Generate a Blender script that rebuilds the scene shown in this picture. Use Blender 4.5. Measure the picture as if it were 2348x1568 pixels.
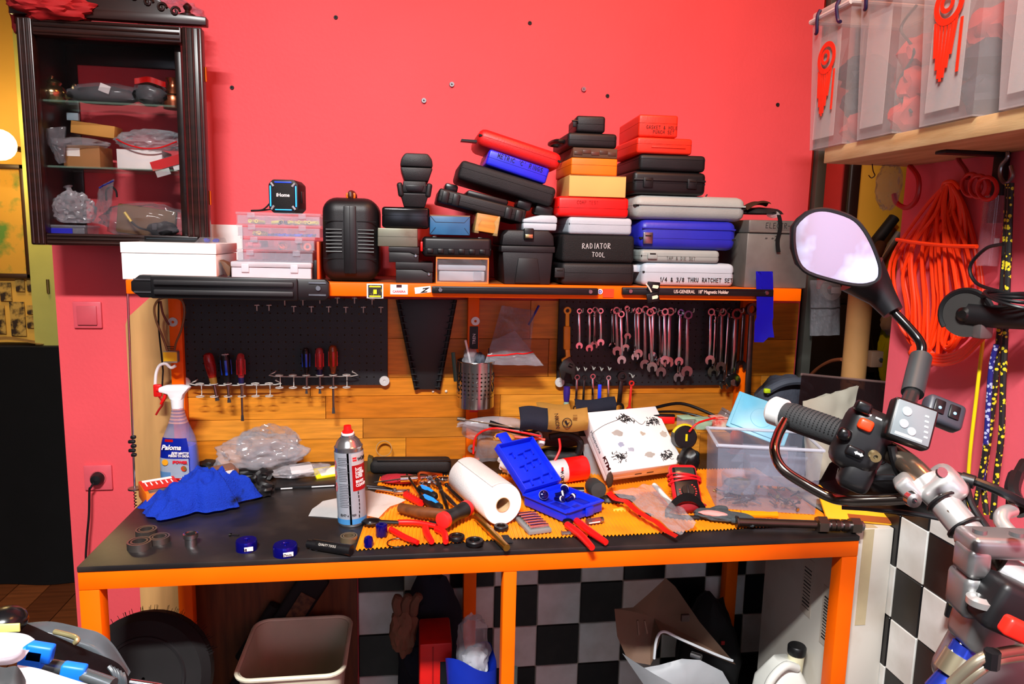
import bpy, bmesh, math, random
from mathutils import Vector, Matrix, noise
random.seed(7)
for o in list(bpy.data.objects): bpy.data.objects.remove(o)
SC = bpy.context.scene
COL = SC.collection
# ------------------------------------------------------------------ camera
F, IW, IH = 1650.0, 2348, 1568
_ey = Vector(((936-IW/2)/F, -(539-IH/2)/F, -1.0)).normalized()
_ez = Vector((1, -0.0232, 0)).cross(_ey).normalized()
if _ez.y < 0: _ez = -_ez
_ex = _ey.cross(_ez)
R3 = Matrix((_ex, _ey, _ez))
CAM = Vector((0, 0, 1.585))
cd = bpy.data.cameras.new('camera'); cd.sensor_width = 36; cd.lens = F/IW*36; cd.clip_start = .02
co = bpy.data.objects.new('camera', cd); COL.objects.link(co)
co.matrix_world = Matrix.Translation(CAM) @ R3.to_4x4()
SC.camera = co
def P(u, v, X=None, Y=None, Z=None):
    """a point of the photograph (2348x1568) put at a known wall, depth or height of the room"""
    d = R3 @ Vector(((u-IW/2)/F, -(v-IH/2)/F, -1.0))
    if Y is not None: t = Y/d.y
    elif Z is not None: t = (Z-CAM.z)/d.z
    else: t = X/d.x
    return CAM + d*t
# ------------------------------------------------------------------ world, light, exposure
w = bpy.data.worlds.new('world'); SC.world = w; w.use_nodes = True
w.node_tree.nodes['Background'].inputs[0].default_value = (.75, .82, 1, 1)
w.node_tree.nodes['Background'].inputs[1].default_value = .02
SC.view_settings.view_transform = 'Standard'; SC.view_settings.look = 'None'
SC.view_settings.gamma = 1; SC.view_settings.use_curve_mapping = False
SC.view_settings.exposure = 0.0
def area(name, loc, to, sx, sy, power, col):
    l = bpy.data.lights.new(name, 'AREA'); l.shape = 'RECTANGLE'; l.size = sx; l.size_y = sy
    l.energy = power; l.color = col
    o = bpy.data.objects.new(name, l); COL.objects.link(o); o.location = loc
    o.rotation_euler = (Vector(to)-Vector(loc)).to_track_quat('-Z', 'Y').to_euler()
    return o
area('ceiling_panel_light', (-.4, -.5, 3.32), (-.4, -1.22, .0), .7, .2, 335, (1, .985, .97))
area('ceiling_bulb_light', (.7, .9, 3.25), (.9, 2.2, 1.6), .2, .2, 22, (1, .36, .12))
# ------------------------------------------------------------------ materials
def lin(c):
    r = []
    for x in c[:3]:
        x = x/255.0
        r.append(x/12.92 if x <= .04045 else ((x+.055)/1.055)**2.4)
    return (*r, 1.0)
MC = {}
def mat(rgb, rough=.5, metal=0.0, var=.12, sc=9.0, bump=0.0, bsc=60.0, alpha=1.0, trans=0.0, emit=0.0, spec=.5, rgb2=None, lo=.35, hi=.65, det=4.0, stretch=None, coat=0.0):
    k = (tuple(rgb), rough, metal, var, sc, bump, bsc, alpha, trans, emit, spec, rgb2 and tuple(rgb2), lo, hi, stretch, coat)
    if k in MC: return MC[k]
    m = bpy.data.materials.new('surface'); m.use_nodes = True; MC[k] = m
    nt = m.node_tree; N = nt.nodes; L = nt.links
    b = N['Principled BSDF']; out = N['Material Output']
    c = lin(rgb)
    b.inputs['Roughness'].default_value = rough; b.inputs['Metallic'].default_value = metal
    b.inputs['Specular IOR Level'].default_value = spec
    if coat: b.inputs['Coat Weight'].default_value = coat; b.inputs['Coat Roughness'].default_value = .1
    tc = N.new('ShaderNodeTexCoord'); src = tc.outputs['Object']
    if stretch:
        mp = N.new('ShaderNodeMapping'); mp.inputs['Scale'].default_value = stretch
        L.new(src, mp.inputs[0]); src = mp.outputs[0]
    if var > 0 or rgb2:
        n = N.new('ShaderNodeTexNoise'); n.inputs['Scale'].default_value = sc; n.inputs['Detail'].default_value = det
        L.new(src, n.inputs['Vector'])
        r = N.new('ShaderNodeValToRGB'); r.color_ramp.elements[0].position = lo; r.color_ramp.elements[1].position = hi
        if rgb2: a_, b_ = c, lin(rgb2)
        else:
            a_ = tuple(min(1, x*(1-var)) for x in c[:3])+(1,); b_ = tuple(min(1, x*(1+var)) for x in c[:3])+(1,)
        r.color_ramp.elements[0].color = a_; r.color_ramp.elements[1].color = b_
        L.new(n.outputs['Fac'], r.inputs[0]); L.new(r.outputs[0], b.inputs['Base Color'])
    else: b.inputs['Base Color'].default_value = c
    if bump > 0:
        n2 = N.new('ShaderNodeTexNoise'); n2.inputs['Scale'].default_value = bsc; n2.inputs['Detail'].default_value = 3
        L.new(src, n2.inputs['Vector'])
        bp = N.new('ShaderNodeBump'); bp.inputs['Strength'].default_value = bump; bp.inputs['Distance'].default_value = .01
        L.new(n2.outputs['Fac'], bp.inputs['Height']); L.new(bp.outputs[0], b.inputs['Normal'])
    if emit: b.inputs['Emission Color'].default_value = c; b.inputs['Emission Strength'].default_value = emit
    if trans: b.inputs['Transmission Weight'].default_value = trans
    if alpha < 1:
        t = N.new('ShaderNodeBsdfTransparent'); mx = N.new('ShaderNodeMixShader'); mx.inputs[0].default_value = alpha
        L.new(t.outputs[0], mx.inputs[1]); L.new(b.outputs[0], mx.inputs[2]); L.new(mx.outputs[0], out.inputs[0])
    return m
def tinted(rgb, alpha=.3, rough=.1, tint=(255, 255, 255), spec=.5):
    """clear film, pane or coloured plastic: what lies behind shows through"""
    k = ('t', tuple(rgb), alpha, rough, tuple(tint))
    if k in MC: return MC[k]
    m = mat(rgb, rough, 0, 0, alpha=alpha-.0001*len(MC) if alpha > .2 else alpha+.00001*len(MC), spec=spec)
    for n in m.node_tree.nodes:
        if n.type == 'BSDF_TRANSPARENT': n.inputs[0].default_value = lin(tint)
    MC[k] = m
    return m
def black(v=24, r=.42, bump=.0): return mat((int(v*.66), int(v*.66), int(v*.7)+1), r, var=.25, sc=14, bump=bump*.8, bsc=620, spec=.4)
CHROME = mat((205, 205, 208), .16, 1, .06, 30)
STEEL = mat((150, 150, 152), .3, 1, .12, 40)
DSTEEL = mat((70, 68, 66), .38, 1, .2, 40)
ORANGE = mat((255, 104, 0), .45, 0, .06, 6, spec=.18)
FILM = tinted((150, 153, 160), .24, .1)
FILM2 = tinted((180, 183, 190), .36, .14)
GLASS = tinted((6, 6, 7), .12, .02)
FROST = tinted((190, 198, 212), .24, .2)
RED = mat((225, 20, 18), .4, var=.08)
WHITE = mat((238, 238, 238), .5, var=.03)
BLK = black(); BLKM = black(20, .7, .25); BLKS = black(16, .2)
RUB = black(30, .75)
# ------------------------------------------------------------------ mesh builder
def rot(ax, deg): return Matrix.Rotation(math.radians(deg), 4, ax)
def crom(pts, n=6, closed=False):
    pts = [Vector(p) for p in pts]; r = []; N_ = len(pts)
    for i in range(N_ if closed else N_-1):
        g = lambda j: pts[j % N_] if closed else pts[max(0, min(N_-1, j))]
        a, b, c, d = g(i-1), g(i), g(i+1), g(i+2)
        for k in range(n):
            t = k/n
            r.append(.5*((2*b)+(c-a)*t+(2*a-5*b+4*c-d)*t*t+(3*b-a-3*c+d)*t**3))
    if not closed: r.append(pts[-1])
    return r
class MB:
    def __init__(s): s.bm = bmesh.new()
    def _xf(s, vs, m):
        if m is not None: bmesh.ops.transform(s.bm, matrix=m, verts=vs)
        return s
    def box(s, c, d, bev=0, seg=2, m=None, sharp=0):
        """sharp: +1 / -1 leaves the rim of the top / bottom face unrounded"""
        t = bmesh.new(); bmesh.ops.create_cube(t, size=1)
        bmesh.ops.scale(t, vec=d, verts=t.verts)
        if bev > 0:
            bev = min(bev, .49*min(d) if not sharp else min(.49*d[0], .49*d[1], .97*d[2]))
            bmesh.ops.bevel(t, geom=[e for e in t.edges if not (sharp and all(v.co.z*sharp > 0 for v in e.verts))], offset=bev, segments=seg, profile=.5, affect='EDGES')
        bmesh.ops.translate(t, vec=c, verts=t.verts)
        return s._app(t, m)
    def taper(s, c, d, tx, ty, bev=0, seg=2, m=None):
        """box whose top (z+) is scaled by tx, ty"""
        t = bmesh.new(); bmesh.ops.create_cube(t, size=1)
        for v in t.verts:
            if v.co.z > 0: v.co.x *= tx; v.co.y *= ty
        bmesh.ops.scale(t, vec=d, verts=t.verts)
        if bev > 0: bmesh.ops.bevel(t, geom=list(t.edges), offset=bev, segments=seg, profile=.5, affect='EDGES')
        bmesh.ops.translate(t, vec=c, verts=t.verts)
        return s._app(t, m)
    def _app(s, t, m=None):
        if m is not None: bmesh.ops.transform(t, matrix=m, verts=t.verts)
        me = bpy.data.meshes.new('tmp'); t.to_mesh(me); t.free(); s.bm.from_mesh(me); bpy.data.meshes.remove(me)
        return s
    def ring(s, rings, closed=False, cap=True):
        vv = [[s.bm.verts.new(p) for p in r] for r in rings]; n = len(vv[0])
        for a, b in list(zip(vv, vv[1:])) + ([(vv[-1], vv[0])] if closed else []):
            for i in range(n):
                try: s.bm.faces.new((a[i], a[(i+1) % n], b[(i+1) % n], b[i]))
                except ValueError: pass
        if cap and not closed:
            for r in (vv[0][::-1], vv[-1]):
                try: s.bm.faces.new(r)
                except ValueError: pass
        return s
    def tube(s, pts, r, n=8, closed=False, cap=True):
        pts = [Vector(p) for p in pts]; N_ = len(pts)
        rr = r if isinstance(r, (list, tuple)) else [r]*N_
        rings = []; up = None
        for i, p in enumerate(pts):
            a = pts[i-1] if (i or closed) else p; b = pts[(i+1) % N_] if (i < N_-1 or closed) else p
            t = (b-a)
            t = t.normalized() if t.length > 1e-9 else Vector((0, 0, 1))
            if up is None: up = t.orthogonal().normalized()
            up = (up - t*up.dot(t))
            up = up.normalized() if up.length > 1e-6 else t.orthogonal().normalized()
            q = t.cross(up)
            rings.append([p + (up*math.cos(2*math.pi*k/n) + q*math.sin(2*math.pi*k/n))*rr[i] for k in range(n)])
        return s.ring(rings, closed, cap)
    def cyl(s, a, b, r, r2=None, n=16): return s.tube([a, b], [r, r if r2 is None else r2], n)
    def lathe(s, prof, n=24, m=None, cap=True):
        m = m or Matrix()
        return s.ring([[m @ Vector((r*math.cos(2*math.pi*k/n), r*math.sin(2*math.pi*k/n), z)) for k in range(n)] for r, z in prof], cap=cap)
    def hollow(s, prof, n=24, m=None):
        """closed lathe profile (a ring or a cup)"""
        m = m or Matrix()
        return s.ring([[m @ Vector((r*math.cos(2*math.pi*k/n), r*math.sin(2*math.pi*k/n), z)) for k in range(n)] for r, z in prof], closed=True)
    def prism(s, poly, h, m=None, bev=0):
        """polygon in x,z extruded along y from 0 to h"""
        t = bmesh.new()
        a = [t.verts.new((p[0], 0, p[1])) for p in poly]; b = [t.verts.new((p[0], h, p[1])) for p in poly]
        n = len(a)
        t.faces.new(a); t.faces.new(b[::-1])
        for i in range(n): t.faces.new((a[i], b[i], b[(i+1) % n], a[(i+1) % n]))
        bmesh.ops.recalc_face_normals(t, faces=t.faces)
        if bev: bmesh.ops.bevel(t, geom=list(t.edges), offset=bev, segments=2, profile=.5, affect='EDGES')
        return s._app(t, m)
    def ball(s, c, r, sc=(1, 1, 1), n=16, m=None):
        t = bmesh.new(); bmesh.ops.create_uvsphere(t, u_segments=n, v_segments=max(6, n//2), radius=r)
        bmesh.ops.scale(t, vec=sc, verts=t.verts); bmesh.ops.translate(t, vec=c, verts=t.verts)
        return s._app(t, m)
    def torus(s, c, Rr, r, n=24, k=8, m=None, arc=1.0):
        m = m or Matrix(); pts = []
        N_ = n if arc >= 1 else n+1
        for i in range(N_):
            a = 2*math.pi*arc*i/n
            pts.append(m @ Vector((c[0]+Rr*math.cos(a), c[1]+Rr*math.sin(a), c[2])))
        return s.tube(pts, r, k, closed=arc >= 1)
    def grid(s, fn, nu, nv, thick=0.0, m=None):
        """sheet fn(i/nu, j/nv) -> point, given real thickness"""
        t = bmesh.new()
        vs = [[t.verts.new(fn(i/nu, j/nv)) for j in range(nv+1)] for i in range(nu+1)]
        for i in range(nu):
            for j in range(nv): t.faces.new((vs[i][j], vs[i+1][j], vs[i+1][j+1], vs[i][j+1]))
        if thick: bmesh.ops.solidify(t, geom=list(t.faces), thickness=thick)
        return s._app(t, m)
    def blob(s, c, sc, amp=.25, fr=2.5, seed=0, sub=4, flat=None, m=None, ridge=False):
        """crumpled closed lump"""
        t = bmesh.new(); bmesh.ops.create_icosphere(t, subdivisions=sub, radius=1)
        off = Vector((seed*3.1, seed*1.7, seed*.9))
        for v in t.verts:
            d = noise.noise(v.co*fr+off)+.5*noise.noise(v.co*fr*2.3+off)
            if ridge: d = 1-2*abs(d)
            v.co *= 1+amp*d
            v.co = Vector((v.co.x*sc[0], v.co.y*sc[1], v.co.z*sc[2]))
            if flat is not None and v.co.z < flat: v.co.z = flat+(v.co.z-flat)*.05
        bmesh.ops.translate(t, vec=c, verts=t.verts)
        return s._app(t, m)
    def build(s, name, material, parent=None, ang=38, loc=None, flat=False):
        bmesh.ops.recalc_face_normals(s.bm, faces=s.bm.faces)
        me = bpy.data.meshes.new(name); s.bm.to_mesh(me); s.bm.free()
        me.materials.append(material)
        if not flat:
            for p in me.polygons: p.use_smooth = True
            me.set_sharp_from_angle(angle=math.radians(ang))
        o = bpy.data.objects.new(name, me); COL.objects.link(o)
        if parent is not None: o.parent = parent
        if loc is not None: o.location = loc
        return o
def tag(o, label, cat, group=None, kind=None):
    if label: o['label'] = label
    if cat: o['category'] = cat
    if group: o['group'] = group
    if kind: o['kind'] = kind
    return o
def thing(name, label, cat, loc=(0, 0, 0), rz=0, group=None, rx=0, ry=0):
    o = bpy.data.objects.new(name, None); COL.objects.link(o); o.empty_display_size = .02
    o.location = loc; o.rotation_euler = (math.radians(rx), math.radians(ry), math.radians(rz))
    return tag(o, label, cat, group)
ORD = 'first second third fourth fifth sixth seventh eighth ninth tenth'.split()
def struct(o): o['kind'] = 'structure'; return o
def dup(root, loc, rz=None, label=None):
    r = root.copy(); COL.objects.link(r); r.location = loc
    if rz is not None: r.rotation_euler.z = math.radians(rz)
    if label: r['label'] = label
    for ch in list(root.children):
        c = ch.copy(); COL.objects.link(c); c.parent = r
        for g in ch.children:
            d = g.copy(); COL.objects.link(d); d.parent = c
    return r
RX90 = (math.radians(90), 0, 0)
def text(s, parent, loc, size, material, rote=RX90, name='lettering', align='LEFT', sx=1.0, shear=0, bold=0.0, depth=.0003, space=1.0):
    c = bpy.data.curves.new('txt', 'FONT'); c.body = s; c.size = size; c.extrude = depth; c.align_x = align; c.shear = shear
    c.offset = bold; c.space_character = space; c.resolution_u = 3
    o = bpy.data.objects.new('txt', c)
    me = bpy.data.meshes.new_from_object(o); bpy.data.objects.remove(o); bpy.data.curves.remove(c)
    me.materials.clear(); me.materials.append(material)
    o = bpy.data.objects.new(name, me); COL.objects.link(o)
    o.parent = parent; o.location = loc; o.rotation_euler = rote; o.scale = (sx, 1, 1)
    return o
def wraptext(s, parent, a0, z, size, R, material, sx=1.0, bold=0.0, shear=0):
    """lettering wrapped round an upright cylinder, starting at angle a0"""
    o = text(s, parent, (0, 0, 0), size, material, rote=(0, 0, 0), bold=bold, shear=shear)
    for v in o.data.vertices:
        a = math.radians(a0)+v.co.x*sx/R; r = R+.0006+v.co.z; v.co = (r*math.sin(a), -r*math.cos(a), z+v.co.y)
    return o
# marker-pen capitals drawn as strokes on a 4 x 6 field
HW = {'A': ['0,0 2,6 4,0', '.8,2 3.3,2.2'], 'C': ['4,5 2,6 .3,4 .3,2 2,0 4,1'], 'D': ['.5,0 .5,6 3,5.2 4,3 3,.5 .5,0'],
 'E': ['3.8,6 .5,5.8 .4,0 3.8,.2', '.5,3 3.2,3.2'], 'G': ['4,5 2,6 .3,4 .3,2 2,0 3.8,1 3.8,2.6 2.4,2.6'], 'H': ['.4,0 .6,6', '3.7,0 3.6,6', '.5,3 3.6,3.2'],
 'I': ['2,0 2,6'], 'K': ['.5,0 .5,6', '3.8,6 .6,2.8 4,0'], 'L': ['.6,6 .4,.2 3.8,0'], 'M': ['.2,0 .6,6 2.1,2 3.6,6 4,0'], 'N': ['.4,0 .5,6 3.6,0 3.8,6'],
 'O': ['2,6 .3,4.4 .3,1.6 2,0 3.8,1.6 3.8,4.4 2,6'], 'P': ['.5,0 .5,6 3.4,5.6 3.6,3.6 .6,2.8'], 'R': ['.5,0 .5,6 3.4,5.6 3.4,3.6 .6,2.9 3.9,0'],
 'S': ['3.8,5.4 2,6 .5,4.8 1,3.5 3.4,2.6 3.6,.9 2,0 .3,.7'], 'T': ['.1,6 4,5.8', '2,6 2,0'], 'U': ['.4,6 .5,1.2 2,0 3.6,1.2 3.7,6'],
 '&': ['4,0 1,4.6 2,6 2.8,4.8 .5,1.6 1.6,0 3.8,2.4'], '/': ['.4,-.6 3.6,6.4'], '1': ['1,4.8 2,6 2,0'], '3': ['.6,5.6 3,6 3.4,4.2 1.6,3.2 3.6,2.2 3,.2 .5,.3'],
 '4': ['3,0 3,6 .3,2 4,2'], '8': ['2,3.2 .6,4.6 2,6 3.4,4.6 2,3.2 .4,1.5 2,0 3.6,1.5 2,3.2'], '-': ['.6,3 3.4,3'], "'": ['2,6 1.8,4.8'], '~': ['0,2 1.5,4 1.8,2 4,3.6'], 'Z': ['.4,6 3.7,6 .4,0 3.8,.1']}
def hand(s, parent, loc, h, material, wid=.09, name='lettering', rote=(0, 0, 0), jit=.15, slope=0.0):
    """lettering in the x,z plane facing -y"""
    rnd = random.Random(s); b = MB(); x = 0; k = h/6.0
    for ch in s:
        if ch != ' ':
            for st in HW[ch]:
                pts = []
                for q in st.split():
                    a, z = q.split(','); pts.append(Vector((x+(float(a)+rnd.uniform(-jit, jit))*k*.8, 0, (float(z)+rnd.uniform(-jit, jit))*k+x*slope)))
                for a, c in zip(pts, pts[1:]):
                    d = (c-a); L_ = d.length
                    if L_ < 1e-6: continue
                    ang = math.atan2(d.z, d.x)
                    b.box((0, 0, 0), (L_+h*wid, .0006, h*wid), m=Matrix.Translation((a+c)/2) @ Matrix.Rotation(-ang, 4, 'Y'))
        x += k*4.6 if ch not in "I1'" else k*3.2
    o = b.build(name, material, parent, flat=True); o.location = loc; o.rotation_euler = rote
    return o
# ================================================================== the room
YW, XR = 2.20, 1.20            # back wall plane, side wall plane
PINK = mat((228, 79, 87), .62, var=.06, sc=2.2, bump=.05, bsc=90)
def wall_box(name, a, b, m):
    c = [(x+y)/2 for x, y in zip(a, b)]; d = [abs(y-x) for x, y in zip(a, b)]
    return struct(MB().box((0, 0, 0), d).build(name, m, loc=c))
wb = wall_box('wall_back', (-.99, YW, 0), (1.275, YW+.14, 3.4), PINK)
wr = wall_box('wall_right', (XR, -2.6, 0), (XR+.14, 1.64, 3.4), mat((228, 92, 106), .62, var=.06, sc=2.2, bump=.05, bsc=90))
wall_box('floor', (-1.9, -2.7, -.06), (1.4, 2.25, 0), mat((30, 28, 27), .6, var=.3, sc=5))
wall_box('ceiling', (-3.2, -2.7, 3.4), (2.3, 4.3, 3.46), mat((70, 66, 64), .7, var=.04))
rear = wall_box('wall_rear', (-2.0, -2.72, 0), (1.34, -2.6, 3.4), mat((44, 43, 44), .6, var=.05))
wall_box('wall_left', (-2.0, -2.6, 0), (-1.9, 2.25, 3.4), mat((44, 43, 44), .6, var=.05))
# two small daylight windows in the wall behind the photographer (seen only as reflections)
for n, x in enumerate((-.55, .75)):
    wn = struct(MB().box((0, 0, 0), (.86, .05, 1.06), .01).build('window_%d' % (n+1), mat((230, 230, 226), .4), loc=(x, -2.585, 1.75)))
    for k in (-1, 1): MB().box((0, 0, 0), (.37, .012, .96)).build('pane', mat((205, 225, 255), .1, var=0, emit=.6), wn, loc=(k*.2, .026, 0))
# holes, plugs and screws left in the wall
def wall_mark(u, v, r, m, name, proud=.006):
    p = P(u, v, Y=YW); MB().lathe([(0, 0), (r, 0), (r*.85, proud), (r*.35, proud), (.0, proud*.4)], 14, rot('X', 90)).build(name, m, wb, loc=p-wb.location+Vector((0, -.0002, 0)))
for u, v in ((770, 40), (1215, 53), (532, 201), (1393, 220), (1783, 240)): wall_mark(u, v, .006, black(28, .6), 'wall_plug', .003)
for u, v in ((972, 231), (1036, 194), (1338, 205)): wall_mark(u, v, .008, STEEL, 'screw_head')
# checker tiles: side wall down to the floor, back wall under the bench
TW = mat((226, 228, 224), .22, var=.06, sc=11, rgb2=(205, 205, 198)); TB = mat((14, 14, 16), .3, rgb2=(36, 34, 34), sc=16, lo=.5, hi=.8)
GROUT = mat((168, 160, 144), .8)
def tile_mesh(w_, h_, m):
    o = MB().box((0, 0, 0), (w_, .009, h_), .002, 1); me = bpy.data.meshes.new('tile')
    o.bm.to_mesh(me); o.bm.free(); me.materials.append(m); return me
def put(me, name, parent, loc, rz=0):
    o = bpy.data.objects.new(name, me); COL.objects.link(o); o.parent = parent
    o.location = Vector(loc)-parent.location; o.rotation_euler.z = rz; return o
t1 = [tile_mesh(.092, .131, m) for m in (TW, TB)]
MB().box((0, 0, 0), (.006, 1.5, .995)).build('grout_bed', GROUT, wr, loc=Vector((XR-.003, .89, .4975))-wr.location)
zt = [.936+.0325, .804+.066, .67+.067, .538+.066, .406+.066, .274+.066, .142+.066]
for i in range(15):
    for j in range(7):
        o = put(t1[(i+j) % 2], 'tile', wr, (XR-.0075+.0006*random.random(), 1.52-.0475-.095*i+.095, zt[j] if j else .936+.066-.0335), math.pi/2)
        if j == 0: o.scale.z = .48
t2 = [tile_mesh(.142, .142, m) for m in (TW, TB)]
MB().box((0, 0, 0), (1.42, .006, .76)).build('grout_bed', GROUT, wb, loc=Vector((.56, YW-.003, .38))-wb.location)
for i in range(10):
    for j in range(5): put(t2[(i+j) % 2], 'tile', wb, (-.155+.145*i+.0725-.145+.145, YW-.0075, .458+.0725+.145*(1-j)))
# ------------------------------------------------------------------ the room beyond, through the opening beside the cabinet
YEL = mat((222, 168, 66), .6, var=.06, sc=3); OLV = mat((178, 172, 84), .6, var=.05)
wy = wall_box('wall_far', (-3.2, 3.5, 0), (-.985, 3.6, 3.4), YEL)
wall_box('wall_side_room', (-3.2, 2.25, 0), (-3.1, 3.5, 3.4), YEL)
fl = wall_box('floor_side_room', (-3.2, 2.25, -.06), (-.9, 3.5, -.012), mat((40, 20, 10), .5))
WFL = [mat(c, .35, var=.2, sc=4, stretch=(1, 12, 1)) for c in ((104, 54, 26), (120, 64, 32), (92, 46, 22))]
for k in range(16):
    x = -3.05+.14*k
    MB().box((0, 0, 0), (.136, 1.24, .012), .001, 1).build('plank', WFL[k % 3], fl, loc=Vector((x, 2.872, -.006))-fl.location)
jm = struct(MB().box((0, 0, 0), (.10, .05, 2.75)).build('trim_1', OLV, loc=(P(108, 680, Y=3.40).x, 3.40, 1.38)))
for z in (-.42, -.05, .3): MB().cyl((0, 0, -.03), (0, 0, .03), .006, n=8).build('hinge', mat((120, 100, 60), .4, 1), jm, loc=(.02, -.03, z))
# alcove beside the back wall: pink return, dark door post, mustard door
wall_box('wall_alcove', (1.275, 2.75, 0), (2.3, 2.85, 3.4), mat((206, 52, 48), .6, var=.06))
wall_box('wall_alcove_side', (2.1, 1.64, 0), (2.2, 2.75, 3.4), mat((170, 60, 56), .6))
wall_box('floor_alcove', (1.2, 1.6, -.06), (2.2, 2.8, -.002), mat((60, 50, 44), .6))
a = P(1862, 420, Y=2.17)
struct(MB().box((0, 0, 0), (.032, .03, 3.39), .003).build('trim_3', mat((70, 72, 66), .55), loc=(1.298, 2.19, 1.695)))
struct(MB().box((0, 0, 0), (.05, .05, 3.39), .012, 3).build('trim_4', mat((34, 18, 14), .35), loc=(P(1953, 420, Y=2.66).x, 2.66, 1.695)))
d5 = P(2030, 430, Y=2.70)
struct(MB().box((0, 0, 0), (.34, .03, 2.1), .004).build('door_1', mat((200, 148, 36), .5, var=.1, sc=2), loc=(P(1968, 420, Y=2.70).x+.17, 2.71, 1.05)))
# ================================================================== workbench
BX0, BX1, BY0, BY1, BZ = -.668, 1.068, 1.497, 2.165, .90
wbn = thing('workbench', 'long workbench with orange steel frame and worn black top', 'workbench', (BX0, BY0, 0))
def wpart(name, a, b, m, bev=.002, par=None):
    c = Vector([(x+y)/2 for x, y in zip(a, b)]); d = [abs(y-x) for x, y in zip(a, b)]
    par = par or wbn
    return MB().box((0, 0, 0), d, bev, 2).build(name, m, par, loc=c-par.location)
TOP = mat((26, 24, 25), .42, rgb2=(58, 50, 44), sc=7, lo=.5, hi=.85, bump=.03, bsc=40)
wpart('tabletop', (BX0, BY0-.002, BZ-.012), (BX1, BY1, BZ), TOP, .002)
wpart('front_rail', (BX0, BY0, BZ-.052), (BX1, BY0+.04, BZ-.0125), ORANGE)
for x in (BX0, BX1-.04): wpart('side_rail', (x, BY0+.04, BZ-.052), (x+.04, BY1-.04, BZ-.0125), ORANGE)
wpart('back_rail', (BX0, BY1-.04, BZ-.052), (BX1, BY1, BZ-.0125), ORANGE)
for x in (BX0, .212, BX1-.04): wpart('leg', (x, BY0+.0005, 0), (x+(.03 if x == .212 else .04), BY0+.04, BZ-.0525), ORANGE)
UPR = {}
for u in (410, 1083, 1700):
    x = P(u, 900, Y=2.15).x
    wpart('back_post', (x-.02, BY1-.04, 0), (x+.02, BY1-.002, BZ-.0525), ORANGE)
    ru = thing('rack_upright', 'orange steel upright between bench and shelf ' + {410: 'beside the spray bottle', 1083: 'behind the steel cup', 1700: 'behind the largest wrenches'}[u], 'post', (x, 2.16, BZ+.0005), group='orange uprights')
    MB().box((0, 0, .26), (.034, .03, .508), .002).build('post', ORANGE, ru); MB().box((0, 0, .003), (.05, .036, .004), .001).build('foot_plate', ORANGE, ru); UPR[u] = ru
# stickers, washers on the uprights
wash = lambda b, p, r=.016: b.hollow([(.004, 0), (r, 0), (r, .003), (.004, .003)], 20, Matrix.Translation(p) @ rot('X', 90))
# ------------------------------------------------------------------ wooden backboard: finger-jointed staves behind the bench
bb = thing('backboard', 'varnished finger-jointed wooden backboard fixed behind the bench', 'backboard', (0, 2.19, BZ))
LWD = mat((196, 150, 92), .5, var=.16, sc=3, stretch=(6, 1, .7)); 
def WD(c, k): return mat(c, .34+.001*k, rgb2=tuple(int(x*.8) for x in c), sc=5+k*.13, stretch=(1.4, 1, 16), lo=.3, hi=.72, bump=.04, bsc=30, spec=.3)
xl, xm, xr_ = P(287, 1000, Y=2.19).x, P(420, 900, Y=2.19).x, 1.262
# pale board on edge with the cut corner
pl = [P(300, 1300, Y=2.18), P(287, 745, Y=2.18), P(292, 728, Y=2.18), P(350, 682, Y=2.18)]
zt_ = P(350, 676, Y=2.18).z
MB().prism([(pl[1].x, .02), (pl[1].x, pl[1].z), (pl[2].x, pl[2].z), (pl[3].x, zt_), (xm, zt_), (xm, .02)], .016, Matrix.Translation((0, 2.182, 0))).build('pale_board', LWD, bb, loc=-bb.location)
MB().box((0, 0, 0), (-.158-xm, .014, .86), .001).build('lower_board', mat((112, 62, 28), .5, rgb2=(84, 44, 20), sc=5, stretch=(10, 1, 1)), bb, loc=Vector(((xm-.158)/2, 2.189, .433))-bb.location)
rows = [1.395, 1.275, 1.155, 1.098, 1.028, .965, .885]
cols = [(224, 136, 34), (232, 148, 42), (214, 124, 28), (238, 156, 52), (196, 120, 36)]
rnd = random.Random(4)
for j in range(6):
    x = xm+.001; k = 0
    while x < xr_-.02:
        L_ = rnd.uniform(.28, .55); x2 = min(xr_, x+L_)
        if xr_-x2 < .1: x2 = xr_
        MB().box((0, 0, 0), (x2-x-.0012, .014+.0008*rnd.random(), rows[j]-rows[j+1]-.0012), .0006, 1).build('stave', WD(cols[(j*2+k) % 5], (j*3+k) % 7), bb, loc=Vector(((x+x2)/2, 2.189, (rows[j]+rows[j+1])/2))-bb.location)
        x = x2; k += 1
# ------------------------------------------------------------------ shelf over the bench
SZ, SY0, SY1 = 1.4635, 1.845, 2.195
sh = thing('tool_shelf', 'orange steel shelf over the workbench crowded with tool cases', 'shelf', (0, SY0, SZ))
sx0, sx1 = -.672, P(1838, 668, Y=SY0).x
def spart(name, a, b, m, bev=.002, par=None):
    par = par or sh; off = sh.location if par == sh else Vector((0, 0, 0))
    c = Vector([(x+y)/2 for x, y in zip(a, b)]); d = [abs(y-x) for x, y in zip(a, b)]
    return MB().box((0, 0, 0), d, bev, 2).build(name, m, par, loc=c-off)
spart('shelf_board', (sx0+.002, SY0+.035, SZ-.016), (sx1-.002, SY1, SZ), mat((120, 62, 24), .5, var=.2, sc=4))
spart('front_beam', (sx0, SY0, SZ-.034), (sx1, SY0+.035, SZ), ORANGE)
spart('back_beam', (sx0, SY1-.03, SZ-.05), (sx1, SY1, SZ-.0165), ORANGE)
for x in (sx0, .30, sx1-.03): spart('side_beam', (x, SY0+.035, SZ-.034), (x+.03, SY1-.03, SZ-.0165), ORANGE)
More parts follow.
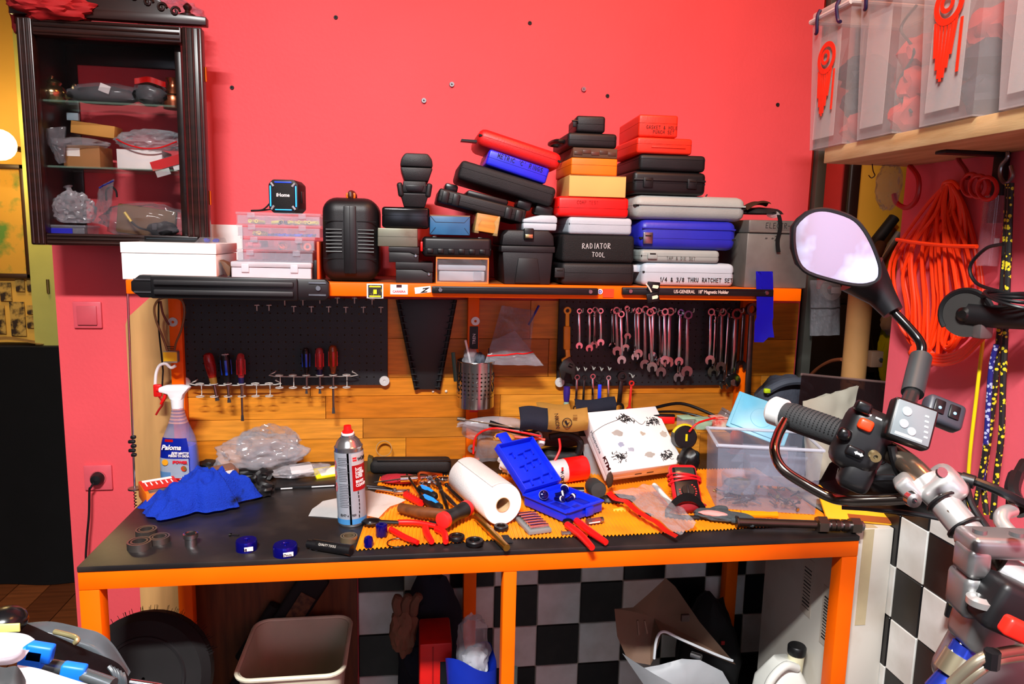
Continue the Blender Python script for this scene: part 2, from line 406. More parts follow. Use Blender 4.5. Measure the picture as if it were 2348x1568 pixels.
# stickers on the beam
yS = SY0-.0008
def sticker(u0, u1, v0, v1, m, name='sticker', par=None, y=None):
    y = y or yS; a = P(u0, v0, Y=y); b = P(u1, v1, Y=y)
    return MB().box((0, 0, 0), (b.x-a.x, .0012, a.z-b.z)).build(name, m, sh, loc=(a+b)/2-sh.location), b.x-a.x, a.z-b.z
s1, a_, b_ = sticker(841, 879, 650, 684, mat((236, 236, 230), .4))
MB().box((0, -.0008, -.0008), (a_*.84, .0006, b_*.86)).build('print', mat((30, 26, 18), .5, rgb2=(150, 140, 20), sc=90, lo=.55, hi=.75), s1)
MB().box((0, -.0014, -.002), (a_*.2, .0006, b_*.3)).build('print', mat((250, 230, 20), .5), s1)
MB().box((0, -.0014, b_*.3), (a_*.7, .0006, b_*.09)).build('print', mat((240, 225, 30), .5), s1)
MB().box((0, -.0014, -b_*.36), (a_*.7, .0006, b_*.09)).build('print', mat((240, 225, 30), .5), s1)
s2, a_, b_ = sticker(895, 935, 652, 675, mat((238, 226, 226), .4))
MB().box((0, -.0008, b_*.34), (a_*.3, .0006, b_*.28)).build('print', mat((60, 10, 16), .5), s2)
text('CARRERA', s2, (0, -.0008, -b_*.32), .0078, mat((190, 20, 40), .5), align='CENTER', sx=.95, bold=.0002)
s3, a_, b_ = sticker(951, 988, 657, 672, mat((236, 232, 228), .4)); s3.rotation_euler.y = -.12
text('Z', s3, (-.006, -.0008, -b_*.4), .015, BLKS, sx=1.6, shear=.4, bold=.0006)
# long magnetic tool bars screwed to the beam
def magbar(u0, u1, v0, v1, y0, th, label):
    a = P(u0, v0, Y=y0-th); b = P(u1, v1, Y=y0-th)
    t = thing('magnetic_tool_bar', label, 'tool holder', ((a.x+b.x)/2, y0-th/2, min(b.z, a.z)-0), group='magnetic bars along the shelf beam')
    w_, h_ = b.x-a.x, abs(a.z-b.z)
    MB().box((0, 0, h_/2), (w_, th, h_), .003).build('bar', BLK, t)
    MB().box((0, -th/2-.0002, h_*.8), (w_*.96, .001, h_*.1)).build('steel_strip', mat((60, 66, 74), .25, 1), t)
    for s in (-1, 1): MB().lathe([(0, 0), (.006, 0), (.005, .003), (0, .003)], 12, Matrix.Translation((s*w_*.45, -th/2-.0005, h_*.5)) @ rot('X', 90)).build('screw', STEEL, t)
    return t, w_, h_, th
magbar(990, 1372, 656, 677, SY0, .014, 'plain black magnetic bar on the middle of the shelf beam')
t, w_, h_, th = magbar(1428, 1774, 659, 680, SY0, .014, 'black magnetic bar with pale lettering under the grey ratchet case')
text('US-GENERAL   18" Magnetic Holder', t, (-w_*.17, -th/2-.0008, h_*.32), .0125, mat((226, 200, 190), .5), bold=.0002, sx=.82)
MB().box((0, -.0008, 0), (.03, .001, .0225)).build('sticker', mat((250, 60, 10), .5), sh, loc=Vector((P(1395, 666, Y=yS).x, yS, SZ-.018))-sh.location)
lg = MB().lathe([(0, 0), (.007, 0), (.007, .001), (0, .001)], 16, rot('X', 90)).build('sticker', mat((220, 220, 235), .5), sh, loc=Vector((P(1376, 664, Y=yS).x, yS-.001, SZ-.014))-sh.location)
text('D', lg, (0, -.0014, -.004), .011, mat((20, 20, 160), .5), align='CENTER', bold=.0004)
# the bulky black magnetic holder on the end of the shelf
a = P(293, 660, Y=1.80); b = P(752, 660, Y=1.80); yc = 1.822
t = thing('magnetic_knife_rack', 'bulky ribbed black magnetic rack across the pale end of the shelf', 'tool holder', ((a.x+b.x)/2, yc, P(500, 685, Y=yc).z), rz=0, ry=.35)
w_ = b.x-a.x; h_ = .054; 
x0, x1 = -w_/2, w_/2
MB().prism([(x0, h_*.3), (x0+.02, 0), (x1-.01, 0), (x1, h_*.2), (x1, h_*.8), (x1-.01, h_*.95), (x0+.02, h_), (x0, h_*.7)], .022, Matrix.Translation((0, -.003, 0)), .002).build('body', BLK, t)
for z in (.2, .62): MB().box((x0*.06+.0, -.012, h_*(z+.09)), (w_*.70, .016, h_*.23), .003).build('rib', mat((30, 31, 33), .5, var=.2), t)
MB().box((x0*.06, -.007, h_*.48), (w_*.74, .008, h_*1.0), .004).build('centre_plate', black(18, .4), t)
for s, z in ((-1, .25), (-1, .8), (1, .25), (1, .8)): MB().box((s*w_*.44, -.0045, h_*z), (w_*.09, .003, h_*.07)).build('steel_strip', STEEL, t)
MB().lathe([(0, 0), (.007, 0), (.006, .004), (0, .004)], 10, Matrix.Translation((w_*.445, -.004, h_*.56)) @ rot('X', 90)).build('screw', STEEL, t)
# ================================================================== tool cases on the shelf
def pxr(u0, u1, v0, v1, Y):
    um, vm = (u0+u1)/2, (v0+v1)/2
    c = P(um, vm, Y=Y); w_ = (P(u1, vm, Y=Y)-P(u0, vm, Y=Y)).x; h_ = (P(um, v0, Y=Y)-P(um, v1, Y=Y)).z
    return c, w_, h_
def case(name, label, u0, u1, v0, v1, dep, m, z=None, Y=1.87, seam=.5, bev=.007, latches=(), lm=None, tilt=0, yaw=0, cat='tool case', group=None, lidm=None, gap=.0012, ridge=0, handle=None, hw=None, inset=.0):
    c, w_, h_ = pxr(u0, u1, v0, v1, Y)
    if hw: w_, h_ = hw
    if tilt:
        q = Vector((c.x, Y+dep/2, c.z)) - rot('Y', tilt) @ Vector((0, 0, h_/2))
    else: q = Vector((c.x, Y+dep/2, c.z-h_/2 if z is None else z))
    t = thing(name, label, cat, q, rz=yaw, ry=tilt, group=group)
    hb = h_*seam
    if seam < 1:
        MB().box((0, 0, hb/2), (w_-inset, dep-inset, hb-gap), bev, 3, sharp=1).build('body', m, t)
        MB().box((0, 0, hb+(h_-hb)/2), (w_, dep, h_-hb-gap*.2), bev, 3, sharp=-1).build('lid', lidm or m, t)
        MB().box((0, 0, hb), (w_-.004, dep-.004, .004+gap)).build('seam', black(12, .8), t)
    else: MB().box((0, 0, h_/2), (w_, dep, h_), bev, 3).build('body', m, t)
    for x in latches:
        l = MB().box((0, 0, 0), (min(.026, w_*.13), .006, min(.03, h_*.42)), .0015).build('latch', lm or m, t, loc=(x*w_, -dep/2-.0028, hb))
        MB().cyl((-.008, -.003, .006), (.008, -.003, .006), .0018, n=8).build('pin', STEEL if lm is CHROME else black(14), l)
    if ridge:
        for k in range(ridge): MB().box((0, 0, 0), (w_*.9, .002, .0025)).build('rib', m, t, loc=(0, -dep/2-.0005, h_*(.12+.76*k/max(1, ridge-1))))
    if handle:
        xh, wd, zz = handle
        MB().tube(crom([(xh*w_-wd/2, -dep/2, zz*h_), (xh*w_-wd/2, -dep/2-.016, zz*h_), (xh*w_+wd/2, -dep/2-.016, zz*h_), (xh*w_+wd/2, -dep/2, zz*h_)], 4), .004, 8).build('handle', m, t)
    t['_h'] = h_; t['_w'] = w_; t['_d'] = dep
    return t
def top(t): return t.location.z+t['_h']
G1 = mat((178, 190, 200), .5, var=.05, bump=.06, bsc=220); G2 = mat((158, 164, 160), .5, var=.06, bump=.1, bsc=260); G3 = mat((150, 158, 154), .5, var=.06)
BLU = mat((34, 40, 172), .42, var=.08, bump=.05, bsc=200); RBL = mat((28, 36, 224), .36, var=.06)
RDC = mat((214, 16, 16), .45, var=.08, bump=.05, bsc=160); ORC = mat((246, 120, 8), .45, var=.06); RDO = mat((238, 44, 20), .45, var=.08, bump=.05, bsc=200)
TAN = mat((226, 172, 96), .75, var=.08, sc=5); BRN = mat((84, 56, 36), .7, var=.25, sc=12)
TXB = black(14, .7); TXW = mat((220, 220, 220), .6)
BK1, BK2, BK3 = black(27, .5, .12), black(20, .45), black(34, .55, .2)
# ---- stack under the red gasket punch box
z = SZ
r1 = case('ratchet_case', 'light grey ratchet set case lying at the bottom, lettered in marker', 1474, 1686, 603, 657, .27, G1, z, seam=.6, bev=.014)
MB().box((0, 0, 0), (.022, .02, .02), .004).build('side_latch', G1, r1, loc=(-r1['_w']/2-.008, -.1, r1['_h']*.72))
hand('1/4 & 3/8 THRU RATCHET SET', r1, (-.082, -.1365, .0135), .0106, TXB, wid=.14)
z = top(r1)
r2 = case('tap_and_die_case', 'thin grey tap and die case under the blue case', 1470, 1652, 573, 603, .25, G3, z, bev=.01, latches=(-.36,))
hand('TAP & DIE SET', r2, (-.04, -.127, .009), .0085, mat((90, 96, 92), .6)); z = top(r2)
r3 = case('blue_tool_case', 'dark blue rounded tool case between the grey cases', 1468, 1691, 505, 573, .27, BLU, z, seam=.38, bev=.02, latches=(-.42,), lm=STEEL)
MB().box((0, 0, 0), (r3['_w']*.96, .004, .003)).build('rib', BLU, r3, loc=(0, -.136, r3['_h']*.72)); z = top(r3)
r4 = case('wide_grey_case', 'wide pale grey case overhanging the blue case', 1455, 1714, 448, 505, .29, G2, z, seam=.55, bev=.022)
MB().box((0, 0, 0), (r4['_w']*.97, .004, .004)).build('rib', G2, r4, loc=(0, -.146, r4['_h']*.62)); z = top(r4)
MB().cyl((0, 0, 0), (.012, 0, .018), .002, n=6).build('latch_pin', BLKS, r4, loc=(r4['_w']*.36, .05, r4['_h']))
r5 = case('black_tool_case', 'black tool case with a raised ridge on the wide grey case', 1452, 1620, 393, 447, .26, BK2, z, seam=.5, bev=.012, latches=(-.3, .3)); z = top(r5)
MB().box((0, 0, 0), (r5['_w']*.98, .005, .006), .002).build('rib', BK2, r5, loc=(0, -.131, r5['_h']*.62))
r6 = case('textured_black_case', 'textured black case directly under the two red boxes', 1471, 1622, 354, 393, .25, BK1, z, seam=.72, bev=.01, yaw=-2); z = top(r6)
r7 = case('flat_red_box', 'flat orange-red plastic box under the gasket punch box', 1461, 1588, 318, 356, .24, RDO, z, seam=.6, bev=.007); z = top(r7)
MB().box((0, 0, 0), (r7['_w']*.62, .003, .004), .001).build('rib', RDO, r7, loc=(.01, -.121, r7['_h']*.42))
r8 = case('gasket_punch_box', 'red punch set box on top of its stack, marker lettering on front', 1470, 1559, 267, 319, .22, RDO, z, seam=.62, bev=.006, yaw=-3)
hand('GASKET & HOLE', r8, (-.032, -.1115, .021), .0085, TXB); hand('PUNCH SET', r8, (-.014, -.1115, .0095), .0085, TXB)
# ---- stack over the radiator tool case
z = SZ
c1 = case('flat_charcoal_case', 'flat charcoal case lying under the radiator tool case', 1288, 1456, 600, 652, .26, BK3, z, seam=.55, bev=.012, latches=(-.53,)); z = top(c1)
c2 = case('radiator_tool_case', 'black textured case with white handwritten radiator tool lettering', 1290, 1456, 537, 601, .25, black(18, .7, .5), z, seam=1, bev=.01); z = top(c2)
hand('RADIATOR', c2, (-.046, -.127, .037), .0135, TXW, wid=.1, slope=.02); hand('TOOL', c2, (-.018, -.127, .016), .012, TXW, wid=.1, slope=-.02)
c3 = case('pale_grey_case', 'pale grey case between the radiator case and the red case', 1300, 1448, 500, 540, .24, G1, z, seam=.6, bev=.009, yaw=2); z = top(c3)
c4 = case('red_compression_case', 'bright red case with faint marker word below the tan carton', 1279, 1443, 450, 497, .25, mat((232, 14, 10), .4, var=.06), z, seam=.45, bev=.009); z = top(c4)
hand('COMP TEST', c4, (-.045, -.127, .034), .0085, mat((150, 10, 8), .5))
c5 = case('tan_carton', 'plain tan cardboard carton in the middle of the stack', 1309, 1438, 402, 451, .2, TAN, z, seam=1, bev=.0015, cat='carton', yaw=-2); z = top(c5)
MB().box((0, 0, 0), (c5['_w']*.98, .0008, .0008)).build('flap_edge', mat((150, 104, 50), .8), c5, loc=(0, -.1003, c5['_h']*.985))
c6 = case('orange_plastic_box', 'orange lidded plastic box on the tan carton', 1310, 1416, 363, 403, .2, ORC, z, seam=.6, bev=.004); z = top(c6)
c7 = case('brown_flat_carton', 'squashed brown flat carton under a black case', 1314, 1416, 341, 364, .19, BRN, z, seam=1, bev=.002, cat='carton'); z = top(c7)
for k in range(5): MB().box((0, 0, 0), (c7['_w']*.18, .002, .009), .001).build('tape_patch', mat((70+8*(k % 3), 44, 28), .4), c7, loc=(c7['_w']*(-.38+.19*k), -.0955, .011+.004*(k % 2)))
c8 = case('black_handle_case', 'black case with carry handle below the topmost small case', 1302, 1416, 307, 342, .2, BK1, z, seam=.5, bev=.009); z = top(c8)
MB().tube(crom([(-.06, -.05, .018), (-.085, -.05, .02), (-.09, .02, .02), (-.06, .03, .018)], 4), .006, 8).build('handle', BLK, c8)
c9 = case('small_black_case', 'small black case crowning the highest stack', 1326, 1392, 269, 308, .14, BK1, z, seam=.5, bev=.007, latches=(-.56,), yaw=-4)
# ---- leaning stack
Yt = 1.88
b1 = case('blow_moulded_case', 'ribbed black blow-moulded case at the bottom of the leaning stack', 1000, 1212, 452, 492, .22, black(22, .5, .15), Y=Yt, tilt=12.5, seam=.45, bev=.006, hw=(.232, .036))
for x in (-.42, -.3, .3, .42): MB().box((0, 0, 0), (.018, .008, .03), .003).build('clip', BLK, b1, loc=(x*.232, -.112, .016))
MB().box((0, 0, 0), (.11, .2, .016), .006).build('raised_panel', BLK, b1, loc=(.01, 0, .042))
MB().box((0, 0, 0), (.035, .09, .022), .006).build('grip', black(15, .3), b1, loc=(-.085, 0, .047))
b2 = case('scuffed_black_case', 'thick scuffed black case under the blue retaining ring box', 1047, 1281, 395, 446, .22, black(33, .6, .3), Y=Yt, tilt=14.5, seam=.62, bev=.011, hw=(.258, .05))
MB().box((0, 0, 0), (.05, .06, .03), .008).build('hinge_block', BLK, b2, loc=(.115, -.06, -.012)); MB().box((0, 0, 0), (.04, .06, .028), .008).build('hinge_block', BLK, b2, loc=(.06, -.06, -.012))
b3 = case('ring_assortment_box', 'bright blue box with marker lettering in the leaning stack', 1113, 1262, 361, 403, .2, RBL, Y=Yt, tilt=16, seam=.5, bev=.006, hw=(.164, .041))
hand("METRIC 'C' RINGS", b3, (-.058, -.1015, .026), .011, mat((8, 8, 60), .6), wid=.1)
MB().prism([(0, 0), (.014, .0), (.007, -.014)], .004).build('catch', mat((20, 24, 170), .4), b3, loc=(-.085, -.04, .03))
b4 = case('red_torque_case', 'long rounded red case on top of the leaning stack', 1086, 1300, 320, 364, .21, mat((216, 26, 26), .45, var=.06, bump=.06, bsc=200), Y=Yt, tilt=15.5, seam=.55, bev=.018, hw=(.226, .046))
MB().prism([(0, 0), (.045, .01), (.045, .016), (0, .005)], .03).build('strap', BLK, b4, loc=(-.15, -.08, .0))
# ---- small cases over the two little hinged boxes
def hinged(name, label, u0, u1, v0, v1, dep, z):
    c, w_, h_ = pxr(u0, u1, v0, v1, 1.868); t = thing(name, label, 'tool box', (c.x, 1.868+dep/2, z), group='small hinged boxes')
    MB().prism([(-w_/2, 0), (w_/2, 0), (w_/2, h_*.52), (w_*.34, h_*.52), (w_*.2, h_*.64), (-w_/2, h_*.64)], dep-.003, Matrix.Translation((0, -dep/2+.0015, 0)), .001).build('body', black(38, .45), t)
    MB().prism([(-w_/2-.001, h_*.67), (w_*.21, h_*.67), (w_*.35, h_*.55), (w_/2+.001, h_*.55), (w_/2+.001, h_), (-w_/2-.001, h_)], dep, Matrix.Translation((0, -dep/2, 0)), .001).build('lid', black(38, .45), t)
    MB().lathe([(0, 0), (.0045, 0), (.003, .002), (0, .002)], 12, Matrix.Translation((w_*.4, -dep/2-.0002, h_*.44)) @ rot('X', 90)).build('rivet', CHROME, t)
    t['_h'] = h_; return t
z = SZ
h1 = hinged('hinged_tool_box', 'lower dark hinged box standing on the orange beam', 908, 992, 605, 652, .16, z); z = top(h1)
h2 = hinged('hinged_tool_box', 'smaller dark hinged box under the rusty tin', 892, 960, 570, 605, .15, z); z = top(h2)
mt = case('rusty_tin_box', 'dull rusty metal box beside the rounded black suitcase', 866, 958, 527, 570, .16, mat((122, 124, 108), .38, .6, rgb2=(92, 70, 44), sc=14, lo=.55, hi=.8), z, seam=.55, bev=.002, cat='tin'); z = top(mt)
k1 = case('glossy_black_box', 'glossy black box lying on the rusty tin', 876, 985, 480, 529, .18, BLKS, z, seam=.6, bev=.007); z = top(k1)
def odd_case(name, label, u0, u1, v0, v1, z, ears):
    c, w_, h_ = pxr(u0, u1, v0, v1, 1.872); d = .15; t = thing(name, label, 'tool case', (c.x, 1.872+d/2, z))
    if ears:
        MB().prism([(-w_*.3, 0), (w_*.3, 0), (w_*.4, h_*.45), (w_*.46, h_*.55), (-w_*.46, h_*.55), (-w_*.4, h_*.45)], d, Matrix.Translation((0, -d/2, 0)), .004).build('body', BK1, t)
        MB().prism([(-w_*.36, h_*.56), (w_*.36, h_*.56), (w_*.33, h_), (-w_*.33, h_)], d, Matrix.Translation((0, -d/2, 0)), .003).build('lid', BK1, t)
        for s in (-1, 1): MB().box((0, 0, 0), (w_*.17, .02, h_*.55), .006, 3).build('ear', BK1, t, loc=(s*w_*.41, -d/2+.006, h_*.66)).rotation_euler.y = s*.15
        MB().prism([(-w_*.22, 0), (w_*.22, 0), (w_*.27, h_*.22), (-w_*.27, h_*.22)], .005, bev=.001).build('latch', black(30, .35), t, loc=(0, -d/2-.004, h_*.62))
    else:
        MB().prism([(-w_*.36, 0), (w_*.36, 0), (w_*.5, h_*.5), (-w_*.5, h_*.5)], d, Matrix.Translation((0, -d/2, 0)), .005).build('body', BK1, t)
        MB().prism([(-w_*.5, h_*.515), (w_*.5, h_*.515), (w_*.47, h_*.8), (w_*.34, h_), (-w_*.34, h_), (-w_*.46, h_*.8)], d, Matrix.Translation((0, -d/2, 0)), .005).build('lid', BK1, t)
    t['_h'] = h_; return t
o1 = odd_case('latched_drill_case', 'small black case with ear-like hinges on the glossy box', 911, 990, 423, 483, z, True); z = top(o1)
o2 = odd_case('domed_black_case', 'small faceted black case on top of the eared case', 917, 993, 360, 424, z, False)
# ---- rounded suitcase
c, w_, h_ = pxr(737, 868, 447, 642, 1.868); d = .2
t = thing('jigsaw_suitcase', 'tall rounded black plastic suitcase with orange carry handle', 'tool case', (c.x, 1.868+d/2, SZ))
MB().box((0, 0, h_/2), (w_, d, h_), .036, 6).build('shell', black(25, .45, .1), t)
MB().box((0, -d/2+.001, h_/2), (w_*.22, .008, h_*.8), .003).build('centre_band', black(28, .4), t)
MB().box((0, -d/2-.003, h_/2), (.0012, .002, h_*.8)).build('split_line', black(6, .9), t)
for s in (-1, 1):
    for k in range(7): MB().cyl((s*w_*.14, 0, 0), (s*w_*.42, 0, 0), .0026, n=8).build('rib', black(25, .4), t, loc=(0, -d/2, h_*(.36+.043*k)))
    for zz in (.28, .72): MB().box((0, 0, 0), (w_*.34, .002, .0016)).build('groove', black(8, .9), t, loc=(s*w_*.29, -d/2-.0005, h_*zz))
hd = MB().tube(crom([(0, -.06, 0), (0, -.055, .014), (0, .05, .014), (0, .06, 0)], 4), .008, 10).build('handle', mat((70, 26, 6), .5), t, loc=(0, 0, h_-.002))
MB().box((0, 0, 0), (.024, .012, .014), .003).build('handle_end', mat((255, 110, 0), .4), hd, loc=(0, -.06, .008))
# ---- window box, dark case, blue tin and wooden block
c, w_, h_ = pxr(1000, 1121, 590, 650, 1.868); d = .17
t = thing('windowed_carton', 'orange carton with torn film window showing a pale blue case', 'carton', (c.x, 1.868+d/2, SZ))
ow = mat((226, 120, 40), .6, var=.1)
b = MB(); b.box((0, 0, .002), (w_, d, .004)); b.box((0, 0, h_-.002), (w_, d, .004)); 
for s in (-1, 1): b.box((s*(w_/2-.0015), 0, h_/2), (.003, d, h_-.008))
b.box((0, d/2-.0015, h_/2), (w_-.006, .003, h_-.008)); b.build('sleeve', ow, t)
MB().grid(lambda i, j: Vector((-w_/2+w_*i, -d/2+.003*math.sin(9*i+7*j), .004+(h_-.008)*j)), 12, 8, .0004).build('film_window', FILM, t)
ic = thing('pale_blue_case', 'pale blue case inside the orange windowed carton', 'tool case', (c.x, 1.868+d/2+.004, SZ+.0045))
MB().box((0, 0, h_*.21), (w_*.88, d*.85, h_*.40), .004).build('body', mat((176, 196, 208), .5), ic); MB().box((0, 0, h_*.53), (w_*.92, d*.88, h_*.22), .004).build('lid', mat((176, 196, 208), .5), ic)
MB().box((w_*.3, -d*.43, h_*.22), (.02, .003, .022)).build('latch', mat((160, 182, 198), .5), ic)
z = SZ+h_
dk = case('ribbed_dark_case', 'low dark case with moulded tabs under the blue tin', 970, 1128, 545, 591, .22, black(19, .4), z, seam=.42, bev=.009); z = top(dk)
for k in range(6): MB().box((0, 0, 0), (.016, .005, .012), .002).build('tab', black(17, .4), dk, loc=(-.07+.027*k, -.111, dk['_h']*.3))
for s in (-.33, .33): MB().box((0, 0, 0), (.012, .01, .006), .002).build('catch', black(24, .4), dk, loc=(s*dk['_w'], -.1, dk['_h']*.98))
MB().box((0, 0, 0), (.008, .05, .026), .003).build('red_tab', RED, dk, loc=(-dk['_w']/2-.002, -.06, dk['_h']*.5))
c, w_, h_ = pxr(987, 1079, 502, 546, 1.868); d = .16
t = thing('blue_tin_box', 'chipped blue sheet metal tin with folded end', 'tin', (c.x, 1.868+d/2, z+.0055), rz=-1)
BT = mat((44, 104, 150), .4, rgb2=(36, 88, 132), sc=20); 
MB().box((0, 0, h_/2), (w_, d, h_), .002).build('body', BT, t)
b = MB()
for sx in (-1, 1):
    for sz in (0, 1): b.tube([(sx*w_/2, -d/2-.0002, h_*sz), (sx*w_*.36, -d/2-.0004, h_*(.38 if sz == 0 else .66))], .0007, 5)
b.tube([(-w_*.36, -d/2-.0004, h_*.66), (w_*.36, -d/2-.0004, h_*.66)], .0007, 5); b.build('fold', mat((16, 30, 50), .6), t)
MB().box((0, -d/2+.002, h_), (w_, .004, .003)).build('rusty_edge', mat((120, 90, 60), .6), t)
c, w_, h_ = pxr(1088, 1140, 499, 550, 1.868); d = .12
t = thing('wooden_block', 'pale wooden block with clear corner clips beside the blue tin', 'wood block', (c.x, 1.868+d/2, z+.009), ry=8)
MB().box((0, 0, h_/2), (w_, d, h_*.8), .002).build('block', mat((206, 144, 56), .5, rgb2=(176, 112, 36), sc=8, stretch=(1, 1, 12)), t)
for s in (-1, 1): MB().prism([(0, 0), (.012, 0), (.008, .02), (.014, .034), (.004, h_*.9), (0, h_*.9)], d+.004, Matrix.Translation((s*(w_/2+.001), -d/2-.002, 0)) @ Matrix.Scale(-s, 4, (1, 0, 0)), .001).build('clip', tinted((210, 190, 130), .4), t)
# ---- tapered box with trapezoid front and little grey case
c, w_, h_ = pxr(1149, 1272, 527, 652, 1.868); d = .22
t = thing('tapered_tool_box', 'deep black tool box with snap latch and trapezoid front panel', 'tool box', (c.x, 1.868+d/2, SZ))
bk = black(30, .5, .12); hb = h_*.68
MB().prism([(-w_*.43, 0), (w_*.43, 0), (w_*.48, hb), (-w_*.48, hb)], d, Matrix.Translation((0, -d/2, 0)), .004).build('body', bk, t)
MB().prism([(-w_*.5, hb-.012), (w_*.5, hb-.012), (w_*.5, hb+.004), (-w_*.5, hb+.004)], d+.006, Matrix.Translation((0, -d/2-.003, 0)), .002).build('rim', bk, t)
MB().prism([(-w_*.49, hb+.005), (w_*.49, hb+.005), (w_*.47, h_*.9), (w_*.38, h_), (-w_*.38, h_), (-w_*.47, h_*.9)], d, Matrix.Translation((0, -d/2, 0)), .004).build('lid', bk, t)
MB().prism([(-w_*.24, 0), (w_*.24, 0), (w_*.18, h_*.46), (-w_*.18, h_*.46)], .006, Matrix.Translation((0, -d/2-.005, .004)), .002).build('front_panel', black(24, .5), t)
l = MB().box((0, 0, 0), (.026, .012, .03), .003).build('latch', black(14, .4), t, loc=(0, -d/2-.003, h_*.93)); MB().box((0, -.007, -.006), (.02, .003, .01), .001).build('catch_plate', mat((190, 170, 120), .3, 1), l)
zt2 = SZ+h_
c, w_, h_ = pxr(1199, 1278, 493, 528, 1.868); d = .13
t = thing('small_grey_case', 'small pale grey case with one sloping shoulder on the tapered box', 'tool case', (c.x, 1.868+d/2, zt2))
MB().prism([(-w_*.48, 0), (w_*.48, 0), (w_*.5, h_*.48), (-w_*.5, h_*.48)], d, Matrix.Translation((0, -d/2, 0)), .004).build('body', G1, t)
MB().prism([(-w_*.5, h_*.5), (w_*.5, h_*.5), (w_*.5, h_*.85), (w_*.42, h_), (.0, h_), (-w_*.48, h_*.72)], d, Matrix.Translation((0, -d/2, 0)), .003).build('lid', G1, t)
# ---- grey metal electrics box, pouch on it, tape on it
c, w_, h_ = pxr(1712, 1855, 500, 656, 1.868); d = .25
t = thing('electrics_box', 'tall scratched grey metal box with electr lettering on the lid', 'metal box', (c.x, 1.868+d/2, SZ))
GM = mat((128, 124, 118), .42, .4, rgb2=(104, 98, 92), sc=9)
MB().box((0, 0, h_*.4), (w_, d, h_*.8), .003).build('body', GM, t); MB().box((0, 0, h_*.9), (w_*.99, d+.004, h_*.19), .004).build('lid', GM, t)
MB().cyl((-w_*.48, 0, 0), (w_*.48, 0, 0), .003, n=8).build('bead', GM, t, loc=(0, -d/2-.001, h_*.825))
hand('ELECTR-', t, (-.042, -d/2-.0025, h_*.88), .014, black(30, .6), wid=.08); hand('~ ~Z', t, (-.04, -d/2-.001, h_*.7), .012, black(50, .6), wid=.06)
ze = SZ+h_
p = P(1763, 497, Y=1.9)
t = thing('folded_pouch', 'folded black fabric pouch lying on the grey metal box', 'pouch', (p.x, 1.96, ze))
MB().blob((0, 0, .017), (.068, .06, .02), .18, 2.2, 3, 3, flat=.002).build('body', black(22, .8, .3), t)
MB().grid(lambda i, j: Vector((-.06+.07*i, -.05+.05*j, .026+.022*math.sin(2.2*i)+.006*math.sin(8*j))), 8, 6, .003).build('flap', mat((70, 44, 26), .7), t)
MB().blob((.018, -.05, .016), (.022, .006, .009), .3, 3, 5, 2).build('label_window', tinted((200, 200, 200), .5), t)
MB().grid(lambda i, j: Vector((.002+.012*j+.008*i+.004*math.sin(6*i), -.0985-.002*abs(math.sin(5*i)), -.1*i+.014)), 12, 2, .0015).build('strap', black(26, .8), t)
p = P(1752, 700, Y=1.85)
def tapef(i, j): 
    a = P(1733+39*i-(4 if j > .7 else 0)+18*max(0, j-.6)*(1 if i > .5 else .3), 622+163*j-(12 if (i > .5 and j > .95) else 0), Y=1.838); a.y += -.004*math.sin(3*j)-.006*j*j*math.sin(5*j+2*i); return a-p
t = tag(MB().grid(tapef, 6, 14, .0006).build('masking_tape_strip', mat((16, 16, 200), .45, var=.08), loc=p), 'long strip of blue tape hanging off the shelf edge', 'tape')
# black angled bracket with two white pads under the ratchet case
p = P(1497, 668, Y=1.825)
t = thing('lever_bracket', 'black bent bracket with two white pads on the shelf beam', 'bracket', p)
for dz, ry in ((.013, 4), (-.016, -14)):
    q = MB().box((0, 0, 0), (.034, .006, .024), .002).build('plate', black(16, .4), t, loc=(.002, .003, dz)); q.rotation_euler.y = math.radians(ry)
    MB().prism([(-.008, -.004), (.006, -.005), (.009, 0), (.007, .004), (-.007, .004)], .002, Matrix.Translation((.004, -.0052, 0))).build('pad', mat((226, 224, 196), .5), q)
MB().tube(crom([(-.02, .0, .02), (-.012, -.001, .01), (-.004, .0, -.002)], 4), .0022, 6).build('wire', mat((226, 210, 190), .5), t)
# ---- white box and what lies around it
c, w_, h_ = pxr(277, 497, 556, 641, 1.86); d = .22
t = thing('white_lidded_box', 'white cardboard box with lid on the pale end of the shelf', 'carton', (c.x, 1.862+d/2, SZ))
WB = mat((244, 244, 240), .6, var=.03)
MB().box((0, 0, h_*.35), (w_-.003, d-.003, h_*.7), .001).build('body', WB, t); MB().box((0, 0, h_*.855), (w_, d, h_*.285), .0015).build('lid', WB, t)
zb = SZ+h_
p = P(385, 546, Y=1.95); MBx = thing('flat_black_box', 'flat black box on the white box lid', 'box', (p.x, 2.0, zb)); MB().box((0, 0, .007), (.13, .05, .014), .001).build('body', black(20, .3), MBx)
MB().box((0, -.0252, .008), (.12, .001, .002)).build('seam', mat((30, 44, 50), .4), MBx)
p = P(462, 548, Y=1.90)
t = thing('blister_pack', 'clear blister pack with small blue parts on the white box', 'packaging', (p.x, 1.915, zb))
MB().grid(lambda i, j: Vector((-.05+.1*i, -.02+.05*j, .001+.014*min(1, 4*i*(i > .35)*(1.3-i))*math.sin(math.pi*j))), 12, 6, .0006).build('film', FILM, t)
for x in (.008, .03): MB().blob((x, .005, .007), (.008, .01, .005), .3, 2, x*99, 2).build('blue_part', mat((60, 70, 190), .5), t)
p = P(511, 616, Y=1.87)
t = thing('brown_wedge', 'folded brown leather wedge between the white box and the clear tub', 'wedge', (p.x, 1.9, SZ))
MB().prism([(.012, 0), (-.010, .048), (.004, .042), (.016, .03)], .04, Matrix.Translation((0, -.02, .002)), .001).build('fold', mat((90, 60, 34), .6), t)
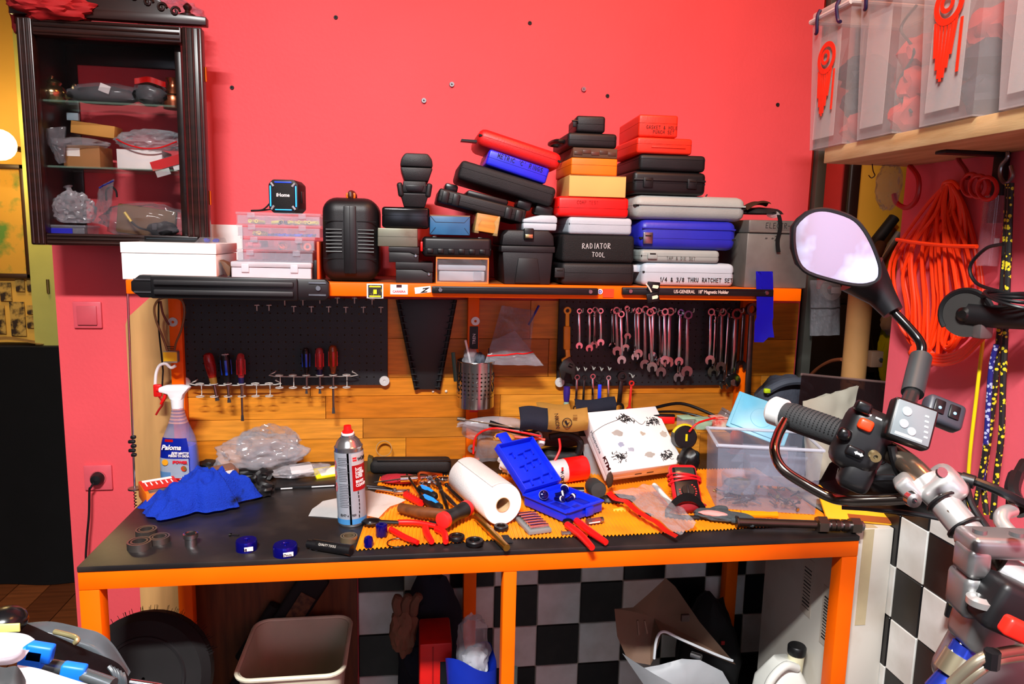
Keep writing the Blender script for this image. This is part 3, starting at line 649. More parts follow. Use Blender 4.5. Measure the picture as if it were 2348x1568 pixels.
MB().prism([(-.013, 0), (.016, 0), (.014, .012), (.0, .006), (-.012, .012)], .05, Matrix.Translation((0, -.025, 0)), .001).build('base', BLK, t)
# ---- clear organiser boxes with small parts, the speaker on top
def organiser(label, u0, u1, v0, v1, z, ndiv, d=.2, m=FROST, rounded=0, lidf=.22, Y=1.868, name='parts_organiser'):
    c, w_, h_ = pxr(u0, u1, v0, v1, Y); t = thing(name, label, 'organiser', (c.x, Y+d/2, z), group='clear organiser boxes')
    e = .0016; b = MB(); hb = h_*(1-lidf)
    b.box((0, 0, e/2), (w_-.004, d-.004, e))
    for s in (-1, 1): b.box((s*(w_/2-.003), 0, hb/2), (e, d-.004, hb-.002)); b.box((0, s*(d/2-.003), hb/2), (w_-.008, e, hb-.002))
    b.build('tray', m, t)
    MB().box((0, 0, hb+h_*lidf/2), (w_, d, h_*lidf), .004 if rounded else .001).build('lid', m, t)
    for k in range(1, ndiv): MB().box((0, 0, 0), (e*.7, d-.012, hb-.006)).build('divider', m, t, loc=(-w_/2+w_*k/ndiv, 0, hb/2))
    for s in (-.32, .28): MB().box((0, 0, 0), (.018, .003, h_*.42), .001).build('clasp', m, t, loc=(s*w_, -d/2-.001, hb*.95))
    t['_h'] = h_; return t, w_, d
z = SZ
q0, w_, d = organiser('frosted oval-lidded tub of fittings at the bottom of the organisers', 529, 716, 598, 642, z, 3, rounded=1, lidf=.3, m=tinted((226, 232, 240), .6, .3))
def bits(name, label, grp, n, xr, z, build, seed, y=1.885):
    r = random.Random(seed)
    for k in range(n):
        o = build(r); o.location = (r.uniform(*xr), y+r.uniform(0, .05), z); o.rotation_euler.z = r.uniform(-1.2, 1.2)
        tag(o, label, name.replace('_', ' '), grp); o.name = name
X = lambda u, v=600: P(u, v, Y=1.89).x
bits('pipe_fitting', 'white and silver fitting inside the frosted oval tub', 'fittings in the tub', 8, (X(545), X(700)), SZ+.003, lambda r: MB().hollow([(.006, 0), (.011, 0), (.011, .016), (.006, .016)], 14).build('pipe_fitting', r.choice((WHITE, CHROME))), 1)
z = top(q0)
q1, w_, d = organiser('empty clear organiser with upright dividers', 542, 719, 570, 598, z, 6); z = top(q1)
q2, w_, d = organiser('clear organiser holding a pink tray and orange rings', 552, 723, 540, 570, z, 4)
zz = z+.003
po = thing('pink_parts_tray', 'pink plastic tray inside the clear organiser', 'tray', (X(583, 560), 1.93, zz)); MB().box((-.004, .01, .009), (.04, .09, .016), .002).build('tray', mat((250, 80, 90), .5), po)
MB().box((-.01, -.037, .01), (.012, .004, .012), .001).build('tab', mat((255, 120, 130), .5), po)
bits('orange_ring', 'orange rubber ring lying in the clear organiser', 'orange rings in the organiser', 6, (X(625, 555), X(712, 555)), zz+.005, lambda r: MB().torus((0, 0, 0), .0075, .0032, 16, 8, rot('X', r.uniform(40, 90))).build('orange_ring', mat((255, 90, 30), .4)), 5)
z = top(q2)
q3, w_, d = organiser('clear organiser with yellow rolls and blue clips', 543, 736, 513, 541, z, 5)
bits('yellow_sleeve', 'short yellow sleeve heaped in the organiser with blue clips', 'yellow sleeves', 7, (X(578, 530), X(598, 530)), z+.007, lambda r: MB().hollow([(.0035, -.009), (.005, -.009), (.005, .009), (.0035, .009)], 12, rot('X', 80)).build('yellow_sleeve', mat((250, 200, 10), .4)), 2)
bits('blue_clip', 'small blue crimp clip in the clear organiser', 'blue crimp clips', 18, (X(612, 530), X(722, 530)), z+.004, lambda r: MB().box((0, 0, 0), (.016, .004, .006), .001).cyl((0, 0, 0), (.012, 0, .003), .002, n=6).build('blue_clip', mat((30, 50, 235), .4)), 3)
z = top(q3)
q4, w_, d = organiser('topmost clear organiser with yellow tubing under the speaker', 541, 736, 487, 514, z, 6)
bits('yellow_tube_offcut', 'yellow shrink tube offcut in the topmost organiser', 'yellow tube offcuts', 14, (X(552, 500), X(728, 500)), z+.006, lambda r: MB().hollow([(.0025, -.016), (.0045, -.016), (.0045, .016), (.0025, .016)], 10, rot('X', 86)).build('yellow_tube_offcut', mat((246, 226, 20), .4)), 4)
bits('black_tube_offcut', 'dark shrink tube offcut in the topmost organiser', 'dark tube offcuts', 3, (X(630, 500), X(680, 500)), z+.005, lambda r: MB().hollow([(.003, -.014), (.0045, -.014), (.0045, .014), (.003, .014)], 10, rot('X', 86)).build('black_tube_offcut', black(20, .5)), 6)
z = top(q4)
c, w_, h_ = pxr(619, 689, 409, 486, 1.885); d = .075
t = thing('bluetooth_speaker', 'cube speaker with glowing blue ring on the clear organisers', 'speaker', (c.x, 1.885+d/2, z), rz=-7)
oc = lambda k: [(-w_/2+k, 0), (w_/2-k, 0), (w_/2, k), (w_/2, h_-k), (w_/2-k, h_), (-w_/2+k, h_), (-w_/2, h_-k), (-w_/2, k)]
MB().prism(oc(.011), d, Matrix.Translation((0, -d/2, 0)), .003).build('body', black(20, .55), t)
MB().box((0, -d/2-.001, h_/2), (w_*.78, .004, h_*.8), .0018).build('grille', black(13, .7, .3), t)
BL = mat((40, 150, 255), .4, var=0, emit=2.4); BL2 = mat((30, 60, 255), .4, var=0, emit=2.4)
for x, zc, sx, sz, mm in ((0, .1, .56, .028, BL), (0, .92, .56, .028, BL2), (-.43, .5, .03, .62, BL), (.43, .5, .03, .62, BL)): MB().box((x*w_, -d/2-.001, zc*h_), (sx*w_, .005, sz*h_), .0008).build('light_strip', mm, t)
for sx in (-1, 1):
    for sz in (.15, .85): MB().tube([(sx*w_*.40, -d/2-.002, h_*(.5+(sz-.5)*1.12)), (sx*w_*.31, -d/2-.004, h_*(.5+(sz-.5)*.82))], .0028, 8).build('corner_peg', mat((150, 152, 155), .5), t)
text('iHome', t, (0, -d/2-.0034, h_*.49), .012, mat((235, 235, 235), .4), align='CENTER', bold=.0003)
MB().box((w_/2+.001, 0, h_*.5), (.002, d*.3, h_*.35), .001).build('side_panel', black(36, .4), t)
MB().tube(crom([(-w_/2, -.02, h_*.32), (-w_*.75, -.024, h_*.1), (-w_*1.1, -.026, .005), (-w_*1.12, -.022, .004), (-w_*.8, -.018, .006), (-w_/2, -.012, h_*.12)], 5), .0022, 6).build('wrist_strap', BLKM, t)
# paper and slim orange sleeve standing behind
p = P(516, 560, Y=2.19); MBp = tag(MB().box((0, 0, 0), (.1, .0015, .1)).build('white_card', WHITE, loc=(p.x, 2.186, P(516, 515, Y=2.19).z-.05)), 'white card standing against the wall behind the organisers', 'card')
p = P(728, 600, Y=1.9)
t = thing('orange_sleeve', 'thin orange printed sleeve upright beside the suitcase', 'sleeve', (p.x+.004, 1.95, SZ)); MB().box((0, 0, .05), (.006, .14, .1), .0006).build('body', mat((238, 78, 10), .5, var=.2), t)
MB().box((-.008, -.055, .027), (.008, .02, .052), .001).build('black_backing', black(18), t)
# ================================================================== pegboards and hanging tools
def holes(rgb, pitch, r, mode='plane', R=.05, see=True, metal=0, rough=.5):
    """perforated sheet: round holes on a grid, cut through by transparency"""
    m = mat(rgb, rough, metal, .15, 12+pitch); nt = m.node_tree; N = nt.nodes; L = nt.links
    tc = N.new('ShaderNodeTexCoord'); sp = N.new('ShaderNodeSeparateXYZ'); L.new(tc.outputs['Object'], sp.inputs[0])
    def mth(op, a, b=None):
        n = N.new('ShaderNodeMath'); n.operation = op
        for i, q in enumerate((a, b)):
            if q is None: continue
            if isinstance(q, (int, float)): n.inputs[i].default_value = q
            else: L.new(q, n.inputs[i])
        return n.outputs[0]
    if mode == 'cyl': hx = mth('MULTIPLY', mth('ARCTAN2', sp.outputs[0], sp.outputs[1]), R)
    else: hx = sp.outputs[0]
    f = lambda q: mth('SUBTRACT', mth('FRACT', mth('ADD', mth('DIVIDE', q, pitch), 100.5)), .5)
    a, b = f(hx), f(sp.outputs[2])
    d = mth('SQRT', mth('ADD', mth('MULTIPLY', a, a), mth('MULTIPLY', b, b)))
    k = mth('LESS_THAN', d, r/pitch)
    if mode == 'cyl':      # rows of holes only over the middle of the cup's height
        k = mth('MULTIPLY', k, mth('LESS_THAN', mth('ABSOLUTE', sp.outputs[2]), .038))
    out = N['Material Output']; t = N.new('ShaderNodeBsdfTransparent'); mx = N.new('ShaderNodeMixShader')
    L.new(k, mx.inputs[0]); L.new(N['Principled BSDF'].outputs[0], mx.inputs[1]); L.new(t.outputs[0], mx.inputs[2]); L.new(mx.outputs[0], out.inputs[0])
    return m
def board(label, u0, u1, v0, v1, Y):
    c, w_, h_ = pxr(u0, u1, v0, v1, Y); t = thing('pegboard', label, 'pegboard', (c.x, Y+.004, c.z-h_/2), group='black pegboards under the shelf')
    MB().box((0, 0, 0), (w_, .003, h_)).build('panel', holes((20, 21, 25), .0212, .0022), t, loc=(0, 0, h_/2))
    b = MB()
    for s in (-1, 1): b.box((s*w_/2, .004, h_/2), (.004, .01, h_), .001)
    b.box((0, .004, .002), (w_-.004, .01, .004), .001); b.build('folded_edge', black(24, .5), t)
    for s in (-1, 1): MB().lathe([(0, 0), (.0155, 0), (.0145, .003), (.004, .003), (.0035, .001), (0, .001)], 20, Matrix.Translation((s*(w_/2-.008), -.0018, .012)) @ rot('X', 90)).build('washer', mat((200, 200, 196), .45), t)
    return t
PY = 2.163
board('black pegboard holding screwdriver racks', 418, 892, 684, 885, PY)
board('black pegboard hung with chrome wrenches', 1285, 1700, 688, 885, PY)
for u, v in ((397, 738), (1082, 1028), (1090, 736)):
    p = P(u, v, Y=2.143); par = UPR[410 if u < 500 else 1083]; wash(MB(), (0, 0, 0), .013).build('washer', mat((200, 200, 196), .4, .4), par, loc=p-par.location)
WIRE = mat((214, 214, 206), .3, .3)
# bare T hooks
nth = {0: 0, 1: 0}
for k, (x, y) in enumerate(((1155, 215), (1255, 215), (1385, 170), (1460, 225), (1535, 170), (1605, 228), (1675, 155), (1748, 228), (1820, 155), (1890, 232), (1962, 155), (2035, 232), (2107, 165), (2180, 232))):
    p = P(270+x/3.612, 640+y/3.612, Y=2.145); lo_ = int(y > 200); nth[lo_] += 1
    t = tag(MB().cyl((0, .017, 0), (0, -.006, 0), .0018, n=6).cyl((-.007, -.004, 0), (.007, -.004, 0), .0016, n=6).cyl((0, -.006, 0), (0, -.006, -.016), .0016, n=6).build('peg_hook', WIRE, loc=p),
        ORD[nth[lo_]-1]+' empty T-shaped hook of the '+('upper', 'lower')[lo_]+' hook row counted from the pale board', 'peg hook', 'empty peg hooks')
# screwdriver racks
def rack(label, u0, u1, v, n):
    a, b = P(u0, v, Y=2.125), P(u1, v, Y=2.125); w_ = b.x-a.x
    t = thing('screwdriver_rack', label, 'tool rack', ((a.x+b.x)/2, 2.125, a.z), group='wire screwdriver racks')
    MB().tube(crom([(-w_/2, .034, .012), (-w_/2, .016, .012), (-w_/2, .014, 0), (w_/2, .014, 0), (w_/2, .016, .012), (w_/2, .034, .012)], 3), .0018, 6).build('bar', WIRE, t)
    xs = [-w_/2+w_*(.07+.172*k) for k in range(n)]
    for x in xs:
        MB().torus((x, -.004, .007), .0105, .0014, 16, 6).tube([(x, .0065, .007), (x, .012, 0), (x, .012, -.026), (x, .0065, -.03)], .0014, 6).torus((x, -.004, -.03), .0105, .0014, 16, 6).build('loop', WIRE, t)
    return t, [(t.location.x+x, 2.121, a.z) for x in xs]
rk1, sp1 = rack('lower wire rack with three screwdrivers near the pale board', 446, 630, 885, 6)
rk2, sp2 = rack('upper wire rack with three screwdrivers near the pegboard middle', 628, 807, 865, 6)
def screwdriver(name, label, p, L1, L2, r, m, ins=None, ferr=None, cap=None, tiltd=0, flat=True):
    """hangs tip down; p is where the handle meets the ring"""
    L1 *= 1.3; L2 *= 1.3; r *= 1.12; t = thing(name, label, 'screwdriver', Vector(p)+Vector((0, 0, .012)), ry=tiltd)
    MB().lathe([(0, 0), (r*.55, 0), (r*.62, L1*.12), (r*.78, L1*.22), (r*1.0, L1*.5), (r*.98, L1*.82), (r*.8, L1*.95), (r*.4, L1), (0, L1)], 14).build('handle', m, t)
    if ins is not None:
        for k in range(4): MB().box((0, 0, 0), (r*.5, .003, L1*.52), .001).build('grip_inlay', ins, t, loc=(r*.94*math.sin(k*math.pi/2+.2), -r*.94*math.cos(k*math.pi/2+.2), L1*.52)).rotation_euler.z = k*math.pi/2+.2
    if ferr is not None: MB().lathe([(0, -.004), (r*.66, -.004), (r*.72, L1*.1), (r*.66, L1*.22), (0, L1*.22)], 14).build('collar', ferr, t)
    if cap is not None: MB().ball((0, 0, L1*.93), r*.82, (1, 1, .55), 12).build('end_cap', cap, t)
    b = MB().cyl((0, 0, .004), (0, 0, -L2*.86), r*.27, n=8)
    b.taper((0, 0, -L2*.93), (r*.7, r*.5, L2*.15), .8, 1.0) if flat else b.cyl((0, 0, -L2*.86), (0, 0, -L2), r*.27, r*.05, 8)
    b.build('blade', mat((120, 118, 116), .35, 1), t)
    return t
AMB = tinted((150, 20, 16), .75, .12); AMB2 = tinted((150, 70, 14), .75, .12); CLR = tinted((200, 60, 60), .5, .1)
NBL = mat((10, 80, 230), .35); REDI = mat((210, 10, 20), .35)
screwdriver('amber_screwdriver', 'leaning amber-red handled screwdriver in the lower rack', sp1[1], .066, .042, .0135, AMB, None, mat((120, 84, 30), .3), tiltd=-9)
screwdriver('stubby_blue_screwdriver', 'black and blue screwdriver with white end in the lower rack', sp1[2], .064, .046, .0125, black(16, .4), NBL, None, WHITE, tiltd=-3)
screwdriver('long_red_screwdriver', 'clear and red screwdriver with long blade in the lower rack', sp1[3], .064, .088, .0105, CLR, REDI, mat((10, 10, 60), .4))
screwdriver('slim_blue_screwdriver', 'black and blue screwdriver in the upper rack', sp2[2], .058, .046, .0095, black(14, .4), NBL, None, WHITE)
screwdriver('short_red_screwdriver', 'clear and red screwdriver with navy collar in the upper rack', sp2[3], .058, .046, .0105, CLR, REDI, mat((10, 10, 60), .4))
screwdriver('yellow_red_screwdriver', 'amber screwdriver with red inlay and long blade in the upper rack', sp2[4], .064, .092, .0112, AMB2, REDI, None)
# ------------------------------------------------------------------ wrenches
def wr_mesh(L_, w_, m_, flex=False, dbl=False):
    """combination wrench hanging from its ring: ring centre at the origin, jaw down"""
    th = w_*.26; r = w_*.5
    ring = MB().hollow([(r*.62, -th*.75), (r, -th*.75), (r, th*.75), (r*.62, th*.75)], 18, rot('X', 90))
    sh_ = MB()
    if flex: sh_.box((0, 0, -r*1.35), (r*.9, th*1.2, r*.8), .001); sh_.box((0, 0, -r*2.0), (r*1.1, th*.9, r*.9), .001)
    sh_.prism([(-w_*.2, -r*.9), (w_*.2, -r*.9), (w_*.24, -L_+w_*.8), (-w_*.24, -L_+w_*.8)], th*.8, Matrix.Translation((0, -th*.4, 0)), th*.2)
    if dbl: jaw = MB().hollow([(r*.66, -th*.7), (r*1.15, -th*.7), (r*1.15, th*.7), (r*.66, th*.7)], 18, Matrix.Translation((0, 0, -L_+r)) @ rot('X', 90))
    else:
        o = []; z0 = -L_+w_*.62; R_ = w_*.68
        for k in range(19):
            a = math.radians(-125+20)+math.radians(250*k/18)+math.pi/2; 
            a = math.radians(-58)+math.radians(296*k/18)
            o.append((R_*math.cos(a), z0+R_*math.sin(a)*1.0))
        inn = [(-w_*.26, z0-R_*.7), (-w_*.27, z0+w_*.02), (0, z0+w_*.16), (w_*.27, z0+w_*.02), (w_*.26, z0-R_*.7)]
        jaw = MB().prism(o+inn, th, Matrix.Translation((0, -th/2, 0)))
    return ring, sh_, jaw
def wrench(label, u, v0, u1, v1, w_px, Y=2.135, m=CHROME, flex=False, dbl=False, name='wrench', group='chrome wrenches on the pegboard'):
    a, b = P(u, v0+w_px*.5, Y=Y), P(u1, v1, Y=Y); L_ = (a-b).length; w_ = w_px/1650*2.16*1.0
    ang = math.degrees(math.atan2(b.x-a.x, a.z-b.z))
    t = thing(name, label, 'wrench', a, ry=-ang, group=group)
    ring, sh_, jaw = wr_mesh(L_, w_, m, flex, dbl)
    ring.build('ring_end', m, t); sh_.build('shaft', m, t); jaw.build('open_jaw', m, t)
    return t
CH2 = mat((150, 140, 138), .22, 1, .1, 40); CH3 = mat((176, 168, 166), .12, 1, .05, 40); GUN = mat((120, 112, 108), .36, 1, .1, 40)
wrs = [(1328, 707, 1328, 800, 12, 'smallest chrome wrench hanging alone near the yellow wrench'), (1352, 706, 1351, 806, 13, 'slim wrench at the back of the second peg'),
 (1364, 703, 1362, 799, 14, 'flex-head wrench at the front of the second peg'), (1377, 706, 1377, 793, 13, 'short wrench close beside the second peg'),
 (1405, 707, 1404, 801, 13, 'narrow wrench at the back of the third peg'), (1413, 703, 1415, 815, 17, 'bright wrench at the front of the third peg'),
 (1424, 712, 1425, 835, 16, 'wrench whose jaw hangs lowest below the third peg'), (1438, 702, 1434, 806, 14, 'wrench with two jaws seen at the fourth peg'), (1437, 700, 1439, 778, 12, 'short wrench in front at the fourth peg'),
 (1457, 705, 1456, 826, 14, 'back wrench of the middle bunch'), (1464, 704, 1463, 820, 16, 'bright wrench in the middle bunch'), (1479, 700, 1478, 846, 18, 'long wrench in the middle bunch'),
 (1498, 703, 1495, 827, 17, 'upper-jaw wrench at the end of the middle bunch'), (1490, 706, 1495, 853, 19, 'lowest wrench of the middle bunch'),
 (1513, 710, 1514, 838, 15, 'dark back wrench of the fifth bunch'), (1524, 706, 1524, 836, 17, 'second wrench of the fifth bunch'), (1536, 704, 1531, 842, 20, 'wide ring wrench of the fifth bunch'), (1526, 712, 1514, 864, 19, 'lowest jaw wrench of the fifth bunch'),
 (1560, 708, 1556, 838, 16, 'back wrench of the sixth bunch'), (1562, 710, 1555, 876, 19, 'lowest jaw wrench of the sixth bunch'), (1577, 711, 1574, 864, 21, 'satin wrench in front of the sixth bunch'),
 (1630, 706, 1627, 836, 18, 'back wrench of the seventh bunch'), (1643, 703, 1635, 865, 23, 'flex-head wrench in front of the seventh bunch'), (1656, 706, 1652, 852, 19, 'dull leaning wrench of the seventh bunch'),
 (1672, 704, 1660, 893, 18, 'lowest jaw wrench of the eighth bunch'), (1688, 706, 1680, 888, 27, 'broad ring wrench in front of the eighth bunch'), (1706, 704, 1698, 850, 20, 'dark wrench between the two largest wrenches')]
for k, (u, v0, u1, v1, w_, lb) in enumerate(wrs):
    wrench(lb, u, v0, u1, v1, w_, Y=2.118+.0085*((k*2) % 5), m=(CHROME, CH3, CH2)[k % 3], flex='flex' in lb)
wrench('largest wrench hanging down to the bench beside the blue tape', 1724, 694, 1712, 944, 30, Y=2.10, m=GUN)
for k, (u, v0, u1, v1, w_, mm, lb) in enumerate(((1323, 858, 1320, 942, 13, CH2, 'grey ring spanner on the lower pegs nearest the yellow wrench'), (1340, 860, 1336, 944, 12, DSTEEL, 'dark ring spanner on the lower pegs'), (1359, 856, 1359, 942, 13, CH3, 'bright ring spanner on the lower pegs'),
    (1395, 860, 1394, 944, 12, CHROME, 'polished ring spanner on the lower pegs beside the blue one'))): wrench(lb, u, v0, u1, v1, w_, 2.13, mm, dbl=True, name='ring_spanner', group='spanners on the lower pegs')
t = wrench('black spanner with blue grip on the lower pegs', 1375, 862, 1372, 945, 12, 2.13, black(20, .4), dbl=True, name='ring_spanner', group='spanners on the lower pegs')
MB().box((0, -.004, -.04), (.011, .004, .045), .001).build('blue_grip', mat((20, 60, 240), .4), t)
t = wrench('black reversible ratchet on the lower pegs', 1426, 851, 1417, 945, 23, 2.125, DSTEEL, dbl=True, name='ratchet', group='spanners on the lower pegs')
t = wrench('red handled spanner on the lower pegs', 1448, 872, 1442, 945, 13, 2.13, mat((214, 34, 20), .45), dbl=True, name='red_spanner', group='spanners on the lower pegs')
for k, (u, v) in enumerate(((1323, 846), (1340, 846), (1359, 844), (1377, 846), (1395, 845), (1448, 862))):
    p = P(u, v, Y=2.135); tag(MB().tube(crom([(0, .026, .004), (0, 0, .004), (.0, -.012, -.003), (.003, -.018, .006)], 4), .0017, 6).build('peg_hook', WIRE, loc=p), 'lower-row peg hook carrying the '+('grey ring', 'dark ring', 'bright ring', 'blue gripped', 'polished ring', 'red handled')[k]+' spanner', 'peg hook', 'spanner hooks')
for k, u in enumerate((1328, 1364, 1413, 1438, 1462, 1498, 1536, 1577, 1643, 1688)):
    p = P(u, 712, Y=2.15); tag(MB().tube(crom([(0, .011, .0), (0, -.0, .0), (.0, -.045, -.001), (.0, -.05, .012)], 4), .0015, 6).build('peg_hook', WIRE, loc=p), ORD[k]+' peg hook of the chrome wrench row counted from the yellow wrench', 'peg hook', 'wrench hooks')
# yellow adjustable wrench, purple handled tool below it
a = P(1301, 712, Y=2.12); b = P(1296, 885, Y=2.12)
t = thing('adjustable_wrench', 'yellow handled adjustable wrench hanging jaw down', 'wrench', a, ry=-1.5)
yl = mat((250, 176, 10), .4, var=.08)
MB().hollow([(.006, -.004), (.0115, -.004), (.0115, .004), (.006, .004)], 16, rot('X', 90)).box((0, 0, -.028), (.012, .007, .04), .002).build('hang_ring', yl, t)
MB().box((-.001, 0, -.083), (.021, .012, .072), .004).build('grip', mat((226, 150, 14), .5), t)
MB().prism([(-.006, -.118), (.008, -.118), (.01, -.145), (-.016, -.158), (-.018, -.148), (-.004, -.14)], .010, Matrix.Translation((0, -.005, 0)), .002).build('neck', yl, t)
hdm = mat((60, 60, 58), .4, .8, var=.2)
MB().prism([(-.014, -.152), (.008, -.140), (.026, -.168), (.026, -.2), (.018, -.215), (.013, -.196), (-.004, -.19), (-.012, -.215), (-.02, -.205), (-.026, -.176)], .014, Matrix.Translation((0, -.007, 0)), .002).build('jaw', hdm, t)
MB().cyl((.004, -.008, -.165), (.014, -.008, -.17), .006, n=10).build('adjuster_wheel', DSTEEL, t)
a = P(1300, 885, Y=2.10)
t = thing('purple_screwdriver', 'purple handled bit driver tucked under the yellow wrench', 'screwdriver', a)
MB().lathe([(0, .0), (.010, -.002), (.011, -.02), (.0095, -.04), (.008, -.048), (0, -.048)], 14).build('handle', mat((50, 30, 120), .4), t); MB().lathe([(0, -.046), (.007, -.047), (.009, -.056), (.005, -.068), (0, -.068)], 12).build('collar', mat((150, 180, 160), .4), t)
MB().hollow([(.004, -.066), (.006, -.066), (.006, -.09), (.004, -.09)], 10).build('bit_holder', STEEL, t)
# V shaped black wrench holder
t = thing('wrench_holder', 'empty black V-shaped wrench holder with toothed edges', 'tool holder', P(978, 893, Y=2.165))
o0 = t.location; q = [P(u, v, Y=2.165)-o0 for u, v in ((912, 687), (1044, 687), (1005, 893), (954, 893))]
MB().prism([(p.x, p.z) for p in q], .006, Matrix.Translation((0, .002, 0)), .001).build('back_plate', mat((22, 22, 25), .5, var=.1), t)
for s, a, b in ((1, q[0], q[3]), (-1, q[1], q[2])):
    bar = MB().tube([a+Vector((0, 0, 0)), b], .006, 6).build('edge_rail', black(16, .5), t)
    for k in range(14):
        f = (k+.5)/14; c = a.lerp(b, f); MB().box((0, 0, 0), (.016, .012, .0028), .0006).build('tooth', black(26, .35), bar, loc=c+Vector((s*.004, -.006, 0)))
for u, v in ((993, 897), (1023, 897)): wall = P(u, v, Y=2.18); tag(MB().ball((0, 0, 0), .0045, (1, .8, 1), 12).build('push_pin', mat((226, 210, 190), .4), loc=wall), 'round white pin in the wood '+('touching the foot of' if u < 1000 else 'standing clear of')+' the V-shaped holder', 'pin', 'white pins')
# ------------------------------------------------------------------ perforated steel cup with pens
c = P(1090, 876, Y=2.085); zb_, zt__ = P(1090, 930, Y=2.085).z, P(1090, 826, Y=2.085).z
R_ = (P(1133, 876, Y=2.085).x-P(1047, 876, Y=2.085).x)/2; hc = zt__-zb_
t = thing('perforated_cup', 'perforated stainless steel cup hanging on the middle post', 'cup', (c.x, 2.085, (zb_+zt__)/2))
MB().hollow([(R_, -hc/2), (R_, hc/2), (R_-.0012, hc/2), (R_-.0012, -hc/2+.001)], 48).build('wall', holes((188, 184, 178), .0125, .0029, 'cyl', R_, metal=1, rough=.22), t, ang=60)
MB().lathe([(0, -hc/2), (R_-.0015, -hc/2), (R_-.0015, -hc/2+.0015), (0, -hc/2+.0015)], 40).build('base', STEEL, t)
MB().torus((0, 0, hc/2), R_, .0014, 40, 6).build('rim', CHROME, t)
cz = t.location
for k, ang in enumerate((-62, 62)): MB().tube(crom([(R_*math.sin(math.radians(ang+d))*1.01, -R_*math.cos(math.radians(ang+d))*1.01, z_) for d, z_ in ((-6, .03), (5, .036), (8, .02), (-2, .008), (6, -.006), (-4, -.02), (-8, .0))], 4), .0012, 5).build('flower_cutout', black(20, .5), t)
def stick(name, label, cat, u0, v0, u1, v1, Y0, Y1, r, m):
    a, b = P(u0, v0, Y=Y0), P(u1, v1, Y=Y1); return tag(MB().cyl((0, 0, 0), b-a, r, n=8).build(name, m, loc=a), label, cat)
stick('white_stirrer', 'white stick leaning out of the steel cup', 'stick', 1094, 900, 1067, 780, 2.085, 2.07, .0033, WHITE)
stick('black_rod', 'thin black rod in the steel cup beside the zip bag', 'rod', 1121, 900, 1121, 798, 2.085, 2.075, .0016, BLK)
mk = stick('marker_pen', 'dark green marker clipped to the side of the steel cup', 'pen', 1045, 874, 1039, 808, 2.06, 2.06, .0058, mat((20, 34, 30), .4))
b = MB().blob((0, 0, 0), (.022, .02, .03), .3, 2.4, 8, 3); tag(b.build('foil_pouch', FILM2, loc=P(1078, 820, Y=2.085)), 'clear crumpled pouch stuffed in the steel cup', 'bag')
tag(MB().blob((0, 0, 0), (.018, .02, .024), .35, 2.6, 12, 3).build('grey_rag', mat((70, 78, 88), .8), loc=P(1100, 826, Y=2.09)), 'grey rag stuffed in the steel cup', 'rag')
# zip bags hanging beside the cup
def film(name, label, pts, Y, m, zipper=None, amp=.006, n=14, cat='plastic bag', seed=1, puff=.0):
    """hanging bag: four corners (tl, tr, br, bl) of its face, crumpled, with front and back film"""
    q = [P(u, v, Y=Y+dy) for u, v, dy in pts]; o = (q[0]+q[1]+q[2]+q[3])/4
    t = thing(name, label, cat, o)
    def f(i, j, s):
        p = q[0].lerp(q[1], i).lerp(q[3].lerp(q[2], i), j)-o
        d = noise.noise(Vector((i*4+seed*5, j*4, seed+s)))*amp+noise.noise(Vector((i*11+seed, j*9, seed)))*amp*.5
        return p+Vector((d*.4, -s*puff*math.sin(math.pi*i)*math.sin(math.pi*j)+d-.003*s, d*.3))
    MB().grid(lambda i, j: f(i, j, 1), n, n, .0003).build('front_film', m, t, ang=60); MB().grid(lambda i, j: f(i, j, -1), n, n, .0003).build('back_film', m, t, ang=60)
    if zipper:
        j0, mm = zipper; MB().tube([f(i/n, j0, 1) for i in range(n+1)], .0022, 6).build('zip_strip', mm, t)
    return t
film('zip_bag', 'crumpled clear bag hanging under the shelf behind the zip bag', ((1150, 700, 0), (1226, 712, 0), (1216, 800, 0), (1122, 800, 0)), 2.14, FILM, seed=3, puff=.012)
film('zip_bag', 'clear zip bag with red seal drooping beside the steel cup', ((1128, 782, 0), (1180, 758, 0), (1247, 838, -.02), (1110, 836, -.02)), 2.09, FILM2, (.62, RED), seed=5, puff=.012)
stick('blue_pencil', 'dark blue pen behind the zip bags under the shelf', 'pen', 1212, 745, 1236, 700, 2.16, 2.16, .0035, mat((20, 20, 150), .4))
# stickers on the middle upright
for v0, v1, m_, s in ((748, 800, black(12), 'TREN'), (920, 945, RED, 'CERAMIC')):
    a, b = P(1077, v0, Y=2.143), P(1096, v1, Y=2.143); st = MB().box((0, 0, 0), (.026, .001, a.z-b.z)).build('sticker', m_, UPR[1083], loc=(a+b)/2-UPR[1083].location)
    text(s, st, (.005 if s == 'TREN' else 0, -.0008, -.02 if s == 'TREN' else -.003), .013 if s == 'TREN' else .006, WHITE, rote=(math.radians(90), math.radians(-90), 0) if s == 'TREN' else RX90, align='LEFT' if s == 'TREN' else 'CENTER')
# ------------------------------------------------------------------ cable lock, hooks and rod by the pale board
Yc = 2.11
def pth(L_, Y=Yc): return [P(u, v, Y=Y) for u, v in L_]
o = P(392, 800, Y=Yc)
t = thing('cable_lock', 'looped cable lock with yellow padlock label on the orange upright', 'lock', o)
MB().tube(crom([p-o for p in pth([(384, 805), (372, 770), (358, 735), (354, 705), (366, 686), (392, 682), (416, 688), (423, 715), (416, 755), (404, 785), (400, 805)])], 5), .0032, 8).build('cable', mat((120, 84, 44), .4), t)
MB().tube(crom([p-o for p in pth([(368, 690), (374, 720), (388, 745)])], 5), .003, 8).build('cable_tail', mat((100, 40, 24), .5), t)
MB().box((.001, 0, -.022), (.038, .024, .034), .004).build('padlock_body', mat((200, 196, 186), .35, .7), t); lb = MB().box((.001, -.0125, -.02), (.036, .001, .026)).build('padlock_label', mat((250, 200, 10), .5), t)
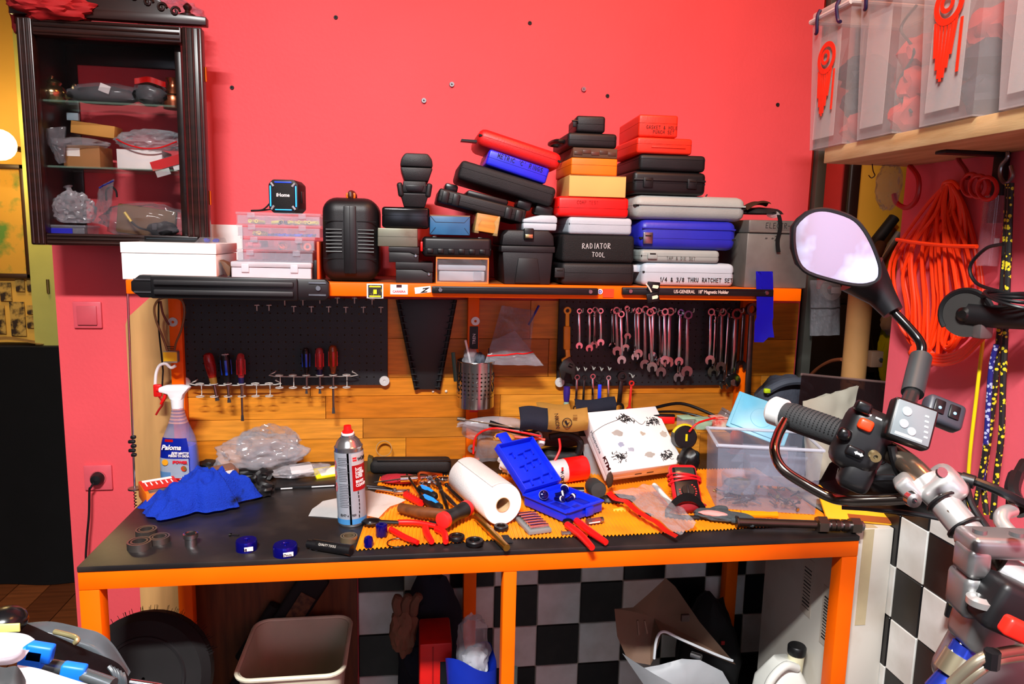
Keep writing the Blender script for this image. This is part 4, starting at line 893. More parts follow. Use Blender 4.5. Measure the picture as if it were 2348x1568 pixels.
for k in range(3): MB().box((0, -.0008, .007-.005*k), (.02, .0005, .002)).build('print', black(20), lb)
o = P(380, 850, Y=2.10)
t = thing('white_coat_hook', 'curved white hook over the orange upright', 'hook', o)
MB().tube(crom([p-o for p in pth([(403, 838), (392, 843), (380, 834), (366, 838), (358, 856), (356, 882)], 2.10)], 5), .0042, 8).build('rod', WHITE, t)
o = P(366, 800, Y=2.105)
t = tag(MB().tube(crom([p-o for p in pth([(364, 690), (364, 750), (370, 810), (374, 850)], 2.12)], 4)+[P(372, 885, Y=2.12)-o], .0026, 6).build('hanging_black_cord', black(22), loc=o), 'thin black cord hanging down the pale board', 'cord')
o = P(362, 900, Y=2.095)
t = thing('red_lever', 'small red lever with cord behind the spray bottle', 'lever', o)
MB().box((0, 0, .006), (.022, .012, .036), .004).build('body', RED, t); MB().tube(crom([Vector((.002, 0, -.01)), Vector((.012, 0, -.03)), Vector((0, 0, -.05)), Vector((-.008, 0, -.064))], 4), .003, 6).build('strap', mat((170, 10, 14), .5), t)
MB().torus((-.003, 0, -.052), .006, .0018, 14, 6, rot('X', 90)).build('ring', black(20), t)
a, b = P(292, 650, Y=1.90), P(309, 1120, Y=1.90)
t = thing('threaded_rod', 'slim steel rod standing from the bench to the shelf end', 'rod', b)
MB().cyl((0, 0, 0), a-b, .0028, n=8).build('rod', CHROME, t)
d_ = (a-b)
MB().lathe([(0, -.002), (.016, -.002), (.016, .002), (0, .002)], 18).build('washer', STEEL, t)
MB().tube([Vector((.003*math.cos(k*.9), .003*math.sin(k*.9), -.003-.0012*k)) for k in range(40)], .0012, 5).build('spring', DSTEEL, t)
for k in range(5): MB().box((0, 0, 0), (.013+.004*(k % 2), .01, .009), .003).build('clip', black(16), t, loc=d_*(.26-.022*k)+Vector((.002*(-1)**k, -.003, 0)))
# ================================================================== carved wall cabinet with glass door
CY = 1.99; DK = mat((26, 12, 9), .3, rgb2=(44, 20, 14), sc=6, stretch=(1, 1, 8))
cx0, cx1 = P(52, 300, Y=CY).x, P(470, 300, Y=CY).x; cz0, cz1 = P(280, 565, Y=CY).z, P(280, 52, Y=CY).z
cab = thing('wall_cabinet', 'dark carved wall cabinet with a glazed door full of packets', 'cabinet', ((cx0+cx1)/2, YW, cz0))
W_, H_ = cx1-cx0, cz1-cz0; xk = -.06           # carcass is narrower than the door on the hinge side
def cpart(name, a, b, bev=.002, m=DK, par=None):
    c = Vector([(x+y)/2 for x, y in zip(a, b)]); d = [abs(y-x) for x, y in zip(a, b)]
    return MB().box((0, 0, 0), d, bev, 2).build(name, m, par or cab, loc=c)
D_ = CY-YW
cpart('side_panel', (-W_/2+.008, D_+.032, .004), (-W_/2+.024, -.002, H_)); cpart('side_panel', (W_/2+xk-.016, D_+.032, .004), (W_/2+xk, -.002, H_))
cpart('bottom_panel', (-W_/2, D_+.032, 0), (W_/2+xk, -.002, .022)); cpart('top_panel', (-W_/2, D_+.032, H_-.012), (W_/2+xk, -.002, H_+.004))
bx_ = P(185, 300, Y=2.19).x-(cx0+cx1)/2
cpart('back_stile', (bx_-.026, -.012, .022), (bx_, -.004, H_-.012)); cpart('back_rail', (-W_/2+.024, -.0115, H_-.065), (W_/2+xk-.016, -.0045, H_-.012))
# door: moulded stiles and rails, pane, hinges
door = MB().box((0, 0, 0), (W_-.02, .004, .012)).build('door', DK, cab, loc=(0, D_+.006, .012))
def mould(a, b, wd, nm):
    c = Vector([(x+y)/2 for x, y in zip(a, b)]); d = [abs(y-x) for x, y in zip(a, b)]
    q = MB().box((0, 0, 0), d, .004, 2); v = d[2] > d[0]
    for k in (-.28, .05, .34): q.cyl((k*d[0], -d[1]/2, -d[2]/2+.004) if v else (-d[0]/2+.004, -d[1]/2, k*d[2]), (k*d[0], -d[1]/2, d[2]/2-.004) if v else (d[0]/2-.004, -d[1]/2, k*d[2]), .0032, n=8)
    q.build(nm, DK, door, loc=c-door.location)
sl, sr_ = .036, .048
mould((-W_/2, D_, 0), (-W_/2+sl, D_+.03, H_), 0, 'stile'); mould((W_/2-sr_, D_, 0), (W_/2, D_+.03, H_), 0, 'stile')
mould((-W_/2+sl+.0005, D_, 0), (W_/2-sr_-.0005, D_+.03, .030), 0, 'rail'); mould((-W_/2+sl+.0005, D_, H_-.040), (W_/2-sr_-.0005, D_+.03, H_), 0, 'rail')
MB().box((0, 0, 0), (W_-sl-sr_+.004, .003, H_-.066)).build('pane', GLASS, door, loc=Vector((-.006, D_+.018, H_/2-.005))-door.location)
for z in (.13, .44): MB().cyl((0, 0, -.018), (0, 0, .018), .0035, n=8).build('hinge', mat((170, 120, 40), .3, 1), door, loc=Vector((W_/2+.001, D_+.022, z))-door.location)
# pediment with carved scrolls, finial
pd = MB().prism([(-W_/2-.012, 0), (W_/2+.012, 0), (W_/2+.012, .02), (W_*.36, .024), (W_*.26, .06), (.1, .09), (0, .13), (-.1, .09), (-W_*.26, .06), (-W_*.36, .024), (-W_/2-.012, .02)], .026, Matrix.Translation((0, D_, H_+.006)), .002).build('pediment', DK, cab)
r = random.Random(3)
for k in range(11):
    x = -W_*.36+W_*.072*k; s = 1 if x > 0 else -1; h0 = H_+.034+.05*max(0, 1-abs(x)/(W_*.34))
    MB().tube([(x+s*.012*math.cos(q*.6)*(1-q/16), D_-.002, h0+.012*math.sin(q*.6)*(1-q/16)) for q in range(14)], .0034, 6).build('scroll', DK, pd)
fp = P(431, 46, Y=CY+.02)-cab.location
MB().lathe([(0, 0), (.018, 0), (.019, .006), (.008, .011), (.006, .016), (.010, .021), (.011, .026), (.006, .032), (.0, .036)], 18).build('finial', DK, cab, loc=(fp.x, fp.y, H_+.027))
# glass shelves
sz1, sz2 = P(300, 240, Y=CY+.05).z-cz0, P(300, 388, Y=CY+.05).z-cz0
for z in (sz1, sz2): MB().box((0, 0, 0), (W_+xk-.045, .15, .005)).build('glass_shelf', tinted((150, 200, 180), .25, .03), cab, loc=((xk)/2-.0, D_/2+.012, z))
def inside(u, v, Y=2.09, sh_=None):
    p = P(u, v, Y=Y); 
    if sh_ is not None: p.z = cz0+(sz1+.0027, sz2+.0027, .0222)[sh_]
    return p
# ---- top shelf
p = inside(120, 190, 2.10, 0)
t = thing('tarnished_teapot', 'tarnished silver pot on the top cabinet shelf', 'pot', p)
SLV = mat((150, 128, 92), .2, .95, var=.3, sc=10)
MB().lathe([(0, 0), (.022, 0), (.032, .012), (.034, .028), (.026, .042), (.018, .046), (.022, .052), (.02, .056), (.004, .064), (.005, .069), (0, .072)], 20).build('body', SLV, t)
MB().tube(crom([(.030, 0, .018), (.048, 0, .028), (.05, 0, .045), (.058, 0, .05)], 4), [.007]*4+[.006]*4+[.005]*4+[.004], 8).build('spout', SLV, t)
p = inside(238, 200, 2.09, 0)
t = thing('wrapped_black_part', 'long black part in clear wrap on the top cabinet shelf', 'packet', p)
MB().blob((0, 0, .024), (.085, .026, .024), .15, 2, 4, 3, flat=-.022).build('part', black(30, .6), t)
MB().blob((0.004, 0, .028), (.095, .036, .029), .16, 3.2, 9, 3, flat=-.027).build('wrap', FILM, t)
MB().box((.0, -.032, .04), (.026, .001, .02)).build('tag', mat((220, 220, 220), .5), t).rotation_euler.y = .35
p = inside(346, 205, 2.08, 0)
t = thing('bagged_levers', 'black levers in a clear bag with red tape', 'packet', p)
MB().blob((0, 0, .03), (.04, .028, .03), .3, 2.4, 6, 3, flat=-.028).build('levers', black(20, .4), t); MB().blob((0, 0, .032), (.042, .034, .034), .16, 3.4, 2, 3, flat=-.031).build('wrap', FILM, t)
MB().grid(lambda i, j: Vector((-.028+.075*i, -.034+.004*math.sin(9*i), .05+.014*j+.006*math.sin(4*i))), 10, 2, .001).build('red_tape', mat((235, 20, 14), .4), t)
p = inside(412, 205, 2.10, 0); p.x = min(p.x, cx1+xk-.045)
t = thing('copper_pot', 'copper coffee pot in the corner of the top cabinet shelf', 'pot', p)
MB().lathe([(0, 0), (.026, 0), (.029, .014), (.026, .034), (.016, .052), (.013, .066), (.018, .078), (.016, .079), (0, .07)], 20).build('body', mat((190, 104, 70), .25, .9, var=.2), t); MB().torus((0, 0, .034), .027, .0022, 20, 6).build('band', mat((210, 150, 110), .2, 1), t)
# ---- middle shelf
def carton(name, label, u0, u1, v0, v1, Y, d, m, z, yaw=0):
    c, w_, h_ = pxr(u0, u1, v0, v1, Y); t = thing(name, label, 'carton', (c.x, Y+d/2, z), rz=yaw); MB().box((0, 0, h_/2), (w_, d, h_), .001).build('body', m, t)
    MB().box((0, 0, h_+.0003), (w_*.2, d, .0006)).build('tape', mat((190, 150, 90), .3), t); return t, w_, h_
KR = mat((150, 104, 56), .75, var=.1); zz = cz0+sz2+.0028
t, w_, h_ = carton('kraft_carton', 'brown carton with white label on the middle cabinet shelf', 146, 232, 335, 386, 2.075, .075, KR, zz, -3)
MB().box((-w_*.22, -.0378, h_*.68), (w_*.36, .0008, h_*.36)).build('label', mat((226, 222, 214), .5), t)
t, w_, h_ = carton('long_kraft_carton', 'long tan carton lying above the clear bag in the cabinet', 160, 262, 272, 300, 2.11, .05, mat((200, 146, 66), .75), zz+h_+.03, -2)
t.rotation_euler.y = math.radians(6)
p = inside(178, 335, 2.085); p.z = zz+.062
t = thing('shiny_packet', 'shiny clear packet squeezed between the two brown cartons', 'packet', p); MB().blob((0, 0, 0), (.078, .03, .015), .2, 2.6, 7, 3).build('film', FILM2, t)
t = film('drooping_bag', 'drooping clear bag corner beside the brown carton', ((92, 296, 0), (150, 290, 0), (150, 372, 0), (136, 376, 0)), 2.06, FILM, seed=9, puff=.01)
t, w_, h_ = carton('white_carton', 'white carton on the middle cabinet shelf beside the red label', 268, 372, 342, 387, 2.07, .08, mat((226, 222, 220), .6), zz)
p = inside(392, 366, 2.06); p.z = zz
t = thing('red_label_packet', 'packet with slanted red and white label on the middle shelf', 'packet', p)
MB().blob((0, 0.02, .02), (.036, .02, .02), .2, 2.4, 3, 3, flat=-.019).build('wrap', FILM, t)
q = MB().box((0, -.004, .021), (.088, .0012, .024)).build('label', mat((206, 14, 22), .5), t); q.rotation_euler.y = math.radians(-18)
MB().box((-.022, -.001, 0), (.036, .0008, .018)).build('barcode', mat((205, 205, 205), .5), q); MB().box((.024, -.001, .002), (.034, .0008, .013)).build('print', mat((226, 214, 214), .5), q)
p = inside(350, 320, 2.085); p.z = zz+.052
t = thing('zip_bag', 'clear zip bag with red seal lying on the white carton in the cabinet', 'plastic bag', p)
MB().blob((.0, .0, .022), (.076, .03, .026), .3, 3, 11, 4, flat=-.02, ridge=True).build('film', FILM2, t)
MB().tube(crom([(-.08, -.028, .022), (-.05, -.036, .008), (-.01, -.038, .0), (.03, -.036, .004), (.07, -.03, .022)], 4), .002, 6).build('zip_strip', mat((220, 14, 20), .4), t)
MB().box((0, 0, 0), (.03, .012, .02), .002).build('sticker', mat((160, 190, 200), .5), tag(thing('blue_sticker_box', 'little pale box behind the tan carton in the cabinet', 'box', P(168, 268, Y=2.14)), None, None))
# ---- bottom shelf
zz = cz0+.0224
p = inside(158, 508, 2.07, 2)
t = thing('clip_lid_container', 'flat clear container with blue label on the cabinet floor', 'container', p)
MB().box((0, 0, .012), (.112, .09, .022), .004).build('tub', FROST, t); MB().box((0, 0, .026), (.118, .095, .007), .003).build('lid', FROST, t); MB().box((-.008, -.0462, .012), (.07, .0015, .018)).build('label', mat((24, 24, 170), .5), t)
p = inside(168, 455, 2.075); p.z = zz+.031
t = thing('knotted_bag', 'knotted clear bag standing on the flat container', 'plastic bag', p)
MB().blob((0, 0, .04), (.046, .03, .04), .26, 2.8, 5, 4, flat=-.036, ridge=True).build('film', FILM2, t); MB().tube(crom([(-.004, 0, .066), (-.008, 0, .086), (-.012, .002, .098)], 4), [.016, .014, .012, .01, .008, .007, .006, .008, .012], 7).build('knot', FILM2, t)
p = inside(335, 500, 2.075, 2)
t = thing('brown_part_bag', 'big clear bag of brown card and black parts on the cabinet floor', 'plastic bag', p)
MB().box((-.01, .02, .042), (.15, .02, .078), .006).build('card', mat((130, 94, 60), .8, var=.15), t).rotation_euler.y = .12
MB().blob((.045, -.012, .024), (.036, .016, .02), .3, 2.2, 4, 3, flat=-.02).build('black_part', black(22, .4), t); MB().box((.03, -.03, .03), (.012, .002, .016)).build('plate', STEEL, t)
MB().cyl((-.046, -.02, .066), (-.03, -.022, .042), .0035, n=8).build('yellow_tip', mat((250, 210, 10), .4), t)
MB().tube(crom([(-.03, -.022, .042), (-.01, -.024, .026), (.02, -.024, .02)], 4), .003, 6).build('wire', black(20), t)
MB().blob((0, 0, .045), (.115, .038, .046), .2, 2.6, 14, 4, flat=-.044).build('wrap', FILM, t)
t = film('blue_edge_bag', 'clear bag with blue edge sticking up in the cabinet', ((228, 428, 0), (262, 410, 0), (250, 520, 0), (212, 510, 0)), 2.055, FILM, (.04, mat((20, 30, 130), .4)), seed=4, puff=.006)
t = tag(MB().tube(crom([P(u, v, Y=2.06)-P(250, 440, Y=2.06) for u, v in ((244, 460), (244, 436), (256, 428), (266, 438), (268, 452))], 4), .0025, 6).build('black_loop', black(24), loc=P(250, 440, Y=2.06)), 'thin black loop of wire in the cabinet', 'wire')
# ---- on top: red cloth and crumpled bag
p = P(95, 20, Y=2.08)
t = tag(MB().blob((0, 0, 0), (.1, .045, .032), .3, 2.2, 21, 4).build('red_cloth', mat((150, 8, 12), .8, var=.2), loc=(P(105, 6, Y=1.96).x, 2.0, P(105, 6, Y=1.96).z)), 'dark red cloth heaped on the cabinet cornice', 'cloth')
t = film('red_cloth_hem', 'red cloth hem hanging past the cabinet cornice', ((10, -20, 0), (60, -20, 0), (60, 44, 0), (34, 78, 0)), 2.03, mat((130, 6, 10), .8), seed=2, puff=.01, cat='cloth')
p = P(378, 4, Y=2.06); tag(MB().blob((0, 0, 0), (.07, .05, .035), .35, 3, 8, 4, ridge=True).build('crumpled_wrap', tinted((190, 130, 150), .4, .2), loc=(p.x, 2.09, cz1+.05)), 'crumpled clear wrap on top of the cabinet', 'plastic bag')
# ================================================================== pink wall: switch and socket
def plate(name, label, u0, u1, v0, v1, m):
    c, w_, h_ = pxr(u0, u1, v0, v1, YW); t = thing(name, label, 'wall plate', (c.x, YW, c.z)); MB().box((0, -.004, 0), (w_, .008, h_), .003).build('frame', m, t); return t, w_, h_
PKP = mat((214, 84, 96), .45)
t, w_, h_ = plate('light_switch', 'light switch painted over pink on the wall', 170, 235, 691, 752, PKP)
MB().box((0, -.0095, -.001), (w_*.7, .006, h_*.72), .002).build('rocker', mat((198, 78, 88), .4), t); MB().box((0, -.0085, -h_*.385), (w_*.66, .002, .002)).build('shadow_gap', mat((90, 20, 24), .6), t)
t, w_, h_ = plate('wall_socket', 'pink painted wall socket holding a black plug', 195, 259, 1065, 1122, PKP)
MB().hollow([(.019, 0), (.022, 0), (.022, .003), (.019, .003)], 24, Matrix.Translation((.001, -.008, 0)) @ rot('X', 90)).build('socket_ring', mat((190, 80, 88), .4), t)
o = P(228, 1094, Y=YW); o.y = YW-.008
t = thing('power_plug', 'black plug with cable in the wall socket', 'plug', o)
MB().lathe([(0, 0), (.0185, 0), (.0185, .012), (.014, .022), (0, .024)], 20, rot('X', 90)).build('plug_body', BLK, t)
MB().tube(crom([Vector((-.004, -.02, -.006)), Vector((-.012, -.024, -.02))]+[P(u, v, Y=2.17)-o for u, v in ((205, 1125), (204, 1180), (199, 1240), (198, 1300), (215, 1400), (240, 1450), (250, 1480))], 5), .0032, 8).build('cable', BLK, t)
# ================================================================== the room beyond
t = thing('framed_map', 'map print in a dark frame on the far mustard wall', 'picture', P(15, 505, Y=3.48)); c = t.location
x0, x1, z0, z1 = P(-90, 505, Y=3.48).x-c.x, P(60, 505, Y=3.48).x-c.x, P(15, 632, Y=3.48).z-c.z, P(15, 382, Y=3.48).z-c.z
b = MB()
for a_, b_ in (((x0, z0), (x1, z0)), ((x1, z0), (x1, z1)), ((x1, z1), (x0, z1)), ((x0, z1), (x0, z0))): b.box(((a_[0]+b_[0])/2, 0, (a_[1]+b_[1])/2), (abs(a_[0]-b_[0])+.02, .025, abs(a_[1]-b_[1])+.02), .003)
b.build('frame', mat((60, 34, 12), .4), t)
MB().box(((x0+x1)/2, .008, (z0+z1)/2), (x1-x0, .003, z1-z0)).build('print', mat((204, 150, 50), .5, rgb2=(90, 130, 50), sc=14, lo=.5, hi=.68), t)
for k, (u0, u1, v0, v1) in enumerate(((0, 26, 648, 690), (36, 56, 640, 668), (62, 86, 634, 668), (-4, 12, 700, 765), (24, 58, 692, 770), (62, 82, 700, 720), (62, 82, 724, 752))):
    c, w_, h_ = pxr(u0, u1, v0, v1, 3.49); q = tag(MB().box((0, 0, 0), (w_, .003, h_)).build('photo_print', mat((190, 150, 70), .5, rgb2=(50, 34, 20), sc=26, lo=.45, hi=.6), loc=c), ('small motorcycle print low on the far mustard wall, print %s' % ('beside the frame corner', 'upper of the row', 'darkest', 'at the edge', 'tallest', 'upper little', 'lower little')[k])[:90], 'print', 'motorcycle prints')
a, b = P(-60, 795, Y=3.32), P(140, 790, Y=3.32)
t = thing('covered_cabinet', 'low cabinet under a black cloth in the room beyond', 'cabinet', (-1.88, 3.4, 0))
zc_ = a.z
def clothf(i, j):
    x = -.62+1.24*i; y = -.085; z = zc_*(1-j)
    return Vector((x+.01*math.sin(9*j+3*i), y-.02*j-.014*math.sin(i*19)*j, max(.004, z)))
BC = mat((9, 8, 9), .85, var=.2); MB().grid(clothf, 30, 10, .004).build('front_cloth', BC, t); MB().box((0, 0, zc_/2), (1.22, .15, zc_-.004), .01).build('body', BC, t)
MB().grid(lambda i, j: Vector((.62+.01*math.sin(12*i)*(j), -.085+.175*i, zc_*(1-j)+.002)), 14, 8, .004).build('side_cloth', BC, t)
p = P(45, 778, Y=3.38); tag(MB().grid(lambda i, j: Vector((-.1+.22*i, -.05+.1*j, .004+.012*math.sin(4*i+j))), 8, 4, .002).build('beige_paper', mat((190, 150, 90), .7), loc=(p.x-.02, 3.39, zc_+.012)), 'crumpled beige paper on the black covered cabinet', 'paper')
# globe wall lamp
p = P(-2, 332, Y=3.25)
t = thing('globe_lamp', 'glowing globe lamp in the room beyond', 'lamp', p)
MB().ball((0, 0, 0), .062, n=20).build('globe', mat((255, 226, 150), .4, var=0, emit=9), t); MB().cyl((0, .06, 0), (0, .24, 0), .012, n=10).build('arm', mat((120, 80, 30), .4, 1), t)
l = bpy.data.lights.new('globe_lamp_light', 'POINT'); l.energy = 13; l.color = (1, .74, .34); l.shadow_soft_size = .1
o = bpy.data.objects.new('globe_lamp_light', l); COL.objects.link(o); o.parent = t; o.location = (0, -.09, 0)
# ================================================================== on the bench
def B(u, v, dz=0.0): return P(u, v, Z=BZ+dz)
MZ = .0048                      # top of the ribbed mat above the bench
def slab(b, poly, z0, h): return b.prism([(p[0], p[1]) for p in poly], h, Matrix.Translation((0, 0, z0)) @ Matrix(((1, 0, 0, 0), (0, 0, 1, 0), (0, 1, 0, 0), (0, 0, 0, 1))))
def orient(o, x, y):
    x = Vector(x).normalized(); z = x.cross(Vector(y)).normalized(); y = z.cross(x)
    o.rotation_euler = Matrix((x, y, z)).transposed().to_euler()
def yaw_of(a, b): return math.degrees(math.atan2(b.y-a.y, b.x-a.x))
# ribbed orange mat
def matfront(x):
    pts = [(-.112, 1.517), (.0, 1.535), (.233, 1.548), (.5, 1.545), (.75, 1.556), (1.06, 1.575)]
    for (a, y0), (b_, y1) in zip(pts, pts[1:]):
        if x <= b_: return y0+(y1-y0)*max(0, (x-a)/(b_-a))
    return pts[-1][1]
NR = 128
def matf(i, j):
    x = -.112+1.165*i; y0 = matfront(x)+.004*noise.noise(Vector((x*14, 0, 0))); y1 = 2.0
    xs = x+.035*(j)*max(0, 1-i*3); ph = i*NR*2*math.pi
    return Vector((xs, y0+(y1-y0)*j, .0026+.0022*math.cos(ph)+.0004))
tag(MB().grid(matf, NR*6, 8).build('ribbed_mat', mat((248, 150, 8), .55, rgb2=(222, 118, 10), sc=10, lo=.4, hi=.75), loc=(0, 0, BZ), ang=80), 'orange ribbed rubber mat spread under the tools', 'mat')
# ---- spray bottle
p = B(415, 1102); t = thing('spray_bottle', 'blue window cleaner spray bottle with white trigger head', 'bottle', p, rz=-8)
PR = [(0, .046, .027), (.004, .049, .029), (.03, .0495, .030), (.07, .049, .030), (.10, .0465, .029), (.125, .041, .027), (.145, .033, .024), (.165, .024, .020), (.185, .018, .016), (.2, .0155, .0145), (.212, .014, .0135)]
def bring(z, k=1.0, a0=0, a1=360, n=28, off=0):
    for (z0, a, b_), (z1, c, d) in zip(PR, PR[1:]):
        if z <= z1: f = (z-z0)/(z1-z0); rx, ry = a+(c-a)*f, b_+(d-b_)*f; break
    out = []
    for q in range(n):
        an = math.radians(a0+(a1-a0)*q/(n if a1-a0 == 360 else n-1)); c, s = math.cos(an), math.sin(an)
        e = .72
        out.append(Vector(((rx*k+off)*math.copysign(abs(c)**e, c), (ry*k+off)*math.copysign(abs(s)**e, s), z)))
    return out
MB().ring([bring(z) for z in [0, .004, .03, .06, .09, .11, .125, .14, .152, .165, .172, .179, .186, .193, .2, .212]]).build('bottle', tinted((150, 170, 220), .28, .08, (235, 242, 255)), t, ang=60)
MB().ring([bring(z, .93) for z in (.003, .03, .06, .09, .1, .104)]).build('liquid', mat((6, 60, 215), .1, var=0, spec=.6), t, ang=60)
for k in range(5): MB().ring([bring(.168+.009*k+d, 1.02) for d in (-.002, .0, .002)]).build('neck_rib', tinted((255, 190, 170), .35, .1), t, ang=70)
def lpatch(z0, z1, a0, a1, m, off, nm='label', n=10, nz=8):
    g = [bring(z0+(z1-z0)*k/nz, 1, a0, a1, n, off) for k in range(nz+1)]
    b = MB(); vv = [[b.bm.verts.new(p) for p in r] for r in g]
    for r0, r1 in zip(vv, vv[1:]):
        for i in range(n-1): b.bm.faces.new((r0[i], r0[i+1], r1[i+1], r1[i]))
    bmesh.ops.solidify(b.bm, geom=list(b.bm.faces), thickness=.0004)
    return b.build(nm, m, t, ang=60)
lb = lpatch(.012, .128, 195, 312, mat((12, 44, 190), .35, var=.05), .0006)
lpatch(.014, .072, 200, 308, mat((205, 222, 240), .35), .0012, 'label_panel', nz=4); lpatch(.012, .034, 200, 262, mat((120, 180, 235), .35), .0016, 'label_print', nz=3); lpatch(.012, .018, 262, 308, mat((220, 20, 30), .35), .0016, 'label_print', nz=2)
lpatch(.118, .125, 238, 268, mat((220, 20, 30), .35), .0012, 'label_print', 5, 2)
text('Paloma', t, (-.034, -.0330, .098), .019, WHITE, shear=.3, bold=.0005, sx=.95); text('ДЛЯ МИТТЯ', t, (-.008, -.0322, .0855), .0078, WHITE, bold=.0004); text('ВІКОН ТА СКЛА', t, (-.016, -.0322, .0775), .0078, WHITE, bold=.0004, sx=.9)
text('!POWER', t, (-.006, -.0335, .060), .0105, mat((210, 16, 40), .4), shear=.2, bold=.0006); text('500ml', t, (.012, -.0336, .0135), .005, WHITE)
MB().lathe([(0, 0), (.0085, 0), (.0085, .0008), (0, .0008)], 18, Matrix.Translation((-.026, -.0318, .062)) @ rot('X', 90)).build('gold_seal', mat((226, 160, 30), .35), t); MB().lathe([(0, 0), (.0075, 0), (.0075, .0008), (0, .0008)], 18, Matrix.Translation((.024, -.0322, .046)) @ rot('X', 90)).build('green_seal', mat((20, 110, 50), .35, rgb2=(210, 40, 20), sc=60), t)
tr = MB().cyl((0, 0, .206), (0, 0, .232), .0155, .017, 20).build('collar', WHITE, t)
MB().prism([(-.016, .230), (.016, .230), (.018, .242), (.030, .256), (.036, .262), (.034, .267), (.012, .270), (-.03, .268), (-.046, .262), (-.046, .250), (-.034, .248), (-.022, .244)], .024, Matrix.Translation((0, -.012, 0)), .004).build('trigger_head', WHITE, t)
MB().prism([(-.034, .246), (-.026, .246), (-.03, .232), (-.042, .214), (-.047, .216), (-.038, .234)], .012, Matrix.Translation((0, -.006, 0)), .002).build('trigger', mat((224, 16, 20), .4), t)
MB().cyl((-.046, 0, .256), (-.053, 0, .256), .008, n=12).build('nozzle', mat((225, 20, 22), .4), t)
# ---- orange carton and blue cloth
a, b_ = B(328, 1176), B(388, 1166); t = thing('orange_carton', 'small orange carton with red lid beside the blue cloth', 'carton', (a+b_)/2+Vector((-.012, .075, 0)), rz=yaw_of(a, b_)+4)
MB().box((0, 0, .02), (.085, .11, .04), .001).build('body', mat((248, 112, 10), .5), t); MB().box((.0, .012, .0405), (.083, .084, .001)).build('lid_print', mat((205, 26, 16), .5), t)
MB().box((-.01, -.04, .0405), (.05, .026, .001)).build('photo_print', mat((150, 120, 110), .4, rgb2=(60, 60, 66), sc=40), t); MB().box((.0, .045, .0412), (.07, .016, .0006)).build('white_print', WHITE, t)
for k in range(6): MB().box((-.03+.012*k, .018, .0412), (.003, .03-.004*(k % 3), .0006)).build('bar_print', WHITE, t)
p = B(455, 1162); t = thing('blue_cloth', 'crumpled blue microfibre cloth with oily spots', 'cloth', p, rz=12)
BCL = mat((20, 72, 220), .9, rgb2=(7, 13, 44), sc=17, lo=.64, hi=.74, bump=.5, bsc=320); 
m_ = BCL.node_tree
def cl(i, j):
    a = 2*math.pi*i; r = j
    R_ = 1+.16*math.sin(2*a+.6)+.14*math.sin(5*a)+.08*math.sin(9*a+1)+.04*math.sin(17*a)
    x, y = .118*r*R_*math.cos(a), .078*r*R_*math.sin(a)
    n1 = noise.noise(Vector((x*14, y*14, 3))); n2 = abs(noise.noise(Vector((x*22+4, y*30, 8))))
    h = (1-r**2.6)*(.062+.022*n1+.02*x/.1)-.06*n2*(1-r**3)+.024*(1-2*abs(noise.noise(Vector((x*17, y*30+x*14, 1)))))*(1-r**5)+.01*noise.noise(Vector((x*50, y*50, 5)))*(1-r**4)+.008
    return Vector((x, y, max(.001, h)))
MB().grid(cl, 96, 30, .0025).build('fabric', BCL, t, ang=80)
# ---- clear bags and clutter at the back
p = B(600, 1085); t = thing('crumpled_clear_bag', 'big crumpled clear bag slumped against the wooden backboard', 'plastic bag', p+Vector((0, .0, 0)))
MB().blob((0, 0, .058), (.118, .05, .056), .34, 2.1, 17, 5, flat=-.05).build('film', FILM2, t, ang=70); MB().blob((.02, .01, .075), (.07, .04, .05), .4, 3.1, 27, 4, ridge=True).build('inner_fold', FILM, t, ang=50)
p = B(514, 1102); t = thing('brown_jar', 'brown plastic jar with price label lying behind the blue cloth', 'jar', p, rz=35)
MB().lathe([(0, -.035), (.021, -.035), (.023, -.03), (.023, .022), (.016, .03), (.016, .036), (0, .036)], 20, Matrix.Translation((0, 0, .0235)) @ rot('Y', 90)).build('body', tinted((130, 90, 70), .7, .15), t)
MB().box((.006, -.0228, .026), (.026, .001, .016)).build('label', WHITE, t)
for k, (u, v, s_, lb) in enumerate(((602, 1112, .9, 'black rubber clump behind its twin near the clear bag'), (602, 1144, 1.0, 'black rubber clump lying alone on the bare bench'))):
    p = B(u, v); t = thing('rubber_clump', lb, 'rubber part', p+Vector((0, .02, 0)))
    MB().blob((0, 0, .021*s_), (.028*s_, .02*s_, .022*s_), .35, 2.6, 30+k, 3, flat=-.02*s_).build('lump', black(22, .5), t); MB().blob((-.022, -.008, .014), (.012, .01, .013), .3, 2, 40+k, 3, flat=-.013).build('lobe', black(18, .5), t)
for k, (u, v, sc_, lb) in enumerate(((478, 1082, (.03, .03, .018), 'black strap heap behind the spray bottle'), (570, 1092, (.05, .02, .012), 'dark bracket heap under the crumpled bag'), (664, 1092, (.028, .018, .009), 'dark heap under the flat clear bag'))):
    p = B(u, v); tag(MB().blob((0, 0, sc_[2]), sc_, .35, 2.6, 50+k, 3, flat=-sc_[2]*.95).build('dark_clutter', black(24, .5), loc=p), lb, 'clutter')
p = B(620, 1098); t = thing('cream_bracket', 'worn cream metal bracket under the crumpled bag', 'bracket', p+Vector((0, .02, 0))); MB().box((0, 0, .006), (.05, .03, .004), .001).build('plate', mat((190, 170, 140), .4, .5), t); MB().hollow([(.004, 0), (.008, 0), (.008, .002), (.004, .002)], 14, Matrix.Translation((.012, 0, .009))).build('eyelet', DSTEEL, t)
t = thing('black_tray', 'flat black packet edge under the clear bag with the card', 'packet', B(700, 1116)+Vector((0, .02, 0)), rz=6); MB().box((0, 0, .004), (.16, .07, .008), .002).build('body', black(24, .3), t)
for x in (-.05, .03, .06): MB().box((x, -.0352, .004), (.03, .001, .003)).build('white_print', WHITE, t)
